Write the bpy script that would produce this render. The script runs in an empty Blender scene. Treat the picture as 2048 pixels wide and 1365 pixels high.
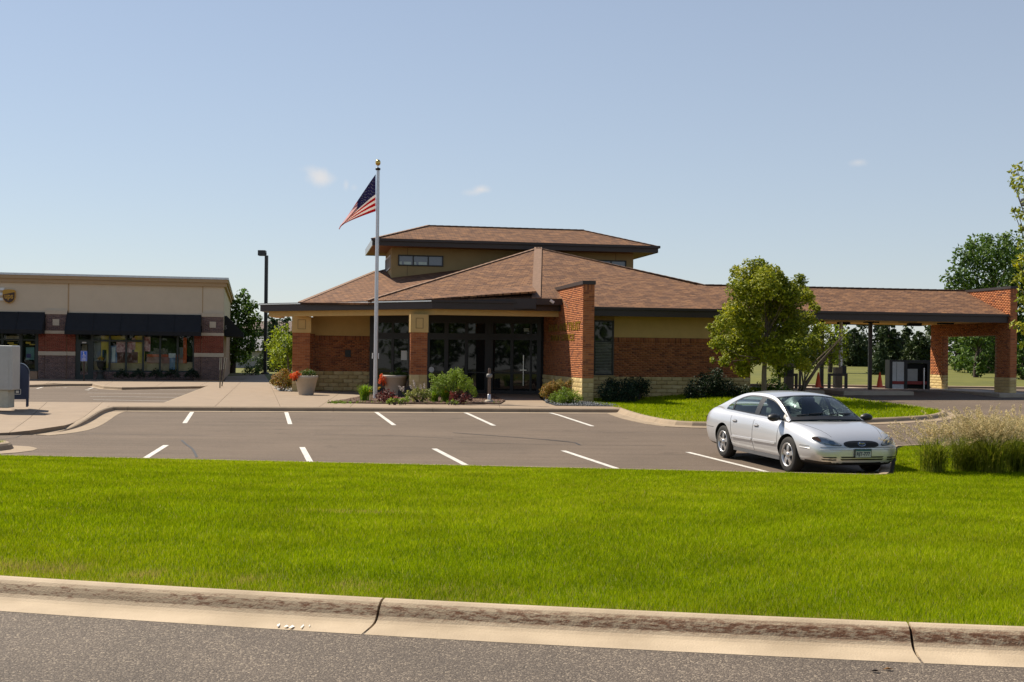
import bpy, bmesh, math, random
import numpy as np
from mathutils import Vector, Matrix
from mathutils.bvhtree import BVHTree
random.seed(11)
rng = np.random.default_rng(11)
S = bpy.context.scene
COL = S.collection
R = math.radians

# ------------------------------------------------------------------ camera
HC = 1.735                      # eye height above the porch floor (z = 0)
FPX = 2400.0                    # focal length in pixels of the 2048 px wide photograph
ROLL = 0.0115
cam = bpy.data.cameras.new('camera')
cam.sensor_width = 36.0
cam.lens = 36.0 * FPX / 2048.0
cam.shift_y = 22.5 / 2048.0
cam.clip_start = 0.1
cam.clip_end = 4000.0
camo = bpy.data.objects.new('camera', cam)
COL.objects.link(camo)
camo.matrix_world = Matrix.Translation((0, 0, HC)) @ Matrix.Rotation(R(90), 4, 'X') @ Matrix.Rotation(ROLL, 4, 'Z')
S.camera = camo

# ------------------------------------------------------------------ light
SUN_PHI, SUN_EL = R(37.0), R(48.5)          # sun stands behind and to the left
sdir = Vector((-math.cos(SUN_PHI) * math.cos(SUN_EL), math.sin(SUN_PHI) * math.cos(SUN_EL), math.sin(SUN_EL)))
W = bpy.data.worlds.new('World')
S.world = W
W.use_nodes = True
wn, wl = W.node_tree.nodes, W.node_tree.links
wn.clear()
w_out = wn.new('ShaderNodeOutputWorld')
w_bg = wn.new('ShaderNodeBackground')
w_sky = wn.new('ShaderNodeTexSky')
w_sky.sky_type = 'NISHITA'
w_sky.sun_disc = False
w_sky.sun_elevation = SUN_EL
w_sky.sun_rotation = math.atan2(sdir.x, sdir.y)
w_sky.altitude = 250.0
w_sky.air_density = 1.0
w_sky.dust_density = 0.25
w_sky.ozone_density = 2.5
w_bg.inputs['Strength'].default_value = 0.072
# a few small fair-weather clouds, placed by direction
w_tc = wn.new('ShaderNodeTexCoord')
# pale summer haze thickening towards the horizon
w_sep = wn.new('ShaderNodeSeparateXYZ'); wl.new(w_tc.outputs['Generated'], w_sep.inputs['Vector'])
w_inv = wn.new('ShaderNodeMath'); w_inv.operation = 'SUBTRACT'; w_inv.use_clamp = True; w_inv.inputs[0].default_value = 1.0; wl.new(w_sep.outputs['Z'], w_inv.inputs[1])
w_pow = wn.new('ShaderNodeMath'); w_pow.operation = 'POWER'; w_pow.inputs[1].default_value = 1.2; wl.new(w_inv.outputs[0], w_pow.inputs[0])
w_fac = wn.new('ShaderNodeMath'); w_fac.operation = 'MULTIPLY'; w_fac.inputs[1].default_value = 0.58; wl.new(w_pow.outputs[0], w_fac.inputs[0])
w_hz = wn.new('ShaderNodeMix'); w_hz.data_type = 'RGBA'
wl.new(w_fac.outputs[0], w_hz.inputs['Factor']); wl.new(w_sky.outputs['Color'], w_hz.inputs['A']); w_hz.inputs['B'].default_value = (5.6, 5.9, 6.45, 1)
w_col = w_hz.outputs['Result']
w_noise = wn.new('ShaderNodeTexNoise')
w_noise.inputs['Scale'].default_value = 55.0
w_noise.inputs['Detail'].default_value = 5.0
wl.new(w_tc.outputs['Generated'], w_noise.inputs['Vector'])


def px(x, y):
    a, b = x - 1024.0, y - 682.5
    c, s = math.cos(ROLL), math.sin(ROLL)
    xr, yr = a * c + b * s, b * c - a * s
    return xr / FPX, (22.5 - yr) / FPX


def U(x, y, D):
    """point seen at photo pixel (x, y) at depth D"""
    u, v = px(x, y)
    return Vector((u * D, D, HC + v * D))


for cx, cy, rx, ry, k in ((641, 356, 24, 15, 1.15), (622, 340, 18, 9, .4), (692, 371, 6, 11, .55), (708, 376, 8, 7, .35), (963, 380, 19, 9, 1.15), (1716, 325, 18, 8, .75), (945, 386, 18, 6, .4)):
    d = (U(cx, cy, 1.0) - Vector((0, 0, HC))).normalized()
    sub = wn.new('ShaderNodeVectorMath'); sub.operation = 'SUBTRACT'
    wl.new(w_tc.outputs['Generated'], sub.inputs[0]); sub.inputs[1].default_value = d
    mul = wn.new('ShaderNodeVectorMath'); mul.operation = 'MULTIPLY'
    wl.new(sub.outputs[0], mul.inputs[0]); mul.inputs[1].default_value = (FPX / rx, FPX / rx, FPX / ry)
    ln = wn.new('ShaderNodeVectorMath'); ln.operation = 'LENGTH'
    wl.new(mul.outputs[0], ln.inputs[0])
    ad = wn.new('ShaderNodeMath'); ad.operation = 'MULTIPLY_ADD'
    wl.new(w_noise.outputs['Fac'], ad.inputs[0]); ad.inputs[1].default_value = -2.2
    wl.new(ln.outputs['Value'], ad.inputs[2])
    mr = wn.new('ShaderNodeMapRange'); mr.interpolation_type = 'SMOOTHSTEP'
    mr.inputs['From Min'].default_value = 0.30; mr.inputs['From Max'].default_value = -1.25
    mr.inputs['To Min'].default_value = 0.0; mr.inputs['To Max'].default_value = 0.62 * k
    wl.new(ad.outputs[0], mr.inputs['Value'])
    mx = wn.new('ShaderNodeMix'); mx.data_type = 'RGBA'
    wl.new(mr.outputs['Result'], mx.inputs['Factor'])
    wl.new(w_col, mx.inputs['A']); mx.inputs['B'].default_value = (7.6, 7.2, 6.9, 1)
    w_col = mx.outputs['Result']
wl.new(w_col, w_bg.inputs['Color'])
wl.new(w_bg.outputs['Background'], w_out.inputs['Surface'])

sun = bpy.data.lights.new('sun', 'SUN')
sun.energy = 5.0
sun.angle = R(0.53)
sun.color = (1.0, 0.91, 0.76)
suno = bpy.data.objects.new('sun', sun)
COL.objects.link(suno)
suno.rotation_euler = (-sdir).to_track_quat('-Z', 'Y').to_euler()

S.view_settings.view_transform = 'Standard'
S.view_settings.look = 'None'
S.view_settings.exposure = 0.60
S.view_settings.gamma = 1.0
S.view_settings.use_curve_mapping = False
S.render.engine = 'CYCLES'
S.cycles.max_bounces = 6
S.cycles.transparent_max_bounces = 10
S.cycles.caustics_reflective = False
S.cycles.caustics_refractive = False
S.cycles.sample_clamp_indirect = 6.0

# ------------------------------------------------------------------ helpers: materials
def _nt(name):
    m = bpy.data.materials.new(name)
    m.use_nodes = True
    n, l = m.node_tree.nodes, m.node_tree.links
    return m, n, l, n['Principled BSDF']


def rgb(c, k=1.0):
    return (c[0] * k, c[1] * k, c[2] * k, 1.0)


def M(name, c, rough=.7, metal=0.0, var=.12, scale=6.0, bump=0.0, bscale=60.0, c2=None, spec=.5, detail=6.0, coat=0.0, stretch=None, c3=None):
    """plain procedural material: two-scale noise colour, optional bump"""
    m, n, l, b = _nt(name)
    tc = n.new('ShaderNodeTexCoord')
    vec = tc.outputs['Object']
    if stretch:
        mp = n.new('ShaderNodeMapping'); mp.inputs['Scale'].default_value = stretch
        l.new(vec, mp.inputs['Vector']); vec = mp.outputs['Vector']
    nz = n.new('ShaderNodeTexNoise')
    nz.inputs['Scale'].default_value = scale; nz.inputs['Detail'].default_value = detail
    nz.inputs['Roughness'].default_value = .62
    l.new(vec, nz.inputs['Vector'])
    cr = n.new('ShaderNodeValToRGB')
    cr.color_ramp.elements[0].position = .3; cr.color_ramp.elements[1].position = .7
    cr.color_ramp.elements[0].color = rgb(c, 1 - var)
    cr.color_ramp.elements[1].color = rgb(c2 if c2 else c, 1 + var)
    if c3:
        e = cr.color_ramp.elements.new(.5); e.color = rgb(c3)
    l.new(nz.outputs['Fac'], cr.inputs['Fac'])
    l.new(cr.outputs['Color'], b.inputs['Base Color'])
    b.inputs['Roughness'].default_value = rough
    b.inputs['Metallic'].default_value = metal
    b.inputs['Specular IOR Level'].default_value = spec
    b.inputs['Coat Weight'].default_value = coat
    if bump:
        nb = n.new('ShaderNodeTexNoise')
        nb.inputs['Scale'].default_value = bscale; nb.inputs['Detail'].default_value = 4.0
        l.new(vec, nb.inputs['Vector'])
        bp = n.new('ShaderNodeBump'); bp.inputs['Strength'].default_value = bump; bp.inputs['Distance'].default_value = .02
        l.new(nb.outputs['Fac'], bp.inputs['Height']); l.new(bp.outputs['Normal'], b.inputs['Normal'])
    return m


def Mrnd(name, cols, rough=.85, src='attr', bump=.3, bscale=90.0, spec=.3, trans=0.0, mott=.12, mscale=5.0):
    """colour picked per piece: from the float attribute rnd or from the object's own random number"""
    m, n, l, b = _nt(name)
    if src == 'attr':
        a = n.new('ShaderNodeAttribute'); a.attribute_name = 'rnd'; fac = a.outputs['Fac']
    else:
        a = n.new('ShaderNodeObjectInfo'); fac = a.outputs['Random']
    cr = n.new('ShaderNodeValToRGB')
    els = cr.color_ramp.elements
    k = len(cols)
    els[0].position = 0.0; els[0].color = rgb(cols[0])
    els[1].position = 1.0; els[1].color = rgb(cols[-1])
    for i in range(1, k - 1):
        e = els.new(i / (k - 1)); e.color = rgb(cols[i])
    l.new(fac, cr.inputs['Fac'])
    tc = n.new('ShaderNodeTexCoord')
    nz = n.new('ShaderNodeTexNoise'); nz.inputs['Scale'].default_value = mscale; nz.inputs['Detail'].default_value = 5.0
    l.new(tc.outputs['Object'], nz.inputs['Vector'])
    mr = n.new('ShaderNodeMapRange'); mr.inputs['From Min'].default_value = .3; mr.inputs['From Max'].default_value = .7
    mr.inputs['To Min'].default_value = 1 - mott; mr.inputs['To Max'].default_value = 1 + mott
    l.new(nz.outputs['Fac'], mr.inputs['Value'])
    mv = n.new('ShaderNodeVectorMath'); mv.operation = 'SCALE'
    l.new(cr.outputs['Color'], mv.inputs[0]); l.new(mr.outputs['Result'], mv.inputs['Scale'])
    l.new(mv.outputs['Vector'], b.inputs['Base Color'])
    b.inputs['Roughness'].default_value = rough
    b.inputs['Specular IOR Level'].default_value = spec
    if bump:
        nb = n.new('ShaderNodeTexNoise'); nb.inputs['Scale'].default_value = bscale
        l.new(tc.outputs['Object'], nb.inputs['Vector'])
        bp = n.new('ShaderNodeBump'); bp.inputs['Strength'].default_value = bump; bp.inputs['Distance'].default_value = .01
        l.new(nb.outputs['Fac'], bp.inputs['Height']); l.new(bp.outputs['Normal'], b.inputs['Normal'])
    if trans:
        out = n['Material Output']
        t = n.new('ShaderNodeBsdfTranslucent')
        l.new(mv.outputs['Vector'], t.inputs['Color'])
        ms = n.new('ShaderNodeMixShader'); ms.inputs['Fac'].default_value = trans
        l.new(b.outputs['BSDF'], ms.inputs[1]); l.new(t.outputs['BSDF'], ms.inputs[2])
        l.new(ms.outputs['Shader'], out.inputs['Surface'])
    return m


def Mglass(name, tint=(.75, .85, .83), refl=1.0, ior=1.5):
    """clear thin pane: transparent, with a Fresnel reflection"""
    m, n, l, b = _nt(name)
    n.remove(b)
    out = n['Material Output']
    tr = n.new('ShaderNodeBsdfTransparent'); tr.inputs['Color'].default_value = rgb(tint)
    gl = n.new('ShaderNodeBsdfGlossy'); gl.inputs['Roughness'].default_value = .015
    gl.inputs['Color'].default_value = (refl, refl, refl, 1)
    fr = n.new('ShaderNodeFresnel'); fr.inputs['IOR'].default_value = ior
    tc = n.new('ShaderNodeTexCoord'); nz = n.new('ShaderNodeTexNoise'); nz.inputs['Scale'].default_value = 1.3
    bp = n.new('ShaderNodeBump'); bp.inputs['Strength'].default_value = .03; bp.inputs['Distance'].default_value = .05
    l.new(tc.outputs['Object'], nz.inputs['Vector']); l.new(nz.outputs['Fac'], bp.inputs['Height'])
    l.new(bp.outputs['Normal'], gl.inputs['Normal'])
    ms = n.new('ShaderNodeMixShader')
    l.new(fr.outputs['Fac'], ms.inputs['Fac']); l.new(tr.outputs['BSDF'], ms.inputs[1]); l.new(gl.outputs['BSDF'], ms.inputs[2])
    l.new(ms.outputs['Shader'], out.inputs['Surface'])
    return m


# ------------------------------------------------------------------ helpers: objects
def tag(o, label=None, cat=None, group=None, kind=None):
    if label: o['label'] = label
    if cat: o['category'] = cat
    if group: o['group'] = group
    if kind: o['kind'] = kind
    return o


def thing(name, label, cat, loc=(0, 0, 0), rz=0.0, group=None):
    o = bpy.data.objects.new(name, None)
    o.empty_display_size = .2
    COL.objects.link(o)
    o.location = loc; o.rotation_euler = (0, 0, rz)
    return tag(o, label, cat, group)


def link(name, me, mat, parent=None, world=True):
    o = bpy.data.objects.new(name, me)
    COL.objects.link(o)
    if mat is not None and not me.materials:
        for m in (mat if isinstance(mat, (list, tuple)) else [mat]):
            me.materials.append(m)
    if parent is not None:
        o.parent = parent
        if world and parent.type == 'EMPTY':
            o.matrix_parent_inverse = (Matrix.Translation(parent.location) @ parent.rotation_euler.to_matrix().to_4x4()).inverted()
    return o


def np_mesh(name, V, F, smooth=False, attr=None):
    """V (n,3) and F (m,k) arrays -> mesh; attr = per-face float rnd"""
    V = np.asarray(V, dtype=np.float32); F = np.asarray(F, dtype=np.int32)
    me = bpy.data.meshes.new(name)
    k = F.shape[1]
    me.vertices.add(len(V)); me.vertices.foreach_set('co', V.ravel())
    me.loops.add(F.size); me.loops.foreach_set('vertex_index', F.ravel())
    me.polygons.add(len(F))
    me.polygons.foreach_set('loop_start', np.arange(0, F.size, k, dtype=np.int32))
    if attr is not None:
        a = me.attributes.new('rnd', 'FLOAT', 'FACE')
        a.data.foreach_set('value', np.asarray(attr, dtype=np.float32))
    me.update(calc_edges=True)
    if smooth:
        me.polygons.foreach_set('use_smooth', np.ones(len(F), dtype=bool))
    return me


class MB:
    def __init__(s):
        s.v, s.f, s.mi, s.sm = [], [], [], []

    def add(s, vs, fs, mi=0, smooth=False):
        o = len(s.v)
        s.v.extend([tuple(p) for p in vs])
        for q in fs:
            s.f.append(tuple(i + o for i in q)); s.mi.append(mi); s.sm.append(smooth)
        return s

    def quad(s, a, b, c, d, mi=0):
        return s.add([a, b, c, d], [(0, 1, 2, 3)], mi)

    def poly(s, pts, mi=0):
        return s.add(pts, [tuple(range(len(pts)))], mi)

    def box(s, lo, hi, mi=0):
        x0, y0, z0 = lo; x1, y1, z1 = hi
        return s.hexa([(x0, y0), (x1, y0), (x1, y1), (x0, y1)], z0, z1, mi)

    def hexa(s, pl, z0, z1, mi=0):
        """prism over a plan polygon (counter-clockwise)"""
        n = len(pl)
        vs = [(p[0], p[1], z0) for p in pl] + [(p[0], p[1], z1) for p in pl]
        fs = [tuple(reversed(range(n))), tuple(range(n, 2 * n))]
        fs += [(i, (i + 1) % n, n + (i + 1) % n, n + i) for i in range(n)]
        return s.add(vs, fs, mi)

    def slab(s, top, t, mi=0):
        """sheet with 3-D top points and thickness t downwards"""
        n = len(top)
        vs = [tuple(p) for p in top] + [(p[0], p[1], p[2] - t) for p in top]
        fs = [tuple(range(n)), tuple(reversed(range(n, 2 * n)))]
        fs += [((i + 1) % n, i, n + i, n + (i + 1) % n) for i in range(n)]
        return s.add(vs, fs, mi)

    def beam(s, a, b, w, h, mi=0, up=(0, 0, 1)):
        """bar from a to b, section w (sideways) x h (up)"""
        a, b, up = Vector(a), Vector(b), Vector(up)
        d = (b - a).normalized()
        sd = d.cross(up)
        if sd.length < 1e-5: sd = d.cross(Vector((1, 0, 0)))
        sd.normalize(); u2 = sd.cross(d).normalized()
        c = [sd * (w / 2) * i + u2 * (h / 2) * j for i, j in ((-1, -1), (1, -1), (1, 1), (-1, 1))]
        vs = [a + q for q in c] + [b + q for q in c]
        return s.add(vs, [(0, 1, 2, 3), (7, 6, 5, 4), (0, 4, 5, 1), (1, 5, 6, 2), (2, 6, 7, 3), (3, 7, 4, 0)], mi)

    def tube(s, pts, rs, n=10, mi=0, cap=True, smooth=True):
        pts = [Vector(p) for p in pts]
        if not hasattr(rs, '__len__'): rs = [rs] * len(pts)
        vs, fs = [], []
        for i, p in enumerate(pts):
            d = (pts[min(i + 1, len(pts) - 1)] - pts[max(i - 1, 0)]).normalized()
            a = d.cross(Vector((0.13, 1, .07)))
            if a.length < .05: a = d.cross(Vector((1, 0, 0)))
            a.normalize(); b = d.cross(a)
            for k in range(n):
                t = 2 * math.pi * k / n
                vs.append(p + (a * math.cos(t) + b * math.sin(t)) * rs[i])
        for i in range(len(pts) - 1):
            for k in range(n):
                k2 = (k + 1) % n
                fs.append((i * n + k, i * n + k2, (i + 1) * n + k2, (i + 1) * n + k))
        s.add(vs, fs, mi, smooth)
        if cap:
            s.add(vs[:n], [tuple(reversed(range(n)))], mi); s.add(vs[-n:], [tuple(range(n))], mi)
        return s

    def lathe(s, prof, c=(0, 0, 0), n=24, mi=0, ax='z', smooth=True):
        """prof = [(radius, height)]"""
        vs, fs = [], []
        for r, h in prof:
            for k in range(n):
                t = 2 * math.pi * k / n
                p = (r * math.cos(t), r * math.sin(t), h)
                if ax == 'y': p = (p[0], p[2], p[1])
                vs.append((p[0] + c[0], p[1] + c[1], p[2] + c[2]))
        for i in range(len(prof) - 1):
            for k in range(n):
                k2 = (k + 1) % n
                q = (i * n + k, i * n + k2, (i + 1) * n + k2, (i + 1) * n + k)
                fs.append(q if ax == 'z' else tuple(reversed(q)))
        return s.add(vs, fs, mi, smooth)

    def mesh(s, name):
        me = bpy.data.meshes.new(name)
        me.from_pydata(s.v, [], s.f)
        me.polygons.foreach_set('material_index', s.mi)
        me.polygons.foreach_set('use_smooth', s.sm)
        me.update()
        return me

    def build(s, name, mat, parent=None, world=True):
        return link(name, s.mesh(name), mat, parent, world)


def bevel(o, w=.01, seg=2):
    m = o.modifiers.new('bevel', 'BEVEL'); m.width = w; m.segments = seg; m.limit_method = 'ANGLE'; m.angle_limit = R(40)
    return o


def copy_tree(o, parent=None):
    c = o.copy(); COL.objects.link(c)
    if parent is not None: c.parent = parent
    for ch in list(o.children): copy_tree(ch, c)
    return c


def grid_mesh(name, P, smooth=True):
    """P[i][j] points -> quad grid mesh"""
    P = np.asarray(P, dtype=np.float32); a, b = P.shape[:2]
    idx = np.arange(a * b).reshape(a, b)
    F = np.stack([idx[:-1, :-1], idx[:-1, 1:], idx[1:, 1:], idx[1:, :-1]], -1).reshape(-1, 4)
    return np_mesh(name, P.reshape(-1, 3), F, smooth)


def text_mesh(txt, size, depth, bold=0.0):
    cu = bpy.data.curves.new('lettering', 'FONT')
    cu.body = txt; cu.size = size; cu.extrude = depth; cu.align_x = 'LEFT'; cu.offset = bold
    cu.resolution_u = 3
    t = bpy.data.objects.new('lettering', cu); COL.objects.link(t)
    dg = bpy.context.evaluated_depsgraph_get()
    me = bpy.data.meshes.new_from_object(t.evaluated_get(dg))
    COL.objects.unlink(t); bpy.data.objects.remove(t); bpy.data.curves.remove(cu)
    return me


def put_text(name, txt, size, origin, right, up, mat, parent, depth=.01, width=None, bold=0.0):
    me = text_mesh(txt, size, depth, bold)
    xs = [v.co.x for v in me.vertices]; w = max(xs) - min(xs); x0 = min(xs)
    k = (width / w) if width else 1.0
    r, u = Vector(right).normalized(), Vector(up).normalized(); nrm = r.cross(u)
    o = Vector(origin)
    for v in me.vertices:
        p = o + r * ((v.co.x - x0) * k) + u * v.co.y + nrm * v.co.z
        v.co = p
    me.update()
    me.materials.clear()
    return link(name, me, mat, parent)


def sweep(path, prof, closed=False):
    """sweep profile [(out, z)] along plan path [(x, y, z, hscale)]; out = to the right of travel"""
    n = len(path); vs = []
    for i in range(n):
        p = Vector(path[i][:2])
        if closed:
            a, b = Vector(path[i - 1][:2]), Vector(path[(i + 1) % n][:2])
        else:
            a, b = Vector(path[max(i - 1, 0)][:2]), Vector(path[min(i + 1, n - 1)][:2])
        d = (b - a).normalized(); nr = Vector((d.y, -d.x))
        hs = path[i][3] if len(path[i]) > 3 else 1.0
        for o, z in prof:
            q = p + nr * o
            vs.append((q.x, q.y, path[i][2] + (z if z <= 0.012 else z * hs)))
    k = len(prof); fs = []
    for i in range(n - 1 + (1 if closed else 0)):
        j = (i + 1) % n
        for t in range(k - 1):
            fs.append((i * k + t, i * k + t + 1, j * k + t + 1, j * k + t))
    if not closed:
        fs.append(tuple(range(k - 1, -1, -1))); fs.append(tuple((n - 1) * k + t for t in range(k)))
    return vs, fs


def resample(path, step):
    """even points along a polyline of (x, y, z[, h])"""
    P = [np.array(p, dtype=float) for p in path]
    out = [P[0]]
    for a, b in zip(P[:-1], P[1:]):
        L = np.linalg.norm((b - a)[:2]); k = max(1, int(round(L / step)))
        for i in range(1, k + 1): out.append(a + (b - a) * i / k)
    return [tuple(p) for p in out]


def smooth_path(pts, k=2):
    P = [tuple(map(float, p)) for p in pts]
    for _ in range(k):
        Q = [P[0]]
        for a, b in zip(P[:-1], P[1:]):
            Q.append(tuple(.75 * s + .25 * t for s, t in zip(a, b)))
            Q.append(tuple(.25 * s + .75 * t for s, t in zip(a, b)))
        Q.append(P[-1]); P = Q
    return P


def kerb(parent, path, prof, mat, step=3.05, gap=.008, name='kerb_piece'):
    """kerb laid in separate cast pieces"""
    pts = resample(path, .25)
    L = [0.0]
    for a, b in zip(pts[:-1], pts[1:]): L.append(L[-1] + math.hypot(b[0] - a[0], b[1] - a[1]))
    tot = L[-1]; k = max(1, int(round(tot / step)))

    def at(s):
        s = min(max(s, 0), tot)
        i = min(max(int(np.searchsorted(L, s)) - 1, 0), len(pts) - 2)
        t = (s - L[i]) / max(L[i + 1] - L[i], 1e-6)
        return tuple(a + (b - a) * t for a, b in zip(pts[i], pts[i + 1]))
    for i in range(k):
        s0, s1 = tot * i / k + gap / 2, tot * (i + 1) / k - gap / 2
        inner = [p for p, s in zip(pts, L) if s0 + .05 < s < s1 - .05]
        vs, fs = sweep([at(s0)] + inner + [at(s1)], prof)
        MB().add(vs, fs).build(name, mat, parent)


def inpoly(X, Y, poly):
    """vectorised point-in-polygon"""
    X = np.asarray(X); Y = np.asarray(Y); r = np.zeros(X.shape, bool)
    n = len(poly)
    for i in range(n):
        x0, y0 = poly[i][:2]; x1, y1 = poly[(i + 1) % n][:2]
        c = ((y0 > Y) != (y1 > Y)) & (X < (x1 - x0) * (Y - y0) / ((y1 - y0) + 1e-12) + x0)
        r ^= c
    return r


def clip(poly, p, n):
    """keep the side of the polygon where (q - p).n > 0"""
    out = []
    for i in range(len(poly)):
        a, b = Vector(poly[i][:2]), Vector(poly[(i + 1) % len(poly)][:2])
        da, db = (a - p).dot(n), (b - p).dot(n)
        if da >= 0: out.append((a.x, a.y))
        if da * db < 0:
            t = da / (da - db); q = a + (b - a) * t; out.append((q.x, q.y))
    return out
# ================================================================== the setting: ground, street, lot, kerbs, walks
def smst(t):
    t = np.clip(t, 0, 1); return t * t * (3 - 2 * t)


def zlot(X, Y):
    X = np.asarray(X, float); Y = np.asarray(Y, float)
    near = -.13 - .0155 * (36.1 - Y)
    far = -.13 + .028 * smst((X - 4.0) / 5.0) * np.minimum(Y - 36.1, 25.0)
    return np.where(Y < 36.1, near, far)


def G(x, y, zf=0.0):
    """ground point under photo pixel"""
    u, v = px(x, y)
    D = 30.0
    for _ in range(40):
        z = float(zf(u * D, D)) if callable(zf) else zf
        D = .5 * D + .5 * (z - HC) / v
    return Vector((u * D, D, HC + v * D))


def ystreet(X):
    X = np.asarray(X, float); c = np.clip(X, -6, 6)
    y = 7.16 - .18 * c + .0102 * c * c
    return y + (X - c) * (-.18 + .0204 * c)


def ylot(X):
    return 20.6 - .097 * np.asarray(X, float)


def lawn_z(X, Y):
    a, b = ystreet(X), ylot(X)
    t = np.clip((Y - a) / (b - a), 0, 1.0)
    z0 = .222; z1 = zlot(X, b) + .14
    zz = z0 + (z1 - z0) * t + .05 * np.sin(math.pi * t)
    return np.where(Y > b, zlot(X, Y) + .14, zz)


def lot_mat():
    m, n, l, b = _nt('old_asphalt')
    tc = n.new('ShaderNodeTexCoord')

    def nz(scale, detail, stretch=None, rough=.6):
        t = n.new('ShaderNodeTexNoise'); t.inputs['Scale'].default_value = scale; t.inputs['Detail'].default_value = detail; t.inputs['Roughness'].default_value = rough
        if stretch:
            mp = n.new('ShaderNodeMapping'); mp.inputs['Scale'].default_value = stretch; mp.inputs['Rotation'].default_value = (0, 0, R(4))
            l.new(tc.outputs['Object'], mp.inputs['Vector']); l.new(mp.outputs['Vector'], t.inputs['Vector'])
        else: l.new(tc.outputs['Object'], t.inputs['Vector'])
        return t.outputs['Fac']

    def rng_(f, a, b_, lo=.35, hi=.65):
        r = n.new('ShaderNodeMapRange'); r.inputs['From Min'].default_value = lo; r.inputs['From Max'].default_value = hi
        r.inputs['To Min'].default_value = a; r.inputs['To Max'].default_value = b_; l.new(f, r.inputs['Value']); return r.outputs['Result']

    def mul(a, b_):
        k = n.new('ShaderNodeMath'); k.operation = 'MULTIPLY'; l.new(a, k.inputs[0]); l.new(b_, k.inputs[1]); return k.outputs[0]
    f = mul(rng_(nz(.32, 6), .90, 1.10), rng_(nz(1.0, 5, (.12, 2.6, 1)), .90, 1.08))
    f = mul(f, rng_(nz(38, 4), .80, 1.22))
    f = mul(f, rng_(nz(1.6, 3, None, .5), 1.0, .80, .63, .74))
    sc = n.new('ShaderNodeVectorMath'); sc.operation = 'SCALE'; sc.inputs[0].default_value = (.128, .094, .068)
    l.new(f, sc.inputs['Scale']); l.new(sc.outputs['Vector'], b.inputs['Base Color'])
    b.inputs['Roughness'].default_value = .9; b.inputs['Specular IOR Level'].default_value = .3
    bp = n.new('ShaderNodeBump'); bp.inputs['Strength'].default_value = .5; bp.inputs['Distance'].default_value = .01
    l.new(nz(110, 3), bp.inputs['Height']); l.new(bp.outputs['Normal'], b.inputs['Normal'])
    return m


m_asph = lot_mat()
m_conc = M('sidewalk_concrete', (.262, .190, .126), .85, var=.10, scale=1.6, bump=.15, bscale=90)
m_kerbc = M('kerb_concrete', (.29, .215, .14), .85, var=.14, scale=3.0, bump=.25, bscale=70)
m_paint = M('road_paint', (.56, .53, .48), .7, var=.3, scale=9)
m_soil = M('turf_soil', (.105, .125, .002), .95, var=.3, scale=9, bump=.4)
m_far_grass = M('far_grass', (.085, .095, .004), .95, var=.16, scale=.6, c2=(.12, .115, .008))
m_crack = M('crack_filler', (.022, .020, .020), .6)
m_mulch = M('bark_mulch', (.10, .055, .032), .95, var=.35, scale=30, bump=.8, bscale=70)

# street asphalt: coarse aggregate near the camera
def street_mat():
    m, n, l, b = _nt('street_asphalt')
    tc = n.new('ShaderNodeTexCoord')
    v = n.new('ShaderNodeTexVoronoi'); v.inputs['Scale'].default_value = 105.0
    l.new(tc.outputs['Object'], v.inputs['Vector'])
    nz = n.new('ShaderNodeTexNoise'); nz.inputs['Scale'].default_value = 150; nz.inputs['Detail'].default_value = 3
    l.new(tc.outputs['Object'], nz.inputs['Vector'])
    big = n.new('ShaderNodeTexNoise'); big.inputs['Scale'].default_value = .9; big.inputs['Detail'].default_value = 5
    l.new(tc.outputs['Object'], big.inputs['Vector'])
    cr = n.new('ShaderNodeValToRGB')
    e = cr.color_ramp.elements
    e[0].position = .0; e[0].color = (.075, .056, .042, 1)
    e[1].position = 1.0; e[1].color = (.30, .24, .175, 1)
    k = e.new(.62); k.color = (.105, .080, .060, 1)
    k = e.new(.83); k.color = (.150, .117, .088, 1)
    sp = n.new('ShaderNodeSeparateColor'); l.new(v.outputs['Color'], sp.inputs['Color'])
    l.new(sp.outputs['Red'], cr.inputs['Fac'])
    mr = n.new('ShaderNodeMapRange'); mr.inputs['From Min'].default_value = .35; mr.inputs['From Max'].default_value = .65
    mr.inputs['To Min'].default_value = .86; mr.inputs['To Max'].default_value = 1.12
    l.new(big.outputs['Fac'], mr.inputs['Value'])
    sc = n.new('ShaderNodeVectorMath'); sc.operation = 'SCALE'
    l.new(cr.outputs['Color'], sc.inputs[0]); l.new(mr.outputs['Result'], sc.inputs['Scale'])
    l.new(sc.outputs['Vector'], b.inputs['Base Color'])
    b.inputs['Roughness'].default_value = .85
    bp = n.new('ShaderNodeBump'); bp.inputs['Strength'].default_value = .9; bp.inputs['Distance'].default_value = .006
    mth = n.new('ShaderNodeMath'); mth.operation = 'SUBTRACT'
    l.new(nz.outputs['Fac'], mth.inputs[0]); l.new(v.outputs['Distance'], mth.inputs[1])
    l.new(mth.outputs[0], bp.inputs['Height']); l.new(bp.outputs['Normal'], b.inputs['Normal'])
    return m


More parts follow.
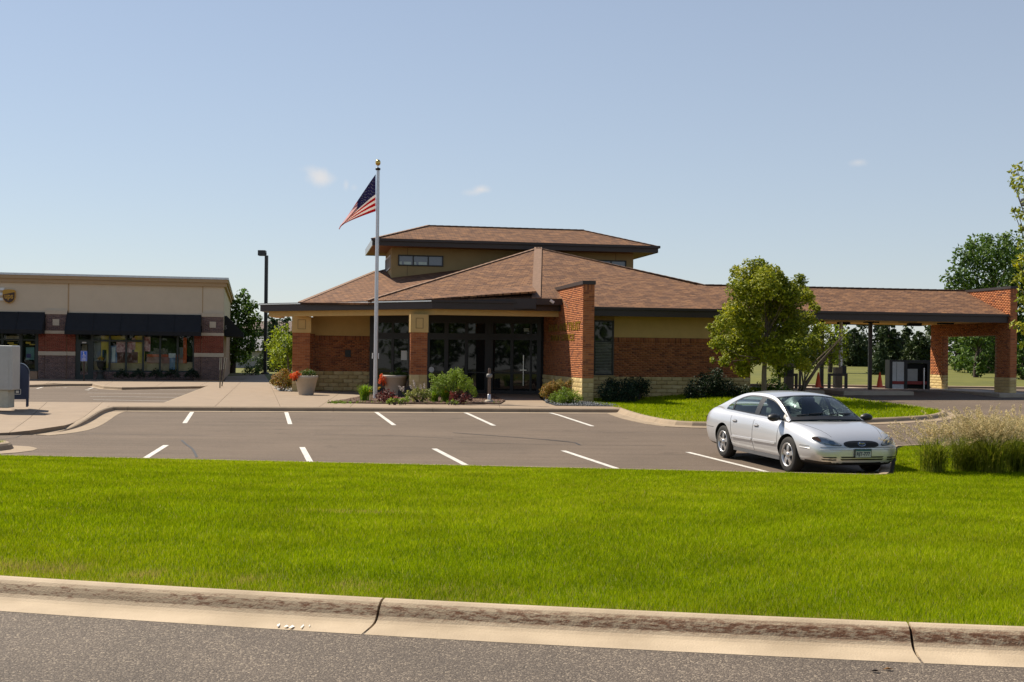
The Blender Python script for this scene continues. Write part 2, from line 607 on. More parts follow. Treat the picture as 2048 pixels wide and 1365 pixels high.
# street kerb: concrete with rust-brown rub stains on its face
def kerb_stained():
    m, n, l, b = _nt('stained_kerb_concrete')
    tc = n.new('ShaderNodeTexCoord')
    sep = n.new('ShaderNodeSeparateXYZ'); l.new(tc.outputs['Object'], sep.inputs['Vector'])
    mp = n.new('ShaderNodeMapping'); mp.inputs['Scale'].default_value = (1.0, 1.0, 4.5); l.new(tc.outputs['Object'], mp.inputs['Vector'])
    nz = n.new('ShaderNodeTexNoise'); nz.inputs['Scale'].default_value = 15; nz.inputs['Detail'].default_value = 9; nz.inputs['Roughness'].default_value = .72
    l.new(mp.outputs['Vector'], nz.inputs['Vector'])
    n2 = n.new('ShaderNodeTexNoise'); n2.inputs['Scale'].default_value = 2.2; n2.inputs['Detail'].default_value = 6; l.new(tc.outputs['Object'], n2.inputs['Vector'])
    base = n.new('ShaderNodeValToRGB')
    base.color_ramp.elements[0].color = (.35, .27, .18, 1); base.color_ramp.elements[1].color = (.47, .37, .255, 1)
    base.color_ramp.elements[0].position = .35; base.color_ramp.elements[1].position = .65
    l.new(n2.outputs['Fac'], base.inputs['Fac'])
    band = n.new('ShaderNodeValToRGB'); band.color_ramp.interpolation = 'EASE'
    el = band.color_ramp.elements
    el[0].position = .02; el[0].color = (0, 0, 0, 1); el[1].position = 1.0; el[1].color = (0, 0, 0, 1)
    for p, c in ((.22, .15), (.42, .9), (.66, 1.0), (.80, .75), (.90, .08)):
        e = el.new(p); e.color = (c, c, c, 1)
    zr = n.new('ShaderNodeMapRange'); zr.inputs['From Min'].default_value = .11; zr.inputs['From Max'].default_value = .24
    l.new(sep.outputs['Z'], zr.inputs['Value']); l.new(zr.outputs['Result'], band.inputs['Fac'])
    # how strong the rub is along the kerb (stronger to the right, as the wear goes)
    xr = n.new('ShaderNodeMapRange'); xr.inputs['From Min'].default_value = -4.0; xr.inputs['From Max'].default_value = 1.5
    xr.inputs['To Min'].default_value = .46; xr.inputs['To Max'].default_value = .57
    l.new(sep.outputs['X'], xr.inputs['Value'])
    su = n.new('ShaderNodeMath'); su.operation = 'SUBTRACT'; l.new(xr.outputs['Result'], su.inputs[0]); l.new(nz.outputs['Fac'], su.inputs[1])
    mu = n.new('ShaderNodeMath'); mu.operation = 'MULTIPLY'; mu.inputs[1].default_value = 9.0; mu.use_clamp = True; l.new(su.outputs[0], mu.inputs[0])
    m2 = n.new('ShaderNodeMath'); m2.operation = 'MULTIPLY'; l.new(mu.outputs[0], m2.inputs[0]); l.new(band.outputs['Color'], m2.inputs[1])
    dirt = n.new('ShaderNodeMix'); dirt.data_type = 'RGBA'; dirt.inputs['B'].default_value = (.30, .22, .135, 1)
    md = n.new('ShaderNodeMath'); md.operation = 'MULTIPLY'; md.inputs[1].default_value = .6; l.new(band.outputs['Color'], md.inputs[0])
    l.new(md.outputs[0], dirt.inputs['Factor']); l.new(base.outputs['Color'], dirt.inputs['A'])
    mx = n.new('ShaderNodeMix'); mx.data_type = 'RGBA'; mx.inputs['B'].default_value = (.13, .05, .02, 1)
    l.new(m2.outputs[0], mx.inputs['Factor']); l.new(dirt.outputs['Result'], mx.inputs['A'])
    l.new(mx.outputs['Result'], b.inputs['Base Color'])
    b.inputs['Roughness'].default_value = .88
    nb = n.new('ShaderNodeTexNoise'); nb.inputs['Scale'].default_value = 90; l.new(tc.outputs['Object'], nb.inputs['Vector'])
    bp = n.new('ShaderNodeBump'); bp.inputs['Strength'].default_value = .35; bp.inputs['Distance'].default_value = .01
    l.new(nb.outputs['Fac'], bp.inputs['Height']); l.new(bp.outputs['Normal'], b.inputs['Normal'])
    return m


# base ground, out to the horizon
xs = np.concatenate([np.linspace(-1600, -120, 8), np.linspace(-100, 100, 51), np.linspace(120, 1600, 8)])
ys = np.concatenate([np.linspace(-40, 20, 6), np.linspace(22, 110, 45), np.linspace(130, 2500, 10)])
XX, YY = np.meshgrid(xs, ys)
ZZ = np.where(YY < 21, -.7, zlot(XX, YY) - .07 + .09 * smst((YY - 58) / 6))
ZZ = ZZ + np.where(YY > 62, .35 * smst((YY - 62) / 40) * smst((XX - 5) / 20), 0)
tag(link('ground', grid_mesh('ground', np.stack([XX, YY, ZZ], -1)), m_far_grass), kind='structure')


def gz(X, Y):
    """height of the open grass ground beyond the lot"""
    z = float(zlot(X, Y)) + .02
    if Y > 62: z += .35 * float(smst((Y - 62) / 40)) * float(smst((X - 5) / 20))
    return z


# street in front
m_street = street_mat()
sx = np.linspace(-24, 24, 25)
P = [[(x, -8.0, .106) for x in sx], [(x, 2.0, .106) for x in sx], [(x, float(ystreet(x)) - .3, .106) for x in sx]]
tag(link('street', grid_mesh('street', P, False), m_street), kind='structure')
sk = tag(bpy.data.objects.new('street_kerb', None), kind='structure'); COL.objects.link(sk)
m_kst = kerb_stained()
kpath = []
for i in range(61):
    x = -15.45 + (14.45 + 15.45) * i / 60
    kpath.append((x, float(ystreet(x)), .108))
kerb(sk, kpath, [(0, -.3), (0, .120), (.015, .127), (.05, .126), (.085, .116), (.112, .098), (.134, .072), (.152, .046), (.176, .026), (.21, .014), (.26, .008), (.43, .0), (.43, -.3)], m_kst, step=2.99, gap=.016)

# parking lot and drive lanes: one asphalt sheet
lx = np.linspace(-75, 75, 61); ly = np.linspace(18.5, 62, 40)
LX, LY = np.meshgrid(lx, ly)
Pz = np.stack([LX, LY, zlot(LX, LY)], -1)
lot_me = grid_mesh('parking_lot', Pz)
bm = bmesh.new(); bm.from_mesh(lot_me)
bmesh.ops.delete(bm, geom=[f for f in bm.faces if f.calc_center_median().y > 54.3 and f.calc_center_median().x > 8.5], context='FACES')
bm.to_mesh(lot_me); bm.free()
lot = tag(link('parking_lot', lot_me, m_asph), kind='structure')


def strip(name, pts, w, mat, parent, dz=.004, zf=zlot):
    """flat painted strip lying on the ground along plan points"""
    P = resample([(p[0], p[1], 0) for p in pts], .6)
    A = []
    for i, p in enumerate(P):
        a, b = Vector(P[max(i - 1, 0)][:2]), Vector(P[min(i + 1, len(P) - 1)][:2])
        d = (b - a).normalized(); nr = Vector((d.y, -d.x)) * (w / 2 if not callable(w) else w(i / (len(P) - 1)) / 2)
        row = []
        for s in (1, -1):
            x, y = p[0] + nr.x * s, p[1] + nr.y * s
            row.append((x, y, float(zf(x, y)) + dz))
        A.append(row)
    return link(name, grid_mesh(name, A), mat, parent)


def worn(t, seed=0):
    return .105


back_rows = [((384, 824.5), (369, 847)), ((572, 824.5), (580, 849)), ((752, 825), (788, 851)), ((930, 826), (988, 852)), ((1099, 826), (1185, 853))]
for a, b in back_rows:
    strip('stall_line', [G(*a, zlot), G(*b, zlot)], .115, m_paint, lot)
near_rows = [((332, 891), (276, 926)), ((604, 895), (624, 932)), ((868, 898), (945, 938)), ((1126, 902), (1258, 946)), ((1375, 905), (1560, 951))]
for a, b in near_rows:
    strip('stall_line', [G(*a, zlot), G(*b, zlot)], .115, m_paint, lot)
for a, b in (((-40, 778.5), (72, 778.5)), ((73, 778), (103, 770.5)), ((176, 779), (186, 776)), ((214, 778), (398, 781)), ((175, 786.5), (388, 789)), ((180, 793.5), (372, 795.5)), ((186, 800), (352, 803)), ((110, 776.3), (120, 776)), ((126, 776), (133, 775.6)), ((170, 780), (178, 781)), ((185, 780.5), (195, 780.5))):
    strip('stall_line', [G(*a, zlot), G(*b, zlot)], .09, m_paint, lot)
for pts in ([(363, 881), (370, 888), (384, 898), (389, 906), (393, 915)], [(0, 880), (30, 876), (50, 868), (48, 862)],
            [(905, 866), (1000, 873), (1078, 879), (1150, 886), (1160, 891)], [(1050, 862), (1160, 864), (1290, 866)], [(630, 869), (800, 872), (905, 878)],
            [(640, 851), (760, 853)], [(180, 868), (420, 872)], [(1090, 879), (1140, 884)], [(920, 886), (1100, 890), (1330, 892)]):
    w = .05 if len(pts) > 4 else .022
    strip('crack_seal', [G(*p, zlot) for p in pts], w, m_crack, lot, dz=.005)

# ---- sidewalks (z = 0), laid as separate slabs
walk = tag(bpy.data.objects.new('sidewalk', None), kind='structure'); COL.objects.link(walk)


def apron_z(x, y):
    w = float(smst((-9.0 - x) / 3.0)); lo = float(zlot(x, y)) + .03
    t = float(smst((y - 32.0) / 4.0))
    return (lo + (0 - lo) * t) * w


def slabs(polypx, cuts, zt=0.0, gap=.012, zf=None):
    polys = [[tuple(G(x, y, zt)[:2]) for x, y in polypx]]
    for (a, b) in cuts:
        pa, pb = G(*a, zt), G(*b, zt)
        d = Vector((pb.x - pa.x, pb.y - pa.y)).normalized(); nr = Vector((-d.y, d.x)); p = Vector((pa.x, pa.y))
        nw = []
        for q in polys:
            for sgn in (1, -1):
                c = clip(q, p + nr * (sgn * gap / 2), nr * sgn)
                if len(c) >= 3: nw.append(c)
        polys = nw
    for q in polys:
        ar = sum(q[i][0] * q[(i + 1) % len(q)][1] - q[(i + 1) % len(q)][0] * q[i][1] for i in range(len(q)))
        if abs(ar) < .02: continue
        if ar < 0: q = q[::-1]
        if zf: MB().slab([(p[0], p[1], zf(*p)) for p in q], .3).build('slab', m_conc, walk)
        else: MB().hexa(q, zt - .25, zt).build('slab', m_conc, walk)


slabs([(-90, 848), (60, 846.5), (128, 841), (165, 831), (197, 816.5), (218, 812.5), (346, 813), (331, 806), (-90, 803.5)],
      [((140, 838), (207, 804)), ((20, 846), (95, 804)), ((-90, 826), (220, 824))], zf=apron_z)
slabs([(346, 813), (1246, 817.5), (1236, 811), (1100, 808), (1082, 800), (1075, 786), (740, 776), (560, 782), (546, 772), (528, 749), (455, 753), (448, 763), (431, 765), (418, 772), (331, 806)],
      [((430, 813), (486, 760)), ((560, 813), (545, 780)), ((640, 813), (680, 786)), ((700, 814), (730, 786)), ((1000, 816), (990, 786)), ((432, 774), (560, 778)), ((395, 790), (600, 792))])
slabs([(448, 763), (431, 765), (418, 772), (245, 774.5), (212, 772.5), (188, 767.5), (130, 767.5), (108, 767), (62, 769.5), (-90, 769), (-90, 754), (70, 754.5)],
      [((205, 773), (232, 760)), ((310, 774), (335, 760)), ((90, 769), (110, 757)), ((400, 772), (420, 762))])

# kerb round the front edge of the walk: falls to a ramp at the left
m_kerbc2 = m_kerbc
wk = tag(bpy.data.objects.new('walk_kerb', None), kind='structure'); COL.objects.link(wk)
kprof = [(-.02, -.3), (-.02, .128), (.02, .135), (.10, .130), (.13, .105), (.15, .03), (.19, .012), (.55, .006), (.55, -.25)]
fr = [(60, 846.5, .0), (105, 843.5, .1), (140, 838.5, .6), (168, 829.5, 1), (197, 816.5, 1), (220, 812.6, 1), (500, 814), (800, 815.5), (1000, 816.4), (1246, 817.5, 1)]
pth = []
for q in fr:
    g = G(q[0], q[1], 0.0); pth.append((g.x, g.y, min(-.135, float(zlot(g.x, g.y))), q[2] if len(q) > 2 else 1.0))
kerb(wk, smooth_path(pth[:6], 2)[:-1] + pth[5:], kprof, m_kerbc2)
# kerb between walk and the left lot
pl = [G(*q, 0.0) for q in ((-90, 803.5), (150, 804.7), (331, 806), (418, 772), (245, 774.5), (212, 772.5), (188, 767.5), (130, 767.5), (62, 769.5), (-90, 769))]
kerb(wk, [(p.x, p.y, -.136) for p in reversed(pl)], [(-.02, -.2), (-.02, .137), (.05, .139), (.11, .12), (.13, .02), (.30, .008), (.30, -.2)], m_kerbc2)

# ---- lawn island in front of the right wing
isl_px = [(1246, 817.5), (1262, 823), (1290, 831), (1345, 841.5), (1400, 844.5), (1500, 844), (1600, 841.5), (1700, 838.5), (1800, 834.5), (1850, 831), (1876, 826.5), (1884, 822.5), (1872, 818.5), (1800, 808.5), (1700, 797.5), (1630, 791), (1560, 788)]
zisl = lambda x, y: float(zlot(x, y)) + .13
isl = [G(x, y, zisl) for x, y in isl_px]
islp = smooth_path([(p.x, p.y, float(zlot(p.x, p.y)), 1.0) for p in isl], 1)
ikb = tag(bpy.data.objects.new('island_kerb', None), kind='structure'); COL.objects.link(ikb)
kerb(ikb, islp, [(-.02, -.3), (-.02, .128), (.02, .136), (.10, .130), (.14, .10), (.19, .03), (.24, .012), (.58, .006), (.58, -.25)], m_kerbc2, step=2.4)
isl_poly = [(p[0], p[1]) for p in islp] + [(11.0, 50.0), (3.0, 50.0), (2.7, 43.3), tuple(G(1190, 808, 0.0)[:2])]


def turf(name, poly, zf, step, mat, dz=0.0):
    X0, X1 = min(p[0] for p in poly), max(p[0] for p in poly); Y0, Y1 = min(p[1] for p in poly), max(p[1] for p in poly)
    bm = bmesh.new()
    f = bm.faces.new([bm.verts.new((p[0], p[1], 0)) for p in poly])
    for ax, a, b in ((0, X0, X1), (1, Y0, Y1)):
        k = int((b - a) / step)
        for i in range(1, k):
            c = a + (b - a) * i / k
            co = (c, 0, 0) if ax == 0 else (0, c, 0); no = (1, 0, 0) if ax == 0 else (0, 1, 0)
            bmesh.ops.bisect_plane(bm, geom=bm.verts[:] + bm.edges[:] + bm.faces[:], plane_co=co, plane_no=no)
    for v in bm.verts: v.co.z = float(zf(v.co.x, v.co.y)) + dz
    for f in bm.faces:
        if f.normal.z < 0: f.normal_flip()
        f.smooth = True
    bm.normal_update()
    for f in bm.faces:
        if f.normal.z < 0: f.normal_flip()
    me = bpy.data.meshes.new(name); bm.to_mesh(me); bm.free()
    return tag(link(name, me, mat), kind='structure')


turf('island_lawn', isl_poly, zisl, 1.2, m_soil, -.03)

# ---- the near lawn between street and lot, with its islands left and right
nl_poly = [(float(x), float(ystreet(x))) for x in np.linspace(-16, 16, 40)]
nl_poly += [(16, 25.6), (9.0, 25.6), (8.3, 25.35), (8.0, 24.8), (6.55, 20.5), (6.42, 20.15), (6.2, float(ylot(6.2)))]
nl_poly += [(float(x), float(ylot(x))) for x in np.linspace(5, -16, 14)]
turf('lawn', nl_poly, lawn_z, .8, m_soil, -.02)
nk = tag(bpy.data.objects.new('lot_kerb', None), kind='structure'); COL.objects.link(nk)
pk = [(float(x), float(ylot(x))) for x in np.linspace(-16, 6.0, 12)] + [(6.25, 20.1), (6.4, 20.45), (7.85, 24.8), (8.15, 25.4), (8.7, 25.7), (16, 25.7)]
kerb(nk, [(x, y, float(zlot(x, y))) for x, y in reversed(pk)], [(-.05, -.2), (-.05, .15), (.02, .152), (.09, .14), (.12, .1), (.15, .02), (.45, .006), (.45, -.2)], m_kerbc2)
li = [(-14, 22.3), (-10.6, 23.1), (-10.15, 23.45), (-10.05, 23.85), (-10.3, 24.25), (-14, 25.2)]
kerb(nk, smooth_path([(x, y, float(zlot(x, y)), 1.0) for x, y in li], 1), [(-.05, -.2), (-.05, .15), (.02, .152), (.10, .14), (.14, .1), (.18, .02), (.62, .006), (.62, -.2)], m_kerbc2)
turf('corner_lawn', li, lambda x, y: float(zlot(x, y)) + .13, .8, m_soil)


def noise2(X, Y, s):
    return (np.sin(X * 1.7 / s + 1.3) * np.sin(Y * 1.3 / s + .7) + np.sin(X * .61 / s + Y * .83 / s + 2.1) + np.sin(X * 2.9 / s - Y * 2.3 / s)) / 3


def blades(name, poly, zf, dens, hgt, wid, mat, label, seed=1, dry=None, frust=True):
    """grass: single-triangle blades, wider and sparser with distance"""
    rg = np.random.default_rng(seed)
    X0, X1 = min(p[0] for p in poly), max(p[0] for p in poly); Y0, Y1 = min(p[1] for p in poly), max(p[1] for p in poly)
    dmax = dens(Y0)
    N = int((X1 - X0) * (Y1 - Y0) * dmax)
    X = rg.uniform(X0, X1, N); Y = rg.uniform(Y0, Y1, N)
    k = rg.random(N) < dens(Y) / dmax
    if frust: k &= np.abs(X) < .445 * Y + .35
    X, Y = X[k], Y[k]
    k = inpoly(X, Y, poly); X, Y = X[k], Y[k]
    n = len(X)
    Z = np.array(zf(X, Y), float) - .022
    patch = noise2(X, Y, .8) * .5 + noise2(X, Y, .22) * .5
    h = hgt * rg.uniform(.55, 1.25, n) * (1 + .25 * patch)
    w = wid(Y) * rg.uniform(.7, 1.4, n)
    th = rg.uniform(0, 2 * math.pi, n); lean = rg.uniform(.2, 1.5, n) * h
    la = rg.uniform(0, 2 * math.pi, n)
    dx, dy = np.cos(th) * w / 2, np.sin(th) * w / 2
    A = np.stack([X - dx, Y - dy, Z], -1); B = np.stack([X + dx, Y + dy, Z], -1)
    C = np.stack([X + np.cos(la) * lean, Y + np.sin(la) * lean, Z + h + .022], -1)
    V = np.stack([A, B, C], 1).reshape(-1, 3)
    F = np.arange(3 * n).reshape(-1, 3)
    col = .42 + .11 * patch + rg.normal(0, .16, n) + .10 * noise2(X, Y, 2.6) + .03 * np.sin(Y * 5.2 + .5 * X + 1.2 * noise2(X, Y, 1.5))
    if dry is not None:
        d = dry(X, Y, rg)
        col = np.where(rg.random(n) < d, rg.uniform(.78, 1.0, n), col)
    me = np_mesh(name, V, F, attr=np.clip(col, 0, 1))
    return tag(link(name, me, mat), label, 'grass', kind='stuff')


m_grass = Mrnd('grass_blades', [(.085, .140, .001), (.21, .300, .001), (.32, .40, .002), (.46, .48, .014), (.44, .32, .13)], .8, bump=0, spec=.08, trans=.42, mott=.16, mscale=1.1)


def dry_edge(X, Y, rg):
    d = Y - ystreet(X)
    left = smst((1.0 - X) / 4.0)
    a = np.exp(-((d - .42) / .22) ** 2) * (.25 + .75 * (noise2(X * 1.0, Y * .3, .35) > -.05)) * .75 * left
    b = np.exp(-(d / .12) ** 2) * .35
    c = .55 * np.exp(-(((X + 1.6) / .55) ** 2 + ((Y - 12.1) / .12) ** 2))
    return np.clip(a + b + c + .02, 0, .85)


blades('grass', nl_poly, lawn_z, lambda Y: 7000 * np.clip((8.0 / np.maximum(Y, 7)) ** 1.2, .1, 1.1), .026, lambda Y: .0052 * np.clip(Y / 8.0, .9, 3), m_grass, 'short mown green grass of the lawn beside the street', 3, dry_edge)
blades('grass', isl_poly, lambda x, y: zlot(x, y) + .13, lambda Y: 380.0 + 0 * np.asarray(Y), .055, lambda Y: .022 + 0 * np.asarray(Y), m_grass, 'bright mown grass on the island before the brick wing', 5)
blades('grass', li, lambda x, y: zlot(x, y) + .14, lambda Y: 500.0 + 0 * np.asarray(Y), .055, lambda Y: .014 + 0 * np.asarray(Y), m_grass, 'mown grass on the small island at the left edge', 6)
# ================================================================== buildings
V2 = lambda p: Vector((p[0], p[1]))
AZ = R(9.9)
ex = Vector((math.cos(AZ), math.sin(AZ))); ey = Vector((-math.sin(AZ), math.cos(AZ)))
BO = Vector((2.506, 42.5))


def B(u, v):
    return BO + ex * u + ey * v


def uvof(p):
    q = Vector((p[0], p[1])) - BO
    return q.dot(ex), q.dot(ey)


def LB(mb, P0, d, n, s0, s1, n0, n1, z0, z1, mi=0):
    """box along a wall line: s along d, n outward"""
    P0, d, n = V2(P0), V2(d), V2(n)
    q = [P0 + d * s0 + n * n0, P0 + d * s1 + n * n0, P0 + d * s1 + n * n1, P0 + d * s0 + n * n1]
    ar = sum(q[i].x * q[(i + 1) % 4].y - q[(i + 1) % 4].x * q[i].y for i in range(4))
    if ar < 0: q.reverse()
    return mb.hexa(q, min(z0, z1), max(z0, z1), mi)


def hitw(x, y, P0, d):
    """photo pixel -> (s, z) on the vertical plane through P0 along d"""
    u, v = px(x, y)
    P0, d = V2(P0), V2(d)
    # P0 + d s = t (u, 1)
    det = d.x * 1.0 - d.y * u
    s = (u * P0.y - P0.x) / det
    t = P0.y + d.y * s
    return s, HC + v * t


def bricks(parent, P0, d, n, s0, s1, z0, z1, mat, bw=.203, bh=.0677, mort=.0095, proud=.007, holes=(), indiv=None, name='brickwork', pname='brick', rough=0.0, soldier=False):
    """laid bricks standing proud of the mortar bed"""
    P0, d, n = V2(P0), V2(d), V2(n)
    rects = []
    if soldier:
        k = max(1, int(round((s1 - s0) / bh)))
        for i in range(k):
            rects.append((s0 + (s1 - s0) * i / k, s0 + (s1 - s0) * (i + 1) / k, z0, z1))
    else:
        rows = max(1, int(round((z1 - z0) / bh))); h = (z1 - z0) / rows
        for r in range(rows):
            s = s0 - (bw / 2 if r % 2 else 0)
            while s < s1 - .01:
                a, b = max(s, s0), min(s + bw, s1)
                if b - a > .03: rects.append((a, b, z0 + r * h, z0 + (r + 1) * h))
                s += bw
    keep = []
    for a, b, c, e in rects:
        if any(a < h1 - .02 and b > h0 + .02 and c < h3 - .02 and e > h2 + .02 for h0, h1, h2, h3 in holes): continue
        keep.append((a + mort / 2, b - mort / 2, c + mort / 2, e - mort / 2))
    if indiv is not None:
        cache = indiv
        rot = math.atan2(d.y, d.x)
        for a, b, c, e in keep:
            key = (round(b - a, 2), round(e - c, 3))
            if key not in cache:
                w, hh = (b - a) / 2, (e - c) / 2
                f = proud
                vs = [(-w, .03, -hh), (w, .03, -hh), (w, .03, hh), (-w, .03, hh), (-w, -f, -hh), (w, -f, -hh), (w, -f, hh), (-w, -f, hh)]
                fs = [(4, 5, 6, 7), (0, 4, 7, 3), (5, 1, 2, 6), (7, 6, 2, 3), (0, 1, 5, 4)]
                if rough:
                    vs += [(-w * .7, -f - rough, -hh * .5), (w * .6, -f - rough * .8, -hh * .4), (w * .7, -f - rough * 1.1, hh * .5), (-w * .6, -f - rough * .7, hh * .6)]
                    fs[0] = (8, 9, 10, 11); fs += [(4, 5, 9, 8), (5, 6, 10, 9), (6, 7, 11, 10), (7, 4, 8, 11)]
                me = bpy.data.meshes.new(pname); me.from_pydata(vs, [], fs); me.materials.append(mat); cache[key] = me
            o = bpy.data.objects.new(pname, cache[key]); COL.objects.link(o)
            o.parent = parent
            c2 = P0 + d * ((a + b) / 2)
            o.location = (c2.x, c2.y, (c + e) / 2); o.rotation_euler = (0, 0, rot if (Vector((d.y, -d.x)).dot(n) > 0) else rot + math.pi)
        return None
    V, F, at = [], [], []
    for a, b, c, e in keep:
        f = proud + random.uniform(-.002, .002); r = random.random(); o = len(V)
        for nn in (-.03, f):
            for s, z in ((a, c), (b, c), (b, e), (a, e)):
                q = P0 + d * s + n * nn; V.append((q.x, q.y, z))
        fs = [(4, 5, 6, 7), (0, 4, 7, 3), (5, 1, 2, 6), (7, 6, 2, 3), (0, 1, 5, 4)]
        if rough:
            for s, z, g in ((a + (b - a) * .15, c + (e - c) * .25, 1), (b - (b - a) * .2, c + (e - c) * .3, .8), (b - (b - a) * .15, e - (e - c) * .25, 1.1), (a + (b - a) * .2, e - (e - c) * .2, .7)):
                q = P0 + d * s + n * (f + rough * g * random.uniform(.6, 1.3)); V.append((q.x, q.y, z))
            fs[0] = (8, 9, 10, 11); fs += [(4, 5, 9, 8), (5, 6, 10, 9), (6, 7, 11, 10), (7, 4, 8, 11)]
        for q in fs: F.append(tuple(o + i for i in q)); at.append(r)
    if not F: return None
    me = np_mesh(name, V, F, attr=at)
    bm = bmesh.new(); bm.from_mesh(me); bmesh.ops.recalc_face_normals(bm, faces=bm.faces); bm.to_mesh(me); bm.free()
    return tag(link(name, me, mat, parent, world=(parent.type == 'EMPTY')), kind='stuff')


BRC = [(.20, .070, .036), (.35, .118, .046), (.40, .138, .052), (.43, .152, .056), (.46, .175, .068)]
m_brick = Mrnd('red_brick', BRC, .85, 'attr')
m_brick_o = Mrnd('red_brick_piece', BRC, .85, 'obj')
m_mortar = M('brick_mortar', (.40, .25, .155), .95, var=.12, scale=12)
LIM = [(.50, .37, .16), (.60, .45, .20), (.66, .52, .26)]
m_lime = Mrnd('limestone', LIM, .9, 'attr', bump=.6, bscale=40)
m_lime_o = Mrnd('limestone_piece', LIM, .9, 'obj', bump=.6, bscale=40)
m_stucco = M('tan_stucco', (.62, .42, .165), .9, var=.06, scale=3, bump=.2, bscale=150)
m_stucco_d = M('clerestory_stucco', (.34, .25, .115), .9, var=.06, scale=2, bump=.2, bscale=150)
m_fascia = M('dark_brown_metal', (.038, .027, .025), .45, var=.08, scale=2, spec=.4)
m_trimlit = M('sunlit_drip_edge', (.80, .78, .76), .25, metal=.6, var=.03)  # pale colour carries the sun glint along the gutter edge
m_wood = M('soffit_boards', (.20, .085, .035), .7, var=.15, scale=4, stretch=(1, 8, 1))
m_frame = M('dark_bronze_frame', (.018, .016, .015), .4, var=.1, spec=.4)
m_dark = M('dark_interior', (.012, .012, .012), .9)
m_bglass, _n, _l, _b = _nt('dark_window_glass')
_b.inputs['Base Color'].default_value = (.012, .014, .015, 1); _b.inputs['Roughness'].default_value = .02
_b.inputs['IOR'].default_value = 1.5
_tc = _n.new('ShaderNodeTexCoord'); _nz = _n.new('ShaderNodeTexNoise'); _nz.inputs['Scale'].default_value = .7
_bp = _n.new('ShaderNodeBump'); _bp.inputs['Strength'].default_value = .05; _bp.inputs['Distance'].default_value = .05
_l.new(_tc.outputs['Object'], _nz.inputs['Vector']); _l.new(_nz.outputs['Fac'], _bp.inputs['Height']); _l.new(_bp.outputs['Normal'], _b.inputs['Normal'])
m_gold = M('gold_letters', (.52, .34, .05), .35, metal=.7, var=.05)
m_white = M('white_sheet', (.75, .75, .73), .7, var=.04)


def shingle_mat():
    m, n, l, b = _nt('brown_shingles')
    tc = n.new('ShaderNodeTexCoord')
    br = n.new('ShaderNodeTexBrick')
    br.inputs['Scale'].default_value = 1.0; br.inputs['Brick Width'].default_value = .30; br.inputs['Row Height'].default_value = .14
    br.inputs['Mortar Size'].default_value = .012; br.inputs['Mortar Smooth'].default_value = .3; br.inputs['Bias'].default_value = 0.0
    br.offset = .37; br.squash = 1.0
    br.inputs['Color1'].default_value = (.125, .068, .043, 1); br.inputs['Color2'].default_value = (.255, .145, .083, 1); br.inputs['Mortar'].default_value = (.05, .030, .022, 1)
    l.new(tc.outputs['Object'], br.inputs['Vector'])
    nz = n.new('ShaderNodeTexNoise'); nz.inputs['Scale'].default_value = 2.6; nz.inputs['Detail'].default_value = 8; nz.inputs['Roughness'].default_value = .75
    l.new(tc.outputs['Object'], nz.inputs['Vector'])
    cr = n.new('ShaderNodeValToRGB'); e = cr.color_ramp.elements
    e[0].position = .32; e[0].color = (.66, .63, .72, 1); e[1].position = .68; e[1].color = (1.36, 1.18, .90, 1)
    l.new(nz.outputs['Fac'], cr.inputs['Fac'])
    mx = n.new('ShaderNodeMix'); mx.data_type = 'RGBA'; mx.blend_type = 'MULTIPLY'; mx.inputs['Factor'].default_value = 1.0
    l.new(br.outputs['Color'], mx.inputs['A']); l.new(cr.outputs['Color'], mx.inputs['B'])
    l.new(mx.outputs['Result'], b.inputs['Base Color'])
    b.inputs['Roughness'].default_value = .92; b.inputs['Specular IOR Level'].default_value = .25
    bp = n.new('ShaderNodeBump'); bp.inputs['Strength'].default_value = .7; bp.inputs['Distance'].default_value = .015; bp.invert = True
    l.new(br.outputs['Fac'], bp.inputs['Height'])
    nb = n.new('ShaderNodeTexNoise'); nb.inputs['Scale'].default_value = 60; l.new(tc.outputs['Object'], nb.inputs['Vector'])
    b2 = n.new('ShaderNodeBump'); b2.inputs['Strength'].default_value = .3; b2.inputs['Distance'].default_value = .01
    l.new(nb.outputs['Fac'], b2.inputs['Height']); l.new(bp.outputs['Normal'], b2.inputs['Normal']); l.new(b2.outputs['Normal'], b.inputs['Normal'])
    return m


m_shin = shingle_mat()


def roofplane(name, pts, eave, parent, t=.07, mat=None):
    """roof slope with its own frame: local x along the eave, local y up the slope"""
    P = [Vector(p) for p in pts]
    nrm = Vector((0, 0, 0))
    for i in range(1, len(P) - 1): nrm += (P[i] - P[0]).cross(P[i + 1] - P[0])
    if nrm.z < 0: P.reverse(); nrm = -nrm
    nrm.normalize()
    xa = Vector(eave); xa = (xa - nrm * xa.dot(nrm)).normalized(); ya = nrm.cross(xa)
    fm = Matrix(((xa.x, ya.x, nrm.x, P[0].x), (xa.y, ya.y, nrm.y, P[0].y), (xa.z, ya.z, nrm.z, P[0].z), (0, 0, 0, 1)))
    inv = fm.inverted()
    q = [inv @ p for p in P]
    k = len(q)
    vs = [tuple(p) for p in q] + [(p.x, p.y, p.z - t) for p in q]
    fs = [tuple(range(k)), tuple(reversed(range(k, 2 * k)))] + [((i + 1) % k, i, k + i, k + (i + 1) % k) for i in range(k)]
    o = MB().add(vs, fs).build(name, mat or m_shin, parent)
    o.matrix_basis = fm
    return o


def Z3(p, z):
    return Vector((p[0], p[1], z))


# ------------------------------------------------------------------ the bank building
bank = thing('bank_building', 'red brick bank with brown shingled hip roofs, clerestory and angled entrance porch', 'building', Z3(B(0, 6), 0))

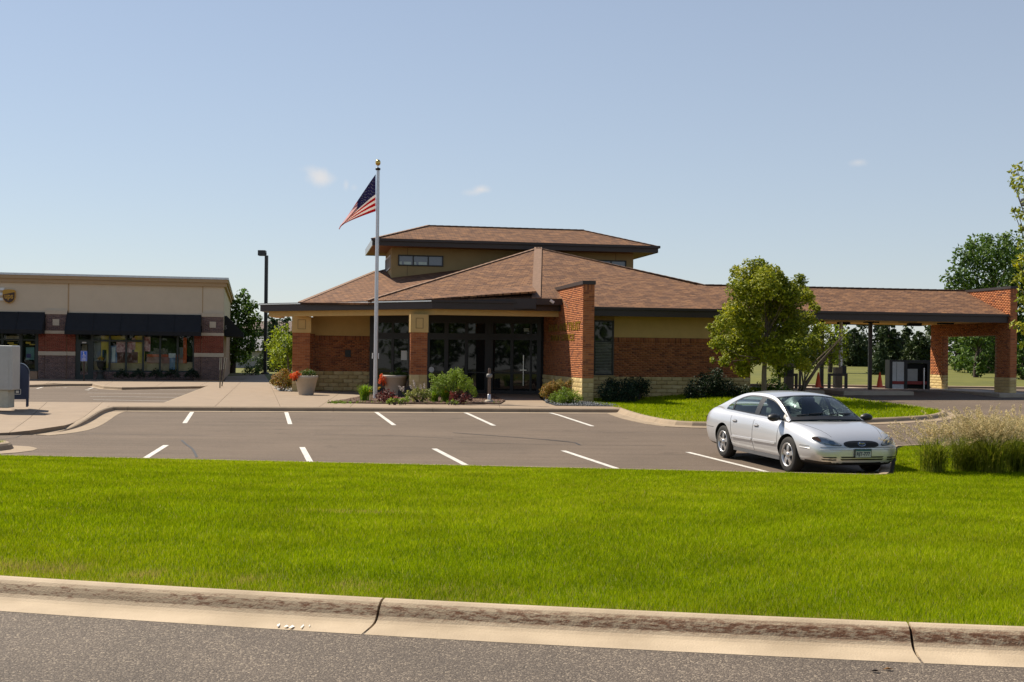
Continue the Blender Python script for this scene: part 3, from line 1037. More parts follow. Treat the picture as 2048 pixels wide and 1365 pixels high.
# pier wall that carries the lettering
pier = LB(MB(), BO, ey, -ex, 0, 7.4, -.394, -.006, -.2, 3.2)
LB(pier, BO, ey, -ex, .006, 4.85, -.393, -.007, 3.2, 4.19)
pier = pier.build('pier_wall', m_mortar, bank)
bc, sc_ = {}, {}
bricks(pier, B(0, 0), ex, -ey, 0, .40, .84, 3.97, m_brick_o, indiv=bc)
bricks(pier, B(0, 0), ex, -ey, 0, .40, 3.97, 4.17, m_brick_o, indiv=bc, soldier=True)
bricks(pier, B(0, 0), ey, -ex, 0, 7.4, .84, 3.2, m_brick)
bricks(pier, B(0, 0), ey, -ex, 0, 4.85, 3.2, 4.17, m_brick)
bricks(pier, B(.4, 0), ey, ex, 0, 3.5, .84, 4.17, m_brick)
bricks(pier, B(0, 4.85), ex, ey, 0, .4, 3.2, 4.17, m_brick)
bricks(pier, B(0, 0), ex, -ey, -.012, .412, 0, .84, m_lime_o, .42, .168, .012, .012, indiv=sc_, pname='stone', rough=.012)
bricks(pier, B(0, 0), ey, -ex, 0, 7.4, 0, .84, m_lime_o, .42, .168, .012, .012, indiv=sc_, pname='stone', rough=.012)
bricks(pier, B(.4, 0), ey, ex, 0, 3.5, 0, .84, m_lime, .42, .168, .012, .012, rough=.012, name='stonework')
LB(MB(), BO, ey, -ex, -.04, 4.9, -.44, .04, 4.17, 4.30).build('coping', m_fascia, bank)
put_text('lettering', 'BANK AND TRUST', .42, Z3(B(-.012, 5.9), 2.57), Z3(-ey, 0), (0, 0, 1), m_gold, bank, .012, 5.55, .008)
put_text('lettering', 'MAIN OFFICE', .34, Z3(B(-.012, 5.5), 2.2), Z3(-ey, 0), (0, 0, 1), m_gold, bank, .012, 4.2, .006)

# right wing
wing = MB()
WW = B(.4, 3.5)
LB(wing, WW, ex, -ey, 0, 7.2, -.3, -.006, -.3, 3.3)
wing = wing.build('wing_wall', m_mortar, bank)
wh = (0.0, 1.66, .80, 3.1)
bricks(wing, WW, ex, -ey, 1.66, 7.2, .84, 2.16, m_brick)
bricks(wing, WW, ex, -ey, 1.66, 7.2, 2.16, 2.36, m_brick, soldier=True)
bricks(wing, WW, ex, -ey, 0, 7.2, -.1, .84, m_lime, .42, .168, .012, .012, rough=.012, name='stonework')
LB(MB(), WW, ex, -ey, 1.66, 7.2, -.02, .014, 2.364, 3.2).build('stucco_band', m_stucco, bank)
wend = LB(MB(), B(7.6, 3.5), ey, ex, 0, 9, -.3, -.006, -.3, 3.3).build('end_wall', m_mortar, bank)
bricks(wend, B(7.6, 3.5), ey, ex, 0, 9, .84, 2.36, m_brick)
bricks(wend, B(7.6, 3.5), ey, ex, 0, 9, -.1, .84, m_lime, .42, .168, .012, .012, rough=.012, name='stonework')
LB(MB(), B(7.6, 3.5), ey, ex, 0, 9, -.02, .014, 2.364, 3.2).build('stucco_band', m_stucco, bank)


def window(parent, P0, d, n, s0, s1, z0, z1, cols, rows, fr=.05, proud=.03, glass=None, depth=.08, name='window', matf=None):
    """frame bars with a pane in every light"""
    f = MB()
    f_ = [0.0] + list(cols) + [1.0]; r_ = [0.0] + list(rows) + [1.0]
    LB(f, P0, d, n, s0, s0 + fr, -depth, proud, z0, z1); LB(f, P0, d, n, s1 - fr, s1, -depth, proud, z0, z1)
    LB(f, P0, d, n, s0 + fr, s1 - fr, -depth, proud - .002, z0, z0 + fr); LB(f, P0, d, n, s0 + fr, s1 - fr, -depth, proud - .002, z1 - fr, z1)
    for c in cols:
        s = s0 + (s1 - s0) * c; LB(f, P0, d, n, s - fr / 2, s + fr / 2, -depth, proud - .004, z0 + fr, z1 - fr)
    for c in rows:
        z = z0 + (z1 - z0) * c; LB(f, P0, d, n, s0 + fr, s1 - fr, -depth, proud - .006, z - fr / 2, z + fr / 2)
    w = f.build(name, matf or m_frame, parent)
    for i in range(len(f_) - 1):
        for j in range(len(r_) - 1):
            a, b = s0 + (s1 - s0) * f_[i], s0 + (s1 - s0) * f_[i + 1]; c, e = z0 + (z1 - z0) * r_[j], z0 + (z1 - z0) * r_[j + 1]
            p = MB(); LB(p, P0, d, n, a, b, .002, .010, c, e)
            p.build('pane', glass or m_bglass, w)
    return w


ww = window(bank, WW, ex, -ey, .03, 1.64, .88, 3.0, (.52,), (.62,), .06)
m_blind = M('window_blind', (.17, .17, .13), .6, var=.1)
for i in range(22):
    mb = MB(); z = .96 + i * .058
    LB(mb, WW, ex, -ey, .12, .80, .011, .014, z, z + .034); LB(mb, WW, ex, -ey, .92, 1.56, .011, .014, z, z + .034)
    mb.build('blind_slat', m_blind, ww)
MBs = LB(MB(), WW, ex, -ey, -.0, 1.7, -.05, .07, .84, .885).build('window_sill', m_lime_o, bank)

# body of the building behind the walls
core = [B(-9.28, 10.75), B(-6.9, 10.75), B(-.1, 7.9), B(.3, 3.9), B(7.3, 3.9), B(7.3, 16.5), B(-9.28, 16.5)]
MB().hexa([tuple(p) for p in core], -.3, 3.3).build('building_core', m_dark, bank)

# left entrance wall: brick, stucco band, stone base
LW = B(-9.3, 10.45); 
lw = LB(MB(), LW, ex, -ey, 0, 2.4, -.3, -.006, -.2, 3.3).build('porch_wall', m_mortar, bank)
bricks(lw, LW, ex, -ey, 0, 2.4, .84, 2.16, m_brick)
bricks(lw, LW, ex, -ey, 0, 2.4, 2.16, 2.36, m_brick, soldier=True)
bricks(lw, LW, ex, -ey, 0, 2.4, 0, .84, m_lime, .42, .168, .012, .012, rough=.012, name='stonework')
LB(MB(), LW, ex, -ey, 0, 2.4, -.02, .014, 2.364, 3.3).build('stucco_band', m_stucco, bank)
lws = LB(MB(), LW, ey, -ex, 0, 6, -.3, -.006, -.2, 3.3).build('side_wall', m_mortar, bank)
bricks(lws, LW, ey, -ex, 0, 6, .84, 2.36, m_brick)
bricks(lws, LW, ey, -ex, 0, 6, 0, .84, m_lime, .42, .168, .012, .012, rough=.012, name='stonework')
LB(MB(), LW, ey, -ex, 0, 6, -.02, .014, 2.364, 3.3).build('stucco_band', m_stucco, bank)
LB(MB(), LW, ex, -ey, 1.32, 1.56, .0, .05, 1.45, 1.75).build('night_drop', m_frame, bank)

# entrance storefront
Q1, Q0 = B(-6.92, 10.4), B(0, 7.35)
sd = (Q0 - Q1).normalized(); sn = Vector((sd.y, -sd.x)); SL = (Q0 - Q1).length
sf = MB()
LB(sf, Q1, sd, sn, 0, SL, -.2, -.05, -.1, 3.3)
sf = sf.build('storefront', m_dark, bank)
xr = lambda x: min(max(hitw(x, 700, Q1, sd)[0], 0), SL)
posts = [(735, 747), (783, 788), (817, 822), (855, 860), (889, 897), (930, 936), (970, 986), (1021, 1027), (1060, 1064), (1074, 1082)]
fb = MB()
for a, b in posts: LB(fb, Q1, sd, sn, xr(a), xr(b), -.06, .05, 0, 3.28)
for a, b in ((0, .14), (2.24, 2.51), (2.93, 3.28)): LB(fb, Q1, sd, sn, 0, SL, -.06, .046, a, b)
LB(fb, Q1, sd, sn, 0, SL, -.05, .042, .84, .90)
fb.build('storefront_frame', m_frame, sf)
pns = [(747, 783), (788, 817), (822, 855), (860, 889), (897, 930), (936, 970), (986, 1021), (1027, 1060), (1064, 1074)]
for a, b in pns:
    for z0, z1 in ((.14, .84), (.90, 2.24), (2.51, 2.93)):
        LB(MB(), Q1, sd, sn, xr(a) - .002, xr(b) + .002, .0, .008, z0, z1).build('pane', m_bglass, sf)
hd = MB()
s = xr(1048); LB(hd, Q1, sd, sn, s - .018, s + .018, .07, .11, .35, 1.62); LB(hd, Q1, sd, sn, s - .14, s + .14, .11, .14, .98, 1.02)
hd.build('door_handle', M('brushed_steel', (.6, .58, .54), .3, metal=.9), sf)
nt = MB(); s = xr(808); LB(nt, Q1, sd, sn, s - .13, s + .13, .010, .014, 1.35, 1.75); nt.build('paper_notice', m_white, sf)
nt = MB()
for s, z in ((xr(864), .96),):
    c = Q1 + sd * s + sn * .06
    nt.add([(c.x + sd.x * .12 * math.cos(t), c.y + sd.y * .12 * math.cos(t), z + .12 * math.sin(t)) for t in np.linspace(0, 2 * math.pi, 17)[:-1]], [tuple(range(16))])
nt.build('round_notice', m_white, sf)
nt = MB(); s = xr(1052); LB(nt, Q1, sd, sn, s - .11, s + .12, .010, .014, 2.60, 2.74); nt.build('exit_notice', M('pale_notice', (.35, .42, .38), .6), sf)

# porch columns
def column(u, v, w, parent, zs, top):
    P = B(u, v)
    c = MB()
    for P0, d, n in ((P, ex, -ey),):
        LB(c, P, ex, -ey, .006, w - .006, -(w - .006), -.006, -.1, top)
    col = c.build('porch_column', m_mortar, parent)
    faces = ((B(u, v), ex, -ey), (B(u, v), ey, -ex), (B(u + w, v), ey, ex))
    for k, (P0, d, n) in enumerate(faces):
        if k == 0:
            bricks(col, P0, d, n, 0, w, .84, 2.45, m_brick_o, indiv=bc)
        else:
            bricks(col, P0, d, n, 0, w, .84, 2.45, m_brick)
        bricks(col, P0, d, n, 0, w, 0, .84, m_lime_o, .32, .28, .012, .008, indiv=sc_, pname='stone', rough=.004)
    cap = MB(); LB(cap, P, ex, -ey, -.035, w + .035, -(w + .035), .035, 2.45, top); cap = cap.build('column_cap', m_stucco, col)
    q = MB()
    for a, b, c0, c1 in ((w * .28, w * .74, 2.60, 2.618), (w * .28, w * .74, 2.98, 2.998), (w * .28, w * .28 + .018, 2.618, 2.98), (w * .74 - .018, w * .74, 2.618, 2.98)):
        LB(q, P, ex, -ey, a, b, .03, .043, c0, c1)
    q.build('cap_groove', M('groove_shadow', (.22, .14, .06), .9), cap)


column(-5.73, 4.05, .62, bank, 0, 3.13)
column(-10.19, 9.39, .72, bank, 0, 3.13)
pil = LB(MB(), B(-9.62, 10.3), ex, -ey, 0, .36, -.4, .0, 0, 3.13).build('pilaster', m_mortar, bank)
bricks(pil, B(-9.62, 10.3), ex, -ey, 0, .36, .84, 2.42, m_brick)
LB(MB(), B(-9.62, 10.3), ex, -ey, -.02, .38, -.4, .03, 2.42, 3.13).build('pilaster_cap', m_stucco, bank)
LB(MB(), B(-9.62, 10.3), ex, -ey, -.01, .37, -.4, .02, 0, .84).build('pilaster_base', m_lime_o, bank)

# porch beam, fascia, ceiling
def offs(poly, o):
    """offset an open plan polyline to its right"""
    out = []
    for i in range(len(poly)):
        ns = []
        if i > 0: d = (poly[i] - poly[i - 1]).normalized(); ns.append(Vector((d.y, -d.x)))
        if i < len(poly) - 1: d = (poly[i + 1] - poly[i]).normalized(); ns.append(Vector((d.y, -d.x)))
        m = sum(ns, Vector((0, 0))); m /= (m.length_squared / len(ns)) if len(ns) > 1 else 1
        out.append(poly[i] + m * o)
    return out


PB = [B(-10.95, 12.6), B(-11.2, 10.4), B(-4.85, 4.0), B(-.01, 4.08)]


def band(name, o0, o1, z0, z1, mat, parent=bank, ends=None):
    a, b = offs(PB, o0), offs(PB, o1)
    for i in range(len(PB) - 1):
        q = [a[i], a[i + 1], b[i + 1], b[i]]
        ar = sum(q[k].x * q[(k + 1) % 4].y - q[(k + 1) % 4].x * q[k].y for k in range(4))
        if ar < 0: q.reverse()
        if ends is not None and i not in ends: continue
        MB().hexa([tuple(p) for p in q], z0, z1).build(name, mat, parent)


band('porch_beam', -.38, .0, 3.128, 3.37, m_stucco)
band('porch_fascia', -.30, .34, 3.345, 3.60, m_fascia)
band('porch_gutter', -.2, .40, 3.60, 3.675, m_fascia)
band('drip_edge', .36, .418, 3.612, 3.652, m_trimlit, ends=(0, 1))
ceil_ = offs(PB, -.2)
cp = [tuple(p) for p in ceil_] + [tuple(B(-.0, 7.5)), tuple(B(-6.95, 10.55)), tuple(B(-9.3, 10.7)), tuple(B(-9.3, 12.6))]
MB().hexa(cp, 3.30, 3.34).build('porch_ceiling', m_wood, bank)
m_lamp = M('recessed_lamp', (.75, .72, .66), .4)
for u, v in ((-7.9, 8.2), (-6.0, 6.2), (-5.2, 7.2), (-3.0, 5.3), (-1.4, 5.2), (-2.2, 6.8)):
    p = B(u, v); MB().lathe([(0.0, 3.292), (.11, 3.292), (.12, 3.30), (.12, 3.31)], (p.x, p.y, 0), 16).build('ceiling_lamp', m_lamp, bank)
MB().hexa([tuple(p) for p in offs(PB, .30)] + [tuple(B(-.01, 7.5)), tuple(B(-9.3, 12.6))], 3.60, 3.64).build('porch_roof_deck', m_fascia, bank)

# ---- roofs
PK, PV0, PZ0 = .345, 2.4, 3.45


def rz(u, v):
    return PZ0 + PK * (v - PV0)


def R3(u, v, z=None):
    return Z3(B(u, v), rz(u, v) if z is None else z)


def ray_front(x, y):
    """photo pixel -> point on the long front roof slope"""
    u, v = px(x, y); t = 48.0
    for _ in range(60):
        _, vv = uvof((u * t, t)); z = rz(0, vv)
        g = (HC + v * t) - z
        dt = v - PK * (ey.x * u + ey.y)
        t -= g / dt
    return Vector((u * t, t, HC + v * t))


RA = ray_front(1076, 497); RC = ray_front(1072, 597); RR_ = ray_front(1395, 571)
uA, vA = uvof(RA); uC, vC = uvof(RC); uR, vR = uvof(RR_)
RL = U(735, 601.5, 46.9)
VR = 5.69; ZR = rz(0, VR)
roofs = roofplane('front_roof', [RA, RC, R3(-.02, vC), R3(-.02, PV0), R3(17.98, PV0), R3(17.98, VR), R3(uR, VR), RR_] if vR < VR else [RA, RC, R3(-.02, vC), R3(-.02, PV0), R3(17.98, PV0), R3(17.98, VR), R3(uR + .3, VR)], Z3(ex, 0), bank)
roofplane('porch_roof', [RA, RL, RC], Z3(Vector((RC.x - RL.x, RC.y - RL.y)).normalized(), 0), bank)
roofplane('canopy_back_roof', [R3(8.4, VR), R3(17.98, VR), Z3(B(17.98, 8.98), PZ0), Z3(B(8.4, 8.98), PZ0)], Z3(ex, 0), bank)
hR = R3(uR + .3, VR)
roofplane('side_roof', [RA, hR, Z3(B(8.7, 8.98), PZ0), Z3(B(8.7, 16.5), PZ0), Z3(B(uA, 16.5), RA.z)], Z3(ey, 0), bank)
# back-left slope through the porch eave and the clerestory foot
pP1 = U(600, 605.5, 49.0); pL = RL - Vector((0, 0, .10)); pC = U(779, 556, 54.5)
nn = (pL - pP1).cross(pC - pP1).normalized()
def bz(p): return pP1.z - (nn.x * (p[0] - pP1.x) + nn.y * (p[1] - pP1.y)) / nn.z
P2 = U(750, 564.5, 57.5)
bl = [pP1, pL, Z3(RC, 0), Z3(B(-.5, 9.5), 0), Z3(B(.2, 14), 0), Z3(B(-5.5, 17.5), 0), P2]
bl = [Vector((p[0], p[1], bz(p))) for p in bl]
roofplane('left_roof', bl, Z3(Vector((pL.x - pP1.x, pL.y - pP1.y)).normalized(), 0), bank)
farl = Z3(B(-10.6, 16.8), 3.62)
roofplane('left_side_roof', [pP1, Vector((P2.x, P2.y, bz(P2))), Vector((bl[5].x, bl[5].y, bl[5].z)), farl], Z3(ey, 0), bank)
bkp = Vector((-1.5, 55.0, 0)); bkp.z = bz(bkp)
roofplane('porch_roof_back', [RA, bkp, RL], Z3(Vector((RA.x - RL.x, RA.y - RL.y)).normalized(), 0), bank, t=.03)
m_cap = M('hip_cap_shingles', (.225, .132, .084), .9, var=.18, scale=9, bump=.4)


def caps(name, a, b, parent, w=.26):
    a, b = Vector(a), Vector(b); L = (b - a).length; k = max(2, int(L / .34)); d = (b - a).normalized()
    mb = MB()
    for i in range(k):
        p, q = a + d * (L * i / k), a + d * (L * (i + 1.15) / k)
        mb.beam(p + Vector((0, 0, .010)), q + Vector((0, 0, .022)), w, .03)
    return tag(mb.build(name, m_cap, parent), kind='stuff')


caps('hip_caps', RC, RA, bank, .34); caps('hip_caps', RL, RA, bank, .2); caps('hip_caps', hR, RA, bank, .2); caps('ridge_caps', hR, R3(17.98, VR), bank, .2)
caps('hip_caps', pP1, Vector((P2.x, P2.y, bz(P2))), bank, .2)
# eave boards
ef = MB(); LB(ef, B(0, PV0), ex, -ey, .41, 17.98, -.04, .02, 3.14, 3.45); ef.build('wing_fascia', m_fascia, bank)
LB(MB(), B(0, PV0), ex, -ey, .41, 17.98, -.0, .10, 3.385, 3.475).build('wing_gutter', m_fascia, bank)
LB(MB(), B(0, vC), ex, -ey, uC, -.02, -.04, .02, 3.56, rz(0, vC) - .01).build('porch_eave_board', m_fascia, bank)
q0, q1 = Vector((RL.x, RL.y)), Vector((RC.x, RC.y))
dd = (q1 - q0).normalized()
nd = Vector((dd.y, -dd.x)) * .02
eb = MB()
t0, t1 = RL + Vector((dd.x * 1.6, dd.y * 1.6, -.02)), RC + Vector((0, 0, -.005))
eb.add([(t0.x + nd.x, t0.y + nd.y, 3.4), (t1.x + nd.x, t1.y + nd.y, 3.4), (t1.x + nd.x, t1.y + nd.y, t1.z), (t0.x + nd.x, t0.y + nd.y, t0.z), (t0.x - nd.x * 3, t0.y - nd.y * 3, 3.4), (t1.x - nd.x * 3, t1.y - nd.y * 3, 3.4), (t1.x - nd.x * 3, t1.y - nd.y * 3, t1.z), (t0.x - nd.x * 3, t0.y - nd.y * 3, t0.z)],
       [(0, 1, 2, 3), (5, 4, 7, 6), (3, 2, 6, 7), (0, 3, 7, 4), (1, 5, 6, 2), (0, 4, 5, 1)])
eb.build('porch_eave_board', m_fascia, bank)
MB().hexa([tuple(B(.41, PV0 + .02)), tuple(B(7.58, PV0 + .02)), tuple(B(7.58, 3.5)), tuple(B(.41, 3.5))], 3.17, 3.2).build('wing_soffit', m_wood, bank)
e0 = U(1100, 601, 45.4)
MB().tube([e0, e0 + Vector((.14, 0, -.1))], .05, 8).build('gutter_end', m_white, bank)

# ---- clerestory
CF, CL_, CR_ = 13.11, -5.85, 5.48
cw = MB()
LB(cw, B(0, CF), ex, -ey, CL_, CR_, -4.0, 0, 4.4, 6.5)
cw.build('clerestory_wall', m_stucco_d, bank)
for s in (CL_ + .72, 4.62):
    LB(MB(), B(0, CF), ex, -ey, s - .012, s + .012, .0, .004, 4.6, 6.42).build('control_joint', M('joint_line', (.15, .11, .06), .9), bank)
m_sky_glass = M('clerestory_glass', (.13, .15, .20), .06, var=.05, spec=.8)
a0, za = hitw(796, 510, B(0, CF), ex); a1, zb = hitw(886, 534, B(0, CF), ex)
cwin = window(bank, B(0, CF), ex, -ey, a0, a1, zb, za, (.333, .667), (), .055, .05, m_sky_glass)
for x0, x1 in ((798, 803), (808, 822), (828, 832), (837, 853)):
    mb = MB(); LB(mb, B(0, CF), ex, -ey, hitw(x0, 525, B(0, CF), ex)[0], hitw(x1, 525, B(0, CF), ex)[0], 0.011, .014, zb + .06, zb + .19)
    mb.build('far_window_glow', M('painted_daylight', (.55, .66, .60), .5), cwin)  # opaque pale strips: daylight from the far windows painted as colour
b0, zc = hitw(1160, 519.5, B(0, CF), ex); b1, zd = hitw(1252, 521, B(0, CF), ex)
window(bank, B(0, CF), ex, -ey, b0, b1, zb, zc, (.333, .667), (), .055, .05, m_sky_glass)
window(bank, B(CL_, CF), ey, -ex, .35, 3.6, zb - .1, za + .02, (.2, .4, .6, .8), (), .05, .05, m_sky_glass, matf=M('pale_frame', (.55, .53, .5), .5))
E0, E1, F0, F1, ZE = -6.78, 6.38, 12.1, 18.05, 6.70
k0, k1, kv, kz = -4.03, 3.47, 15.05, 7.66
cn = [Z3(B(E0, F0), ZE), Z3(B(E1, F0), ZE), Z3(B(E1, F1), ZE), Z3(B(E0, F1), ZE)]
g0, g1 = Z3(B(k0, kv), kz), Z3(B(k1, kv), kz)
roofplane('upper_roof', [cn[0], cn[1], g1, g0], Z3(ex, 0), bank)
roofplane('upper_roof', [cn[1], cn[2], g1], Z3(ey, 0), bank)
roofplane('upper_roof', [cn[2], cn[3], g0, g1], Z3(ex, 0), bank)
roofplane('upper_roof', [cn[3], cn[0], g0], Z3(ey, 0), bank)
for a, b in ((cn[0], g0), (cn[1], g1), (g0, g1)): caps('hip_caps', a, b, bank, .2)
uf = MB()
LB(uf, B(E0, F0), ex, -ey, 0, E1 - E0, -.04, .0, 6.41, 6.70); LB(uf, B(E0, F1), ex, ey, 0, E1 - E0, -.04, .0, 6.41, 6.70)
LB(uf, B(E1, F0), ey, ex, .042, F1 - F0 - .042, -.04, .0, 6.41, 6.70)
uf.build('upper_fascia', m_fascia, bank)
m_fasc_lit = M('sunlit_fascia_metal', (.30, .28, .27), .3, metal=.5)  # lit copy of the brown fascia: sunlight put into the paler colour
LB(MB(), B(E0, F0), ey, -ex, .0, F1 - F0, -.03, .01, 6.412, 6.72).build('upper_fascia_side', m_fasc_lit, bank)
LB(MB(), B(E0, F0), ex, -ey, -.05, E1 - E0 + .05, -.0, .09, 6.62, 6.73).build('upper_gutter', m_fascia, bank)
LB(MB(), B(E1, F0), ey, ex, -.05, F1 - F0, -.0, .09, 6.62, 6.73).build('upper_gutter', m_fascia, bank)
MB().hexa([tuple(B(E0 + .03, F0 + .03)), tuple(B(E1 - .03, F0 + .03)), tuple(B(E1 - .03, F1 - .03)), tuple(B(E0 + .03, F1 - .03))], 6.43, 6.46).build('upper_soffit', m_wood, bank)

# ------------------------------------------------------------------ drive-through end of the canopy
dt = thing('drive_through_canopy', 'brick end wall, steel posts and ceiling of the drive-through at the far right', 'canopy', Z3(B(18, 5), .2))
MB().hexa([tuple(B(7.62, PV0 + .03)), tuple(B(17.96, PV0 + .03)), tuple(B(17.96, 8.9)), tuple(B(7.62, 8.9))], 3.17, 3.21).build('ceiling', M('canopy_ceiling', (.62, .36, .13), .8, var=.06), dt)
LB(MB(), B(0, 8.98), ex, ey, 7.62, 17.98, -.04, .02, 3.14, 3.45).build('back_fascia', m_fascia, dt)
EW = B(18.0, 2.25); zt_ = 4.60; zb_ = .33
ew = MB()
LB(ew, EW, ey, -ex, 0, 1.08, -.274, -.006, 0, zt_ - .1); LB(ew, EW, ey, -ex, 5.15, 6.15, -.274, -.006, 0, zt_ - .1); LB(ew, EW, ey, -ex, 1.08, 5.15, -.274, -.006, 2.63, zt_ - .1)
ew = ew.build('end_wall', m_mortar, dt)
hol = [(1.08, 5.15, 0, 2.63)]
bricks(ew, EW, ey, -ex, 0, 6.15, .95, zt_ - .1, m_brick, holes=hol)
bricks(ew, B(18.28, 2.25), ey, ex, 0, 6.15, .95, zt_ - .1, m_brick, holes=hol)
bricks(ew, EW, ex, -ey, 0, .28, .95, zt_ - .3, m_brick_o, indiv={})
bricks(ew, EW, ex, -ey, 0, .28, zt_ - .3, zt_ - .1, m_brick_o, soldier=True, indiv={})
bricks(ew, B(18.0, 2.25 + 5.15), ex, -ey, 0, .28, .95, 2.63, m_brick)
for a, b in ((0, 1.08), (5.15, 6.15)):
    bricks(ew, EW, ey, -ex, a, b, zb_, .95, m_lime_o, .42, .124, .012, .014, indiv={}, pname='stone', rough=.01)
bricks(ew, EW, ex, -ey, 0, .28, zb_, .95, m_lime_o, .42, .124, .012, .014, indiv={}, pname='stone', rough=.01)
bricks(ew, B(18.0, 7.4), ex, -ey, 0, .28, zb_, .95, m_lime, .42, .124, .012, .014, rough=.01, name='stonework')
LB(MB(), EW, ey, -ex, -.03, 6.18, -.31, .03, zt_ - .1, zt_).build('coping', m_fascia, dt)
m_isl = M('island_concrete', (.40, .33, .25), .85, var=.1, scale=3)
isls = tag(bpy.data.objects.new('drive_islands', None), kind='structure'); COL.objects.link(isls)
for u0, u1, v0, v1 in ((9.0, 10.6, 3.2, 8.6), (11.3, 14.3, 3.0, 8.6), (17.2, 19.0, 1.7, 9.0)):
    zz = float(zlot(*B((u0 + u1) / 2, v0)))
    bevel(MB().hexa([tuple(B(u0, v0)), tuple(B(u1, v0)), tuple(B(u1, v1)), tuple(B(u0, v1))], zz - .2, .345 + .012 * (v0 - 2)).build('island', m_isl, isls), .03)
m_post = M('brown_post_paint', (.035, .022, .016), .5)
for xx in (1643.5, 1740):
    g = U(xx, 700, 49.7); MB().box((g.x - .07, g.y - .07, .2), (g.x + .07, g.y + .07, 3.18)).build('post', m_post, dt)
for i, (x0, x1, y0, y1, D) in enumerate(((1618, 1645, 635, 645, 49.5), (1674, 1708, 636, 642, 49.0), (1676, 1699, 641, 649, 50.5), (1729, 1757, 637, 646, 49.6), (1799, 1832, 638, 645, 49.2), (1816, 1842, 645, 652.5, 51.0), (1877, 1906, 641, 649, 50.0))):
    a, b = U(x0, y1, D), U(x1, y0, D)
    MB().box((a.x, D - .1, a.z), (b.x, D + .2, 3.18)).build('lane_light_box', m_dark, dt)
# ================================================================== shop building on the left
shop = thing('shop_building', 'long low shop with beige stucco, dark awnings and striped brick piers at left', 'building', (-22, 68, 0))
SA = R(12.4)
P0s = Vector((-16.06, 66.8)); sl = Vector((-math.cos(SA), -math.sin(SA))); sout = Vector((math.sin(SA), -math.cos(SA))); sbk = Vector((-math.sin(SA), math.cos(SA)))


def hs(x, y=700):
    return hitw(x, y, P0s, sl)


m_sst = M('beige_stucco', (.62, .515, .375), .92, var=.04, scale=1.5, bump=.15, bscale=120)
m_corn = M('tan_cornice', (.44, .30, .165), .9, var=.04)
m_mauve = Mrnd('mauve_brick', [(.14, .10, .098), (.19, .13, .122), (.22, .15, .138)], .9, 'attr')
m_dred = Mrnd('dark_red_brick', [(.22, .055, .035), (.27, .066, .042), (.29, .075, .048)], .9, 'attr')
m_band = M('beige_stone_band', (.56, .47, .35), .9, var=.05)
m_awn = M('black_canvas', (.010, .011, .013), .85, var=.2, scale=3)
m_green = M('green_frame', (.02, .03, .026), .5)
m_cap_l = M('pale_metal_cap', (.62, .66, .68), .35, metal=.3)
SLEN = 24.0
ZT = hs(300, 554.5)[1]
mb = MB(); LB(mb, P0s, sl, sout, 0.02, SLEN, -.3, 0, 3.0, ZT - .1); LB(mb, P0s, sbk, -sl, .02, 28, -.3, 0, 2.8, ZT - .1)
mb.build('upper_wall', m_sst, shop)
LB(MB(), P0s, sl, sout, 0, SLEN, -.5, -.35, -.1, 3.0).build('interior_back', m_dark, shop)
mb = MB(); LB(mb, P0s, sl, sout, -.12, SLEN, -.2, .12, ZT - .46, ZT - .24); mb.build('cornice_lower', m_corn, shop)
mb = MB(); LB(mb, P0s, sl, sout, -.2, SLEN, -.2, .2, ZT - .24, ZT - .06); mb.build('cornice_upper', m_corn, shop)
mb = MB(); LB(mb, P0s, sl, sout, -.24, SLEN, -.2, .24, ZT - .06, ZT + .05); mb.build('roof_edge', m_cap_l, shop)
mb = MB(); LB(mb, P0s, sbk, -sl, .25, 28, -.2, .12, ZT - .46, ZT - .24); LB(mb, P0s, sbk, -sl, .25, 28, -.2, .2, ZT - .239, ZT - .06); mb.build('side_cornice', m_corn, shop)
LB(MB(), P0s, sbk, -sl, .25, 28, -.2, .24, ZT - .059, ZT + .048).build('side_roof_edge', m_cap_l, shop)
q = [P0s + sl * .3 + sbk * .3, P0s + sl * SLEN + sbk * .3, P0s + sl * SLEN + sbk * 28, P0s + sl * .3 + sbk * 28]
MB().hexa([tuple(p) for p in q][::-1], ZT - .5, ZT - .3).build('roof', m_cap_l, shop)
LB(MB(), P0s, sbk, -sl, .02, 28, -.3, -.006, -.1, 2.8).build('side_wall', m_mortar, shop)
MB().hexa([tuple(p) for p in (P0s + sl * .5 + sbk * 2.5, P0s + sl * SLEN + sbk * 2.5, P0s + sl * SLEN + sbk * 27, P0s + sl * .5 + sbk * 27)][::-1], -.1, ZT - .45).build('building_core', m_dark, shop)
for a, b in ((134, 137), (403, 405)):
    LB(MB(), P0s, sl, sout, hs(b)[0], hs(a)[0], 0, .004, 3.6, ZT - .46).build('wall_joint', m_corn, shop)


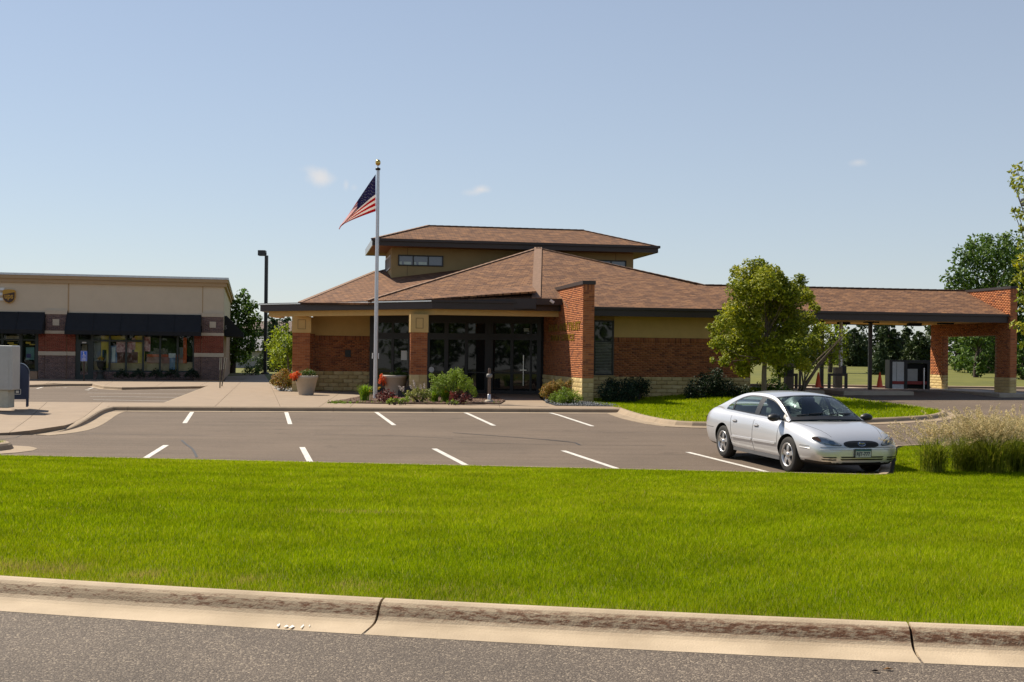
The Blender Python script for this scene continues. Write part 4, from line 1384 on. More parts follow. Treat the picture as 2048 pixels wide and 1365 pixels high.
def pier_s(x0, x1, w0, w1, pr=.16):
    """striped pier: upper narrow shaft, wider lower part"""
    a, b = sorted((hs(x0)[0], hs(x1)[0])); c, e = sorted((hs(w0)[0], hs(w1)[0]))
    core = MB(); LB(core, P0s, sl, sout, a + .006, b - .006, -.2, pr - .006, -.05, 3.58); LB(core, P0s, sl, sout, c + .006, e - .006, -.2, pr - .066, -.05, 2.3)
    p = core.build('brick_pier', m_mortar, shop)
    Pp = P0s + sout * pr; Pq = P0s + sout * (pr - .06)
    bricks(p, Pp, sl, sout, a, b, 2.62, 3.50, m_mauve, proud=.004)
    bricks(p, Pp, sl, sout, a, b, 1.50, 2.45, m_dred, proud=.004)
    bricks(p, Pp, sl, sout, a, b, 0, 1.28, m_mauve, proud=.004)
    for u, v in ((c, a - .01), (b + .01, e)):
        if v - u < .05: continue
        bricks(p, Pq, sl, sout, u, v, 1.50, 2.45, m_dred, proud=.004); bricks(p, Pq, sl, sout, u, v, 0, 1.28, m_mauve, proud=.004)
        LB(MB(), P0s, sl, sout, u, v, -.2, pr - .03, 1.285, 1.495).build('stone_band', m_band, p)
    for z0, z1 in ((1.285, 1.495), (2.455, 2.615), (3.505, 3.72)):
        LB(MB(), P0s, sl, sout, a - .02, b + .02, -.2, pr + .03, z0, z1).build('stone_band', m_band, p)
    m = (a + b) / 2
    LB(MB(), P0s, sl, sout, m - .17, m + .17, pr - .02, pr + .03, 2.90, 3.24).build('square_tile', m_band, p)


pier_s(91, 133, 77, 151); pier_s(403, 446.5, 388, 446.5)
bricks(shop, P0s, sl, sout, hs(388)[0], hs(151)[0], 0, .42, m_mauve, name='sill_brickwork')
LB(MB(), P0s, sl, sout, hs(388)[0], hs(186)[0], -.3, -.006, 0, .45).build('sill_wall', m_mortar, shop)
LB(MB(), P0s, sl, sout, hs(75)[0], SLEN, -.3, -.006, 0, .45).build('sill_wall', m_mortar, shop)


def awning(x0, x1, side=False):
    if side: Pw, d, n, a, b = P0s, sbk, -sl, 1.0, 9.0
    else:
        Pw, d, n = P0s, sl, sout; a, b = sorted((hs(x0)[0], hs(x1)[0]))
    z1, z0 = 3.60, 2.42
    A = [V2(Pw) + V2(d) * s + V2(n) * o for s in (a, b) for o in (.01, .12, 1.05)]
    vs = [(A[0].x, A[0].y, z1), (A[1].x, A[1].y, z1), (A[2].x, A[2].y, z0 + .22), (A[2].x, A[2].y, z0), (A[0].x, A[0].y, z0 + .05)]
    vs += [(A[3].x, A[3].y, z1), (A[4].x, A[4].y, z1), (A[5].x, A[5].y, z0 + .22), (A[5].x, A[5].y, z0), (A[3].x, A[3].y, z0 + .05)]
    fs = [(0, 1, 2, 3, 4), (9, 8, 7, 6, 5), (1, 6, 7, 2), (2, 7, 8, 3), (3, 8, 9, 4), (0, 5, 6, 1), (4, 9, 5, 0)]
    aw_ = MB().add(vs, fs).build('awning', m_awn, shop)
    k_ = max(2, int((b - a) / 1.25))
    for i in range(k_ + 1):
        sm = a + .01 + (b - a - .02) * i / k_
        e0, e1, e2 = (V2(Pw) + V2(d) * sm + V2(n) * o for o in (.125, 1.06, 1.065))
        MB().tube([(e0.x, e0.y, z1 + .006), (e1.x, e1.y, z0 + .226), (e2.x, e2.y, z0 + .01)], .012, 5).build('awning_seam', m_awn, aw_)
    return aw_


awning(-70, 90); awning(134, 402); aw = awning(0, 0, True)
ap = P0s + sbk * .985
m_grey_t = M('grey_lettering', (.30, .30, .29), .7)
put_text('awning_lettering', 'S', .30, Z3(ap - sl * .04, 2.85), Z3(-sl, 0), (0, 0, 1), m_grey_t, aw, .004)
# shop windows: clear panes with the displays standing behind them
m_shopglass = Mglass('shop_glass', (.90, .93, .92), .8, 1.35)
fb = MB()
for a, b in ((150, 156), (181, 187), (217, 221), (250, 254), (284, 288), (318, 322), (353, 357), (385, 390)):
    LB(fb, P0s, sl, sout, hs(b)[0], hs(a)[0], -.1, .02, .0 if a < 182 else .42, 2.62)
LB(fb, P0s, sl, sout, hs(388)[0], hs(186)[0], -.1, .015, .42, .50)
LB(fb, P0s, sl, sout, hs(286)[0], hs(153)[0], -.1, .016, 2.06, 2.16)
LB(fb, P0s, sl, sout, hs(390)[0], hs(150)[0], -.1, .018, 2.50, 3.0)
fr = fb.build('shop_front_frame', m_green, shop)
edges = [(187, 217), (221, 250), (254, 284), (288, 318), (322, 353), (357, 385)]
for i, (a, b) in enumerate(edges):
    for z0, z1 in (((.5, 2.06), (2.16, 2.5)) if i < 3 else ((.5, 2.5),)):
        LB(MB(), P0s, sl, sout, hs(b)[0] - .01, hs(a)[0] + .01, -.05, -.04, z0, z1).build('pane', m_shopglass, fr)
dr = MB()
a, b = hs(181)[0], hs(156)[0]
for s0, s1, z0, z1 in ((a, a + .13, 0, 2.06), (b - .13, b, 0, 2.06), (a + .13, b - .13, 0, .25), (a + .13, b - .13, 1.92, 2.06)): LB(dr, P0s, sl, sout, s0, s1, -.09, .01, z0, z1)
dr = dr.build('shop_door', m_green, shop)
LB(MB(), P0s, sl, sout, a + .12, b - .12, -.05, -.04, .25, 1.92).build('pane', m_shopglass, dr)
LB(MB(), P0s, sl, sout, a, b, -.05, -.04, 2.16, 2.5).build('pane', m_shopglass, fr)
LB(MB(), P0s, sl, sout, a + .2, b - .16, -.3, -.26, .3, 1.9).build('door_blind', M('door_blind', (.33, .27, .19), .8), dr)
LB(MB(), P0s, sl, sout, b - .42, b - .2, .012, .016, 1.96, 2.03).build('door_number', m_white, dr)
cY = M('display_yellow', (.85, .66, .12), .7); cR = M('display_red_check', (.75, .03, .08), .7, var=.5, scale=7, c2=(.8, .6, .58)); cB = M('display_brown', (.18, .07, .05), .8)
cS = M('display_sand', (.62, .47, .30), .9, var=.2, scale=2.5); cO = M('display_orange', (.75, .13, .02), .6); cG = M('foliage_and_reflection', (.03, .055, .015), .9, var=.5, scale=5)
cW = M('display_pail', (.75, .82, .82), .5); cBl = M('display_blue', (.16, .30, .5), .5); cGr = M('display_grey', (.35, .37, .34), .8); cT = M('display_pink_tan', (.5, .26, .19), .8)


def disp(x0, y0, x1, y1, mat, n=-.18, t=.03):
    s0, s1 = hs(x1)[0], hs(x0)[0]; zt, zb = hs(x0, y0)[1], hs(x0, y1)[1]
    LB(MB(), P0s, sl, sout, s0, s1, n - t, n, zb, zt).build('display_and_reflection', mat, shop)


disp(186, 672, 200, 740, cGr, -.30); disp(186, 723, 388, 745, cS, -.285); disp(201, 672, 219, 736, cY); disp(219, 672, 250, 684, cY, -.20); disp(268, 672, 289, 727, cY)
disp(232, 684, 263, 705, cR, -.14); disp(263, 676, 270, 700, cR, -.16); disp(288, 674, 300, 703, cR, -.14); disp(234, 704, 275, 726, cB, -.17); disp(220, 692, 233, 726, cBl, -.2); disp(223, 695, 230, 724, cW, -.15)
disp(289, 676, 388, 712, cG, -.26); disp(293, 711, 373, 727, cT, -.24); disp(366, 676, 373, 727, cO, -.15); disp(293, 709, 372, 714, cO, -.2); disp(337, 707, 351, 716, cW, -.12); disp(339, 716, 350, 740, cBl, -.12); disp(358, 695, 368, 716, cGr, -.2)
disp(204, 700, 212, 742, cG, -.13)  # dark strip painted in for the urn's reflection in the glass
# window of the left unit
fb = MB()
for a, b in ((-60, -56), (-24, -20), (2, 6), (38, 44), (70, 78)): LB(fb, P0s, sl, sout, hs(b)[0], hs(a)[0], -.1, .02, .42, 2.5)
LB(fb, P0s, sl, sout, hs(76)[0], hs(-62)[0], -.1, .016, 2.06, 2.14); LB(fb, P0s, sl, sout, hs(76)[0], hs(-62)[0], -.1, .016, 2.48, 3.0); LB(fb, P0s, sl, sout, hs(76)[0], hs(-62)[0], -.1, .014, .42, .5)
fr2 = fb.build('shop_front_frame', m_green, shop)
for a, b in ((-56, -24), (-20, 2), (6, 38), (44, 70)):
    LB(MB(), P0s, sl, sout, hs(b)[0], hs(a)[0], -.05, -.04, .5, 2.48).build('pane', m_shopglass, fr2)
cA = M('poster_blue', (.16, .26, .34), .6, var=.3, scale=3); cK = M('poster_green', (.18, .34, .31), .6, var=.25, scale=3); cN = M('neon_yellow', (.75, .50, .04), .5); cP = M('poster_purple', (.10, .08, .24), .6)
disp(12, 694, 35, 708, cA, -.1); disp(12, 708, 35, 735, cK, -.1); disp(51, 695, 68, 720, cK, -.1); disp(52, 708, 61, 716, cP, -.09, .01); disp(14, 685, 26, 688, cN, -.1); disp(18, 688.5, 34, 690.5, cN, -.1); disp(50, 684, 60, 688, cN, -.1); disp(58, 688.5, 69, 690.5, cN, -.1); disp(10, 672, 40, 682, cS, -.25)
# parcel-shop shield sign
s0, z1 = hs(6, 579); s1, z0 = hs(31, 608)
w = s0 - s1; h = z1 - z0
shape = [(0, .90), (.12, .97), (.5, 1.0), (.88, .97), (1, .90), (1, .45), (.93, .25), (.78, .10), (.5, 0), (.22, .10), (.07, .25), (0, .45)]


def shield(k, n0, n1, mat, parent, top=None):
    mb = MB(); pts = []
    for a, b in shape:
        a2, b2 = .5 + (a - .5) * k, .5 + (b - .5) * k
        if top is not None: b2 = min(b2, top(a2))
        p = P0s + sl * (s0 - a2 * w); pts.append((p, z0 + b2 * h))
    m = len(pts)
    vs = [(p.x + sout.x * n0, p.y + sout.y * n0, z) for p, z in pts] + [(p.x + sout.x * n1, p.y + sout.y * n1, z) for p, z in pts]
    mb.add(vs, [tuple(range(m)), tuple(reversed(range(m, 2 * m)))] + [((i + 1) % m, i, m + i, m + (i + 1) % m) for i in range(m)])
    o = mb.build('shield_sign', mat, parent)
    bm = bmesh.new(); bm.from_mesh(o.data); bmesh.ops.recalc_face_normals(bm, faces=bm.faces); bm.to_mesh(o.data); bm.free()
    return o


m_gold2 = M('sign_gold', (.50, .27, .03), .5); m_brn = M('sign_brown', (.055, .022, .012), .5)
sg = shield(1.0, 0, .14, m_gold2, shop)
shield(.90, .14, .15, m_brn, sg, lambda a: .62 + .2 * (a))
p = P0s + sl * (s0 - .16 * w) + sout * .152
put_text('shield_lettering', 'ups', .40, Z3(p, z0 + h * .36), Z3(-sl, 0), (0, 0, 1), m_gold2, sg, .008, w * .68, .012)
p = P0s + sl * (hs(-16)[0]) + sout * .02
put_text('sign_lettering', 'E', .92, Z3(p, hs(0, 600.5)[1]), Z3(-sl, 0), (0, 0, 1), m_white, shop, .06, .60, .03)

# ================================================================== small things
def at(p, z=None):
    return (p[0], p[1], p[2] if z is None else z)


m_steel = M('galvanised_steel', (.50, .50, .51), .45, metal=.6)
m_alu = M('brushed_aluminium', (.62, .60, .62), .38, metal=.75, var=.06, scale=3)
m_black = M('black_paint', (.012, .012, .013), .5)
m_navy = M('navy_mailbox_paint', (.012, .026, .075), .4, var=.08)
m_grey = M('grey_dropbox_paint', (.44, .45, .43), .5, var=.05)

# blue collection box
g = G(38, 813.5, 0.0)
mail = thing('collection_box', 'dark blue rounded-top mail collection box beside the grey drop box', 'mailbox', g, R(20))
prof = [(-.26, .22), (.26, .22), (.26, .90)] + [(.26 * math.cos(t), .94 + .30 * math.sin(t)) for t in np.linspace(.05, math.pi - .05, 12)] + [(-.26, .90)]
vs = [(x, -.27, z) for x, z in prof] + [(x, .27, z) for x, z in prof]; k = len(prof)
MB().add(vs, [tuple(range(k)), tuple(reversed(range(k, 2 * k)))] + [((i + 1) % k, i, k + i, k + (i + 1) % k) for i in range(k)]).build('box', m_navy, mail, False)
MB().add([(x * 1.06, s, .94 + (z - .94) * 1.06 + .004) for s in (-.29, .29) for x, z in prof[3:15]], [(i, i + 1, 13 + i, 12 + i) for i in range(11)]).build('hood', M('pale_hood_paint', (.05, .07, .11), .35), mail, False)  # hood in a lighter tone than the box
for x in (-.22, .22):
    for y in (-.22, .22): MB().box((x - .03, y - .03, 0), (x + .03, y + .03, .24)).build('leg', m_navy, mail, False)
MB().box((.262, -.16, .45), (.268, .16, .86)).build('schedule_plate', M('schedule_sheet', (.45, .40, .44), .6), mail, False)
mbw = MB(); mbw.box((-.12, -.285, .36), (.05, -.272, .375)); mbw.box((-.12, -.285, .50), (.05, -.272, .515)); mbw.box((.04, -.285, .37), (.055, -.272, .51)); mbw.box((-.08, -.284, .40), (.0, -.272, .47))
mbw.build('eagle_emblem', m_white, mail, False)
# grey drop box on a pedestal
g = G(4, 815.5, 0.0)
drop = thing('drop_box', 'grey metal courier drop box on a square pedestal at the left edge', 'drop box', g)
bevel(MB().box((-.62, -.30, .50), (.40, .26, 1.76)).build('box', m_grey, drop, False), .03)
bevel(MB().box((-.24, -.24, 0), (.26, .22, .50)).build('pedestal', M('cream_pedestal', (.50, .48, .38), .6), drop, False), .015)
MB().box((-.5, -.306, .6), (.3, -.301, 1.66)).build('door', m_grey, drop, False)

# flagpole and flag
g = G(750.3, 797, .03)
fp = thing('flagpole', 'tall tapered aluminium flagpole with a gold ball in the flower bed', 'flagpole', g)
Dp = g.y; zt = U(755.5, 338, Dp).z - g.z
MB().tube([(0, 0, 0), (0, 0, .5), (0, 0, zt * .5), (0, 0, zt)], [.078, .078, .066, .045], 20).build('pole', m_alu, fp, False)
MB().lathe([(.0, zt + .33), (.05, zt + .32), (.085, zt + .275), (.095, zt + .22), (.085, zt + .165), (.05, zt + .12), (.012, zt + .11), (.012, zt + .0)][::-1], (0, 0, 0), 18).build('ball', M('gold_ball', (.62, .42, .12), .25, metal=.9), fp, False)
MB().lathe([(.045, zt - .06), (.09, zt - .04), (.09, zt + .02), (.02, zt + .05)], (0, 0, 0), 16).build('truck', m_black, fp, False)
for z in (zt * .13, zt * .45, zt * .62, zt * .70, zt * .79): MB().lathe([(.05, z - .012), (.0745 - .03 * z / zt, z - .012), (.0745 - .03 * z / zt, z + .012), (.05, z + .012)], (0, 0, 0), 16).build('joint_ring', M('ring_grey', (.22, .22, .23), .5), fp, False)
cl = MB(); cl.tube([(-.11, -.06, 1.42), (-.10, -.07, 1.62)], .02, 6); cl.tube([(.1, -.06, 1.42), (.105, -.07, 1.62)], .02, 6); cl.build('cleat', m_white, fp, False)
cl = MB(); cl.tube([(.065, -.02, 1.5), (.062, -.02, zt - .05)], .008, 5); cl.build('halyard', m_white, fp, False)
na, nb = 48, 39
Pf = np.zeros((nb + 1, na + 1, 3))
up = [(751, 349), (741, 363), (727, 384), (713, 405), (700, 425), (689, 441), (680, 452), (677.5, 458)]
lo = [(751, 423), (738, 427.5), (724, 432.5), (711, 437.5), (699, 442.5), (689, 447.5), (682, 453), (678, 459.5)]
def ip(L, t):
    t = t * (len(L) - 1); i = min(int(t), len(L) - 2); f = t - i
    return L[i][0] + (L[i + 1][0] - L[i][0]) * f, L[i][1] + (L[i + 1][1] - L[i][1]) * f
for i in range(na + 1):
    a = i / na
    for j in range(nb + 1):
        b = j / nb
        (x0, y0), (x1, y1) = ip(up, a), ip(lo, a)
        fold = .055 * math.sin(9 * a - 3 * b) * a * 1.5 + .10 * math.sin(2.2 * math.pi * b + 3 * a) * min(1, a * 2)
        Dd = Dp + fold - .5 * a
        xx = x0 + (x1 - x0) * b + 3.0 * a * math.sin(6 * b) * (1 - a); yy = y0 + (y1 - y0) * b
        p = U(xx, yy, Dd); Pf[j, i] = p
me = grid_mesh('flag', Pf)
m_fr = Mrnd('flag_red', [(.60, .02, .03), (.60, .02, .03)], .8, bump=0, trans=.5, mott=.05); m_fw = Mrnd('flag_white', [(.85, .80, .76), (.85, .80, .76)], .8, bump=0, trans=.5, mott=.04); m_fb = Mrnd('flag_blue', [(.06, .045, .15), (.06, .045, .15)], .8, bump=0, trans=.4, mott=.06)
idx = []
for j in range(nb):
    for i in range(na):
        st = j // 3
        idx.append(2 if (i < na * .4 and st < 7) else (0 if st % 2 == 0 else 1))
fl = thing('flag', 'stars and stripes flag hanging limp from the aluminium flagpole', 'flag', U(751, 423, Dp))
fo = link('cloth', me, [m_fr, m_fw, m_fb], fl)
me.polygons.foreach_set('material_index', idx); me.update()
sol = fo.modifiers.new('thick', 'SOLIDIFY'); sol.thickness = .006
st = MB()
for r in range(9):
    for c in range(6 if r % 2 == 0 else 5):
        j = int((r + 1) / 10 * nb * 7 / 13); i = int((c + 1 - (.0 if r % 2 == 0 else -.5)) / 6.9 * na * .4)
        p = Vector(Pf[j, i]) + Vector((0, -.015, 0)); k = .016
        pts = [(p.x + k * (1 if q % 2 == 0 else .45) * math.sin(q * math.pi / 5), p.y, p.z + k * (1 if q % 2 == 0 else .45) * math.cos(q * math.pi / 5)) for q in range(10)]
        st.add(pts, [tuple(range(9, -1, -1))])
tag(st.build('stars', m_fw, fl), kind='stuff')

# planter pots
def pot(name, label, g, r, h, group):
    t = thing(name, label, 'planter', g, 0, group)
    MB().lathe([(r * .60, 0), (r * .63, .03), (r * .64, .05), (r * .93, h - .12), (r * .97, h - .11), (r * 1.0, h - .02), (r * .97, h), (r * .90, h), (r * .86, h - .1), (0, h - .1)], (0, 0, 0), 36).build('pot', M('cream_resin', (.46, .40, .32), .65, var=.05), t, False)
    MB().lathe([(0, h - .09), (r * .88, h - .09)][::-1], (0, 0, 0), 24).build('soil', m_mulch, t, False)
    return t


gp1 = G(612, 790, 0.0); gp2 = G(789, 792, 0.0)
pot1 = pot('planter_pot', 'large cream planter pot by the left porch column, orange flowers spilling over', gp1, .46, .74, 'cream planter pots by the entrance')
pot2 = pot('planter_pot', 'large cream planter pot behind the flagpole before the entrance windows', gp2, .50, .80, 'cream planter pots by the entrance')

# ash post by the entrance
g = G(978, 806, .02)
ap_ = thing('ash_post', 'slim brown smokers post with grey collar on a concrete foot before the doors', 'ash post', g)
MB().lathe([(.17, 0), (.17, .05), (.11, .10), (.0, .11)], (0, 0, 0), 20).build('foot', m_isl, ap_, False)
MB().lathe([(.062, .08), (.062, .28), (.05, .29)], (0, 0, 0), 16).build('sleeve', m_alu, ap_, False)
MB().tube([(0, 0, .25), (0, 0, 1.14)], .048, 16).build('pole', M('brown_post_enamel', (.13, .08, .058), .4), ap_, False)
MB().tube([(0, 0, 1.12), (0, 0, 1.17)], [.050, .03], 16).build('cap', M('brown_cap', (.10, .065, .05), .5), ap_, False)
MB().lathe([(.055, .84), (.085, .85), (.10, .88), (.10, .94), (.085, .97), (.055, .98)], (0, 0, 0), 18).build('collar', M('grey_collar', (.22, .21, .20), .6), ap_, False)

# accessible-parking sign
g = G(167.5, 762.5, 0.0)
sg_ = thing('parking_sign', 'small blue accessible-parking sign on a dark post before the shop door', 'sign', g)
MB().box((-.035, -.02, 0), (.035, .02, 1.25)).build('post', M('rusty_post', (.05, .028, .02), .7), sg_, False)
m_blue = M('sign_blue', (.02, .11, .55), .4); 
MB().box((-.17, -.035, 1.02), (.17, -.022, 1.55)).build('plate', m_blue, sg_, False)
wm = MB(); 
for a, b in (((-.155, 1.535), (.155, 1.545)), ((-.155, 1.025), (.155, 1.035)), ((-.155, 1.025), (-.147, 1.545)), ((.147, 1.025), (.155, 1.545)), ((-.03, 1.33), (-.005, 1.45)), ((-.03, 1.37), (.06, 1.39)), ((-.03, 1.32), (.07, 1.34)), ((.05, 1.25), (.075, 1.34)), ((-.1, 1.17), (.1, 1.19)), ((-.1, 1.12), (.1, 1.14)), ((-.1, 1.07), (.1, 1.09))):
    wm.box((a[0], -.039, a[1]), (b[0], -.0355, b[1]))
for i in range(14):
    t0, t1 = R(100) + R(250) * i / 14, R(100) + R(250) * (i + 1) / 14
    wm.add([(.01 + r * math.cos(t), -.037, 1.30 + r * math.sin(t)) for r, t in ((.075, t0), (.075, t1), (.058, t1), (.058, t0))], [(0, 1, 2, 3)])
wm.lathe([(0, 0), (.024, 0)], (-.02, -.038, 1.475), 10, ax='y')
wm.build('wheelchair_symbol', m_white, sg_, False)

# litter box of the shop
g = G(68.5, 756.5, 0.0)
tb = thing('litter_box', 'square brown litter bin panelled in brick tone against the shop front', 'litter bin', g)
bevel(MB().box((-.31, -.3, 0), (.31, .3, .96)).build('body', M('litter_panel', (.24, .13, .095), .8, var=.12, scale=4), tb, False), .02)
bevel(MB().box((-.34, -.33, .96), (.34, .33, 1.03)).build('lid', M('litter_lid', (.14, .10, .085), .7), tb, False), .02)

# urns on pedestals
def urn(label, g):
    t = thing('urn_planter', label, 'planter', g, 0, 'dark urns along the shop front')
    MB().lathe([(.24, 0), (.24, .06), (.18, .1), (.15, .4), (.19, .46), (.06, .5), (.05, .56), (.13, .62), (.19, .78), (.19, .92), (.26, .97), (.25, 1.0), (.17, .98), (0, .96)], (0, 0, 0), 24).build('urn', M('dark_cast_iron', (.030, .030, .022), .6), t, False)
    return t


urn1 = urn('dark pedestal urn with pale flowers before the striped pier', G(111.5, 757.5, 0.0))
urn2 = urn('dark pedestal urn with yellow flowers right of the shop door', G(200.5, 759.5, 0.0))

# two leaning handrails at the shop corner
def railpost(label, x0, y0, x1, y1):
    g = G(x0, y0, 0.0); t = thing('sign_post', label, 'post', g)
    top = U(x1, y1, g.y + .3) - g
    MB().tube([(0, 0, 0), top], .028, 8).build('post', M('olive_post', (.10, .085, .05), .6), t, False)
    d = Vector(top).normalized()
    a = Vector(top) * .60; b = Vector(top) * 1.0
    MB().beam(a, b, .10, .012, up=(0, 1, 0)).build('plate', M('pale_plate_edge', (.48, .44, .33), .5), t, False)


railpost('thin post with a narrow pale plate at the shop corner, nearer and left', 439.5, 776.5, 441.5, 716)
railpost('thin leaning post with a pale plate at the shop corner, right of the other', 443.5, 773, 451, 716)

# street lamps
def lamp(label, g, h, side, arm=.5, r=.11, hw=.42):
    t = thing('lamp_post', label, 'street lamp', g)
    MB().box((-r, -r, 0), (r, r, h)).build('pole', m_black, t, False)
    MB().lathe([(.3, 0), (.3, .1), (.2, .14), (0, .14)], (0, 0, 0), 16).build('base', m_black, t, False)
    bevel(MB().box((min(side * .05, side * (arm + 2 * hw * .5)), -.28, h - .02), (max(side * .05, side * (arm + 2 * hw * .5)), .28, h + .36)).build('lamp_head', m_black, t, False), .03)
    MB().box((min(0, side * .1), -.06, h + .05), (max(0, side * .1), .06, h + .2)).build('arm', m_black, t, False)


g = G(530.5, 749.5, 0.0); g.y = 85; g.x = px(531.5, 620)[0] * 85
lamp('black square lamp post rising behind the left end of the porch', (g.x, 85, -.02), U(532, 511, 85).z, -1, arm=.15)
g2 = U(2080, 700, 60.0)
lamp('black lamp head poking in at the right edge among yellow-green leaves', (g2.x, 60, .3), U(2045, 411, 60).z - .3, -1, arm=.55, hw=.4)

# traffic cones
cone0 = None
def cone(label, g, h):
    t = thing('traffic_cone', label, 'traffic cone', g, R(12), 'orange cones on the drive islands')
    MB().lathe([(.13, .03), (.125, .05), (.028, h), (.0, h)], (0, 0, 0), 20).build('cone', M('cone_orange', (.72, .09, .03), .5, var=.06), t, False)
    bevel(MB().box((-.18, -.18, 0), (.18, .18, .035)).build('base', M('cone_base', (.55, .07, .03), .6), t, False), .008)


cone('orange traffic cone beside the left drive-through post', U(1636, 775.5, 48.9), .62)
cone('orange traffic cone beside the middle post near the white cash machine', U(1759, 775.5, 48.9), .62)

# guard rails on the drive islands
def guard(label, x0, x1, yt, yb, D):
    a, b = U(x0, yb, D), U(x1, yb, D); h = U(x0, yt, D).z - a.z
    t = thing('guard_rail', label, 'guard rail', ((a.x + b.x) / 2, D, a.z), 0, 'brown pipe guards on the drive islands')
    w = (b.x - a.x) / 2
    for s in (-1, 1): MB().box((s * w - .055, -.055, 0), (s * w + .055, .055, h - .11)).build('post', m_post, t, False)
    MB().box((-w - .055, -.055, h - .11), (w + .055, .055, h)).build('top_bar', m_post, t, False)


guard('brown square pipe guard behind the small multi-stem tree', 1558, 1592, 747, 777, 49.5)
guard('brown square pipe guard in front of the silver tube riser', 1658, 1691.5, 747, 777, 49.5)
# tube station with riser
a = U(1676, 776, 50.3)
ts = thing('tube_station', 'tan teller tube cabinet with a silver riser pipe running to the ceiling', 'teller station', a)
MB().box((-.17, -.2, 0), (.12, .2, .86)).build('cabinet', M('tan_cabinet', (.20, .15, .105), .6), ts, False)
MB().tube([(.11, .05, .5), (.11, .05, 3.17 - a.z)], .075, 14).build('riser', m_alu, ts, False)
MB().box((.12, -.15, .55), (.30, .12, .92)).build('hood', m_black, ts, False)
# second station behind the small tree
a = U(1577, 777, 50.3)
ts = thing('tube_station', 'grey-tan teller cabinet half hidden by the small tree stems', 'teller station', a)
MB().box((-.17, -.2, 0), (.17, .2, 1.05)).build('cabinet', M('tan_cabinet_b', (.17, .14, .11), .6), ts, False)
MB().box((-.12, -.21, .5), (.12, -.2, .9)).build('panel', m_black, ts, False)
# cash machine kiosk
a, b = U(1777, 778, 50.6), U(1858, 778, 50.6); h = U(1777, 720, 50.6).z - a.z; w = b.x - a.x
km = thing('cash_machine', 'white and red cash machine kiosk inside a black frame under the canopy', 'cash machine', (a.x, 50.6, a.z))
fbm = MB()
for x in (0, w * .37, w - .12): fbm.box((x, -.1, 0), (x + .12, .5, h))
fbm.box((.12, -.1, h - .07), (w * .37, .5, h)); fbm.box((w * .37 + .12, -.1, h - .13), (w - .12, .5, h - .001)); fbm.build('frame', m_black, km, False)
m_kw = M('kiosk_white', (.62, .64, .66), .5); m_kr = M('kiosk_red', (.28, .02, .015), .5)
MB().box((.13, -.07, .30), (w * .37 - .01, .4, h - .08)).build('cabinet_door', m_kw, km, False)
MB().box((.30, -.08, .32), (.31, -.069, h - .1)).build('door_seam', m_black, km, False)
MB().box((.13, -.075, .20), (w - .13, .4, .33)).build('red_stripe', m_kr, km, False)
MB().box((.13, -.07, .0), (w * .37 - .01, .4, .19)).build('plinth', m_kw, km, False)
MB().box((w * .37 + .14, -.06, .34), (w * .70, .4, .85)).build('screen_panel', M('kiosk_grey', (.36, .36, .35), .5), km, False)
MB().box((w * .37 + .12, .1, .0), (w - .13, .4, h - .14)).build('back_panel', m_dark, km, False)
MB().tube([(w - .28, -.15, .0), (w - .28, -.15, .9)], .035, 8).build('bollard', m_alu, km, False)

# black speaker-like bin behind the planting bed
a = G(806, 797, .02)
sb = thing('trash_can', 'black angular waste box standing behind the flower bed', 'waste box', (a.x, a.y + .8, 0))
MB().add([(-.25, -.2, 0), (.22, -.2, 0), (.22, .2, 0), (-.25, .2, 0), (-.25, -.2, .28), (.22, -.2, .48), (.22, .2, .48), (-.25, .2, .28)], [(3, 2, 1, 0), (4, 5, 6, 7), (0, 1, 5, 4), (1, 2, 6, 5), (2, 3, 7, 6), (3, 0, 4, 7)]).build('box', m_black, sb, False)

# far kerb behind the drive lanes
fk = tag(bpy.data.objects.new('far_kerb', None), kind='structure'); COL.objects.link(fk)
kerb(fk, [(x, 54.4, float(zlot(x, 54.4))) for x in (60, 40, 25, 8.6)], [(-.6, -.1), (-.6, .05), (.0, .06), (.08, .05), (.1, 0), (.4, .004), (.4, -.1)], m_kerbc2)

scr = MB()
for x, y, w_ in ((556, 1252, .05), (572, 1254, .035), (583, 1255, .05), (604, 1254, .06), (618, 1253, .03)):
    p = G(x, y, .116); a_ = random.uniform(0, 3)
    c_, s__ = math.cos(a_) * w_ / 2, math.sin(a_) * w_ / 2
    scr.add([(p.x - c_, p.y - s__, .118), (p.x + c_ * .3, p.y - s__ * 1.1, .120), (p.x + c_, p.y + s__, .117), (p.x - c_ * .2, p.y + s__ + .02, .121)], [(0, 1, 2, 3)])
tag(scr.build('paper_scraps', m_white), 'white paper scraps lying in the street gutter', 'litter')
lfm = M('dead_leaf', (.02, .012, .01), .8)
for x, y, nm in ((1750, 1345, 'small dark dead leaf on the street at lower right'), (1776, 1341, 'small tan dead leaf on the street beside the dark one')):
    p = G(x, y, .108)
    tag(MB().add([(p.x - .03, p.y, .112), (p.x, p.y - .012, .124), (p.x + .032, p.y + .004, .113), (p.x, p.y + .016, .12)], [(0, 1, 2, 3)]).build('dead_leaf', lfm if 'dark dead' in nm else M('tan_leaf', (.3, .16, .06), .8)), nm, 'leaf')
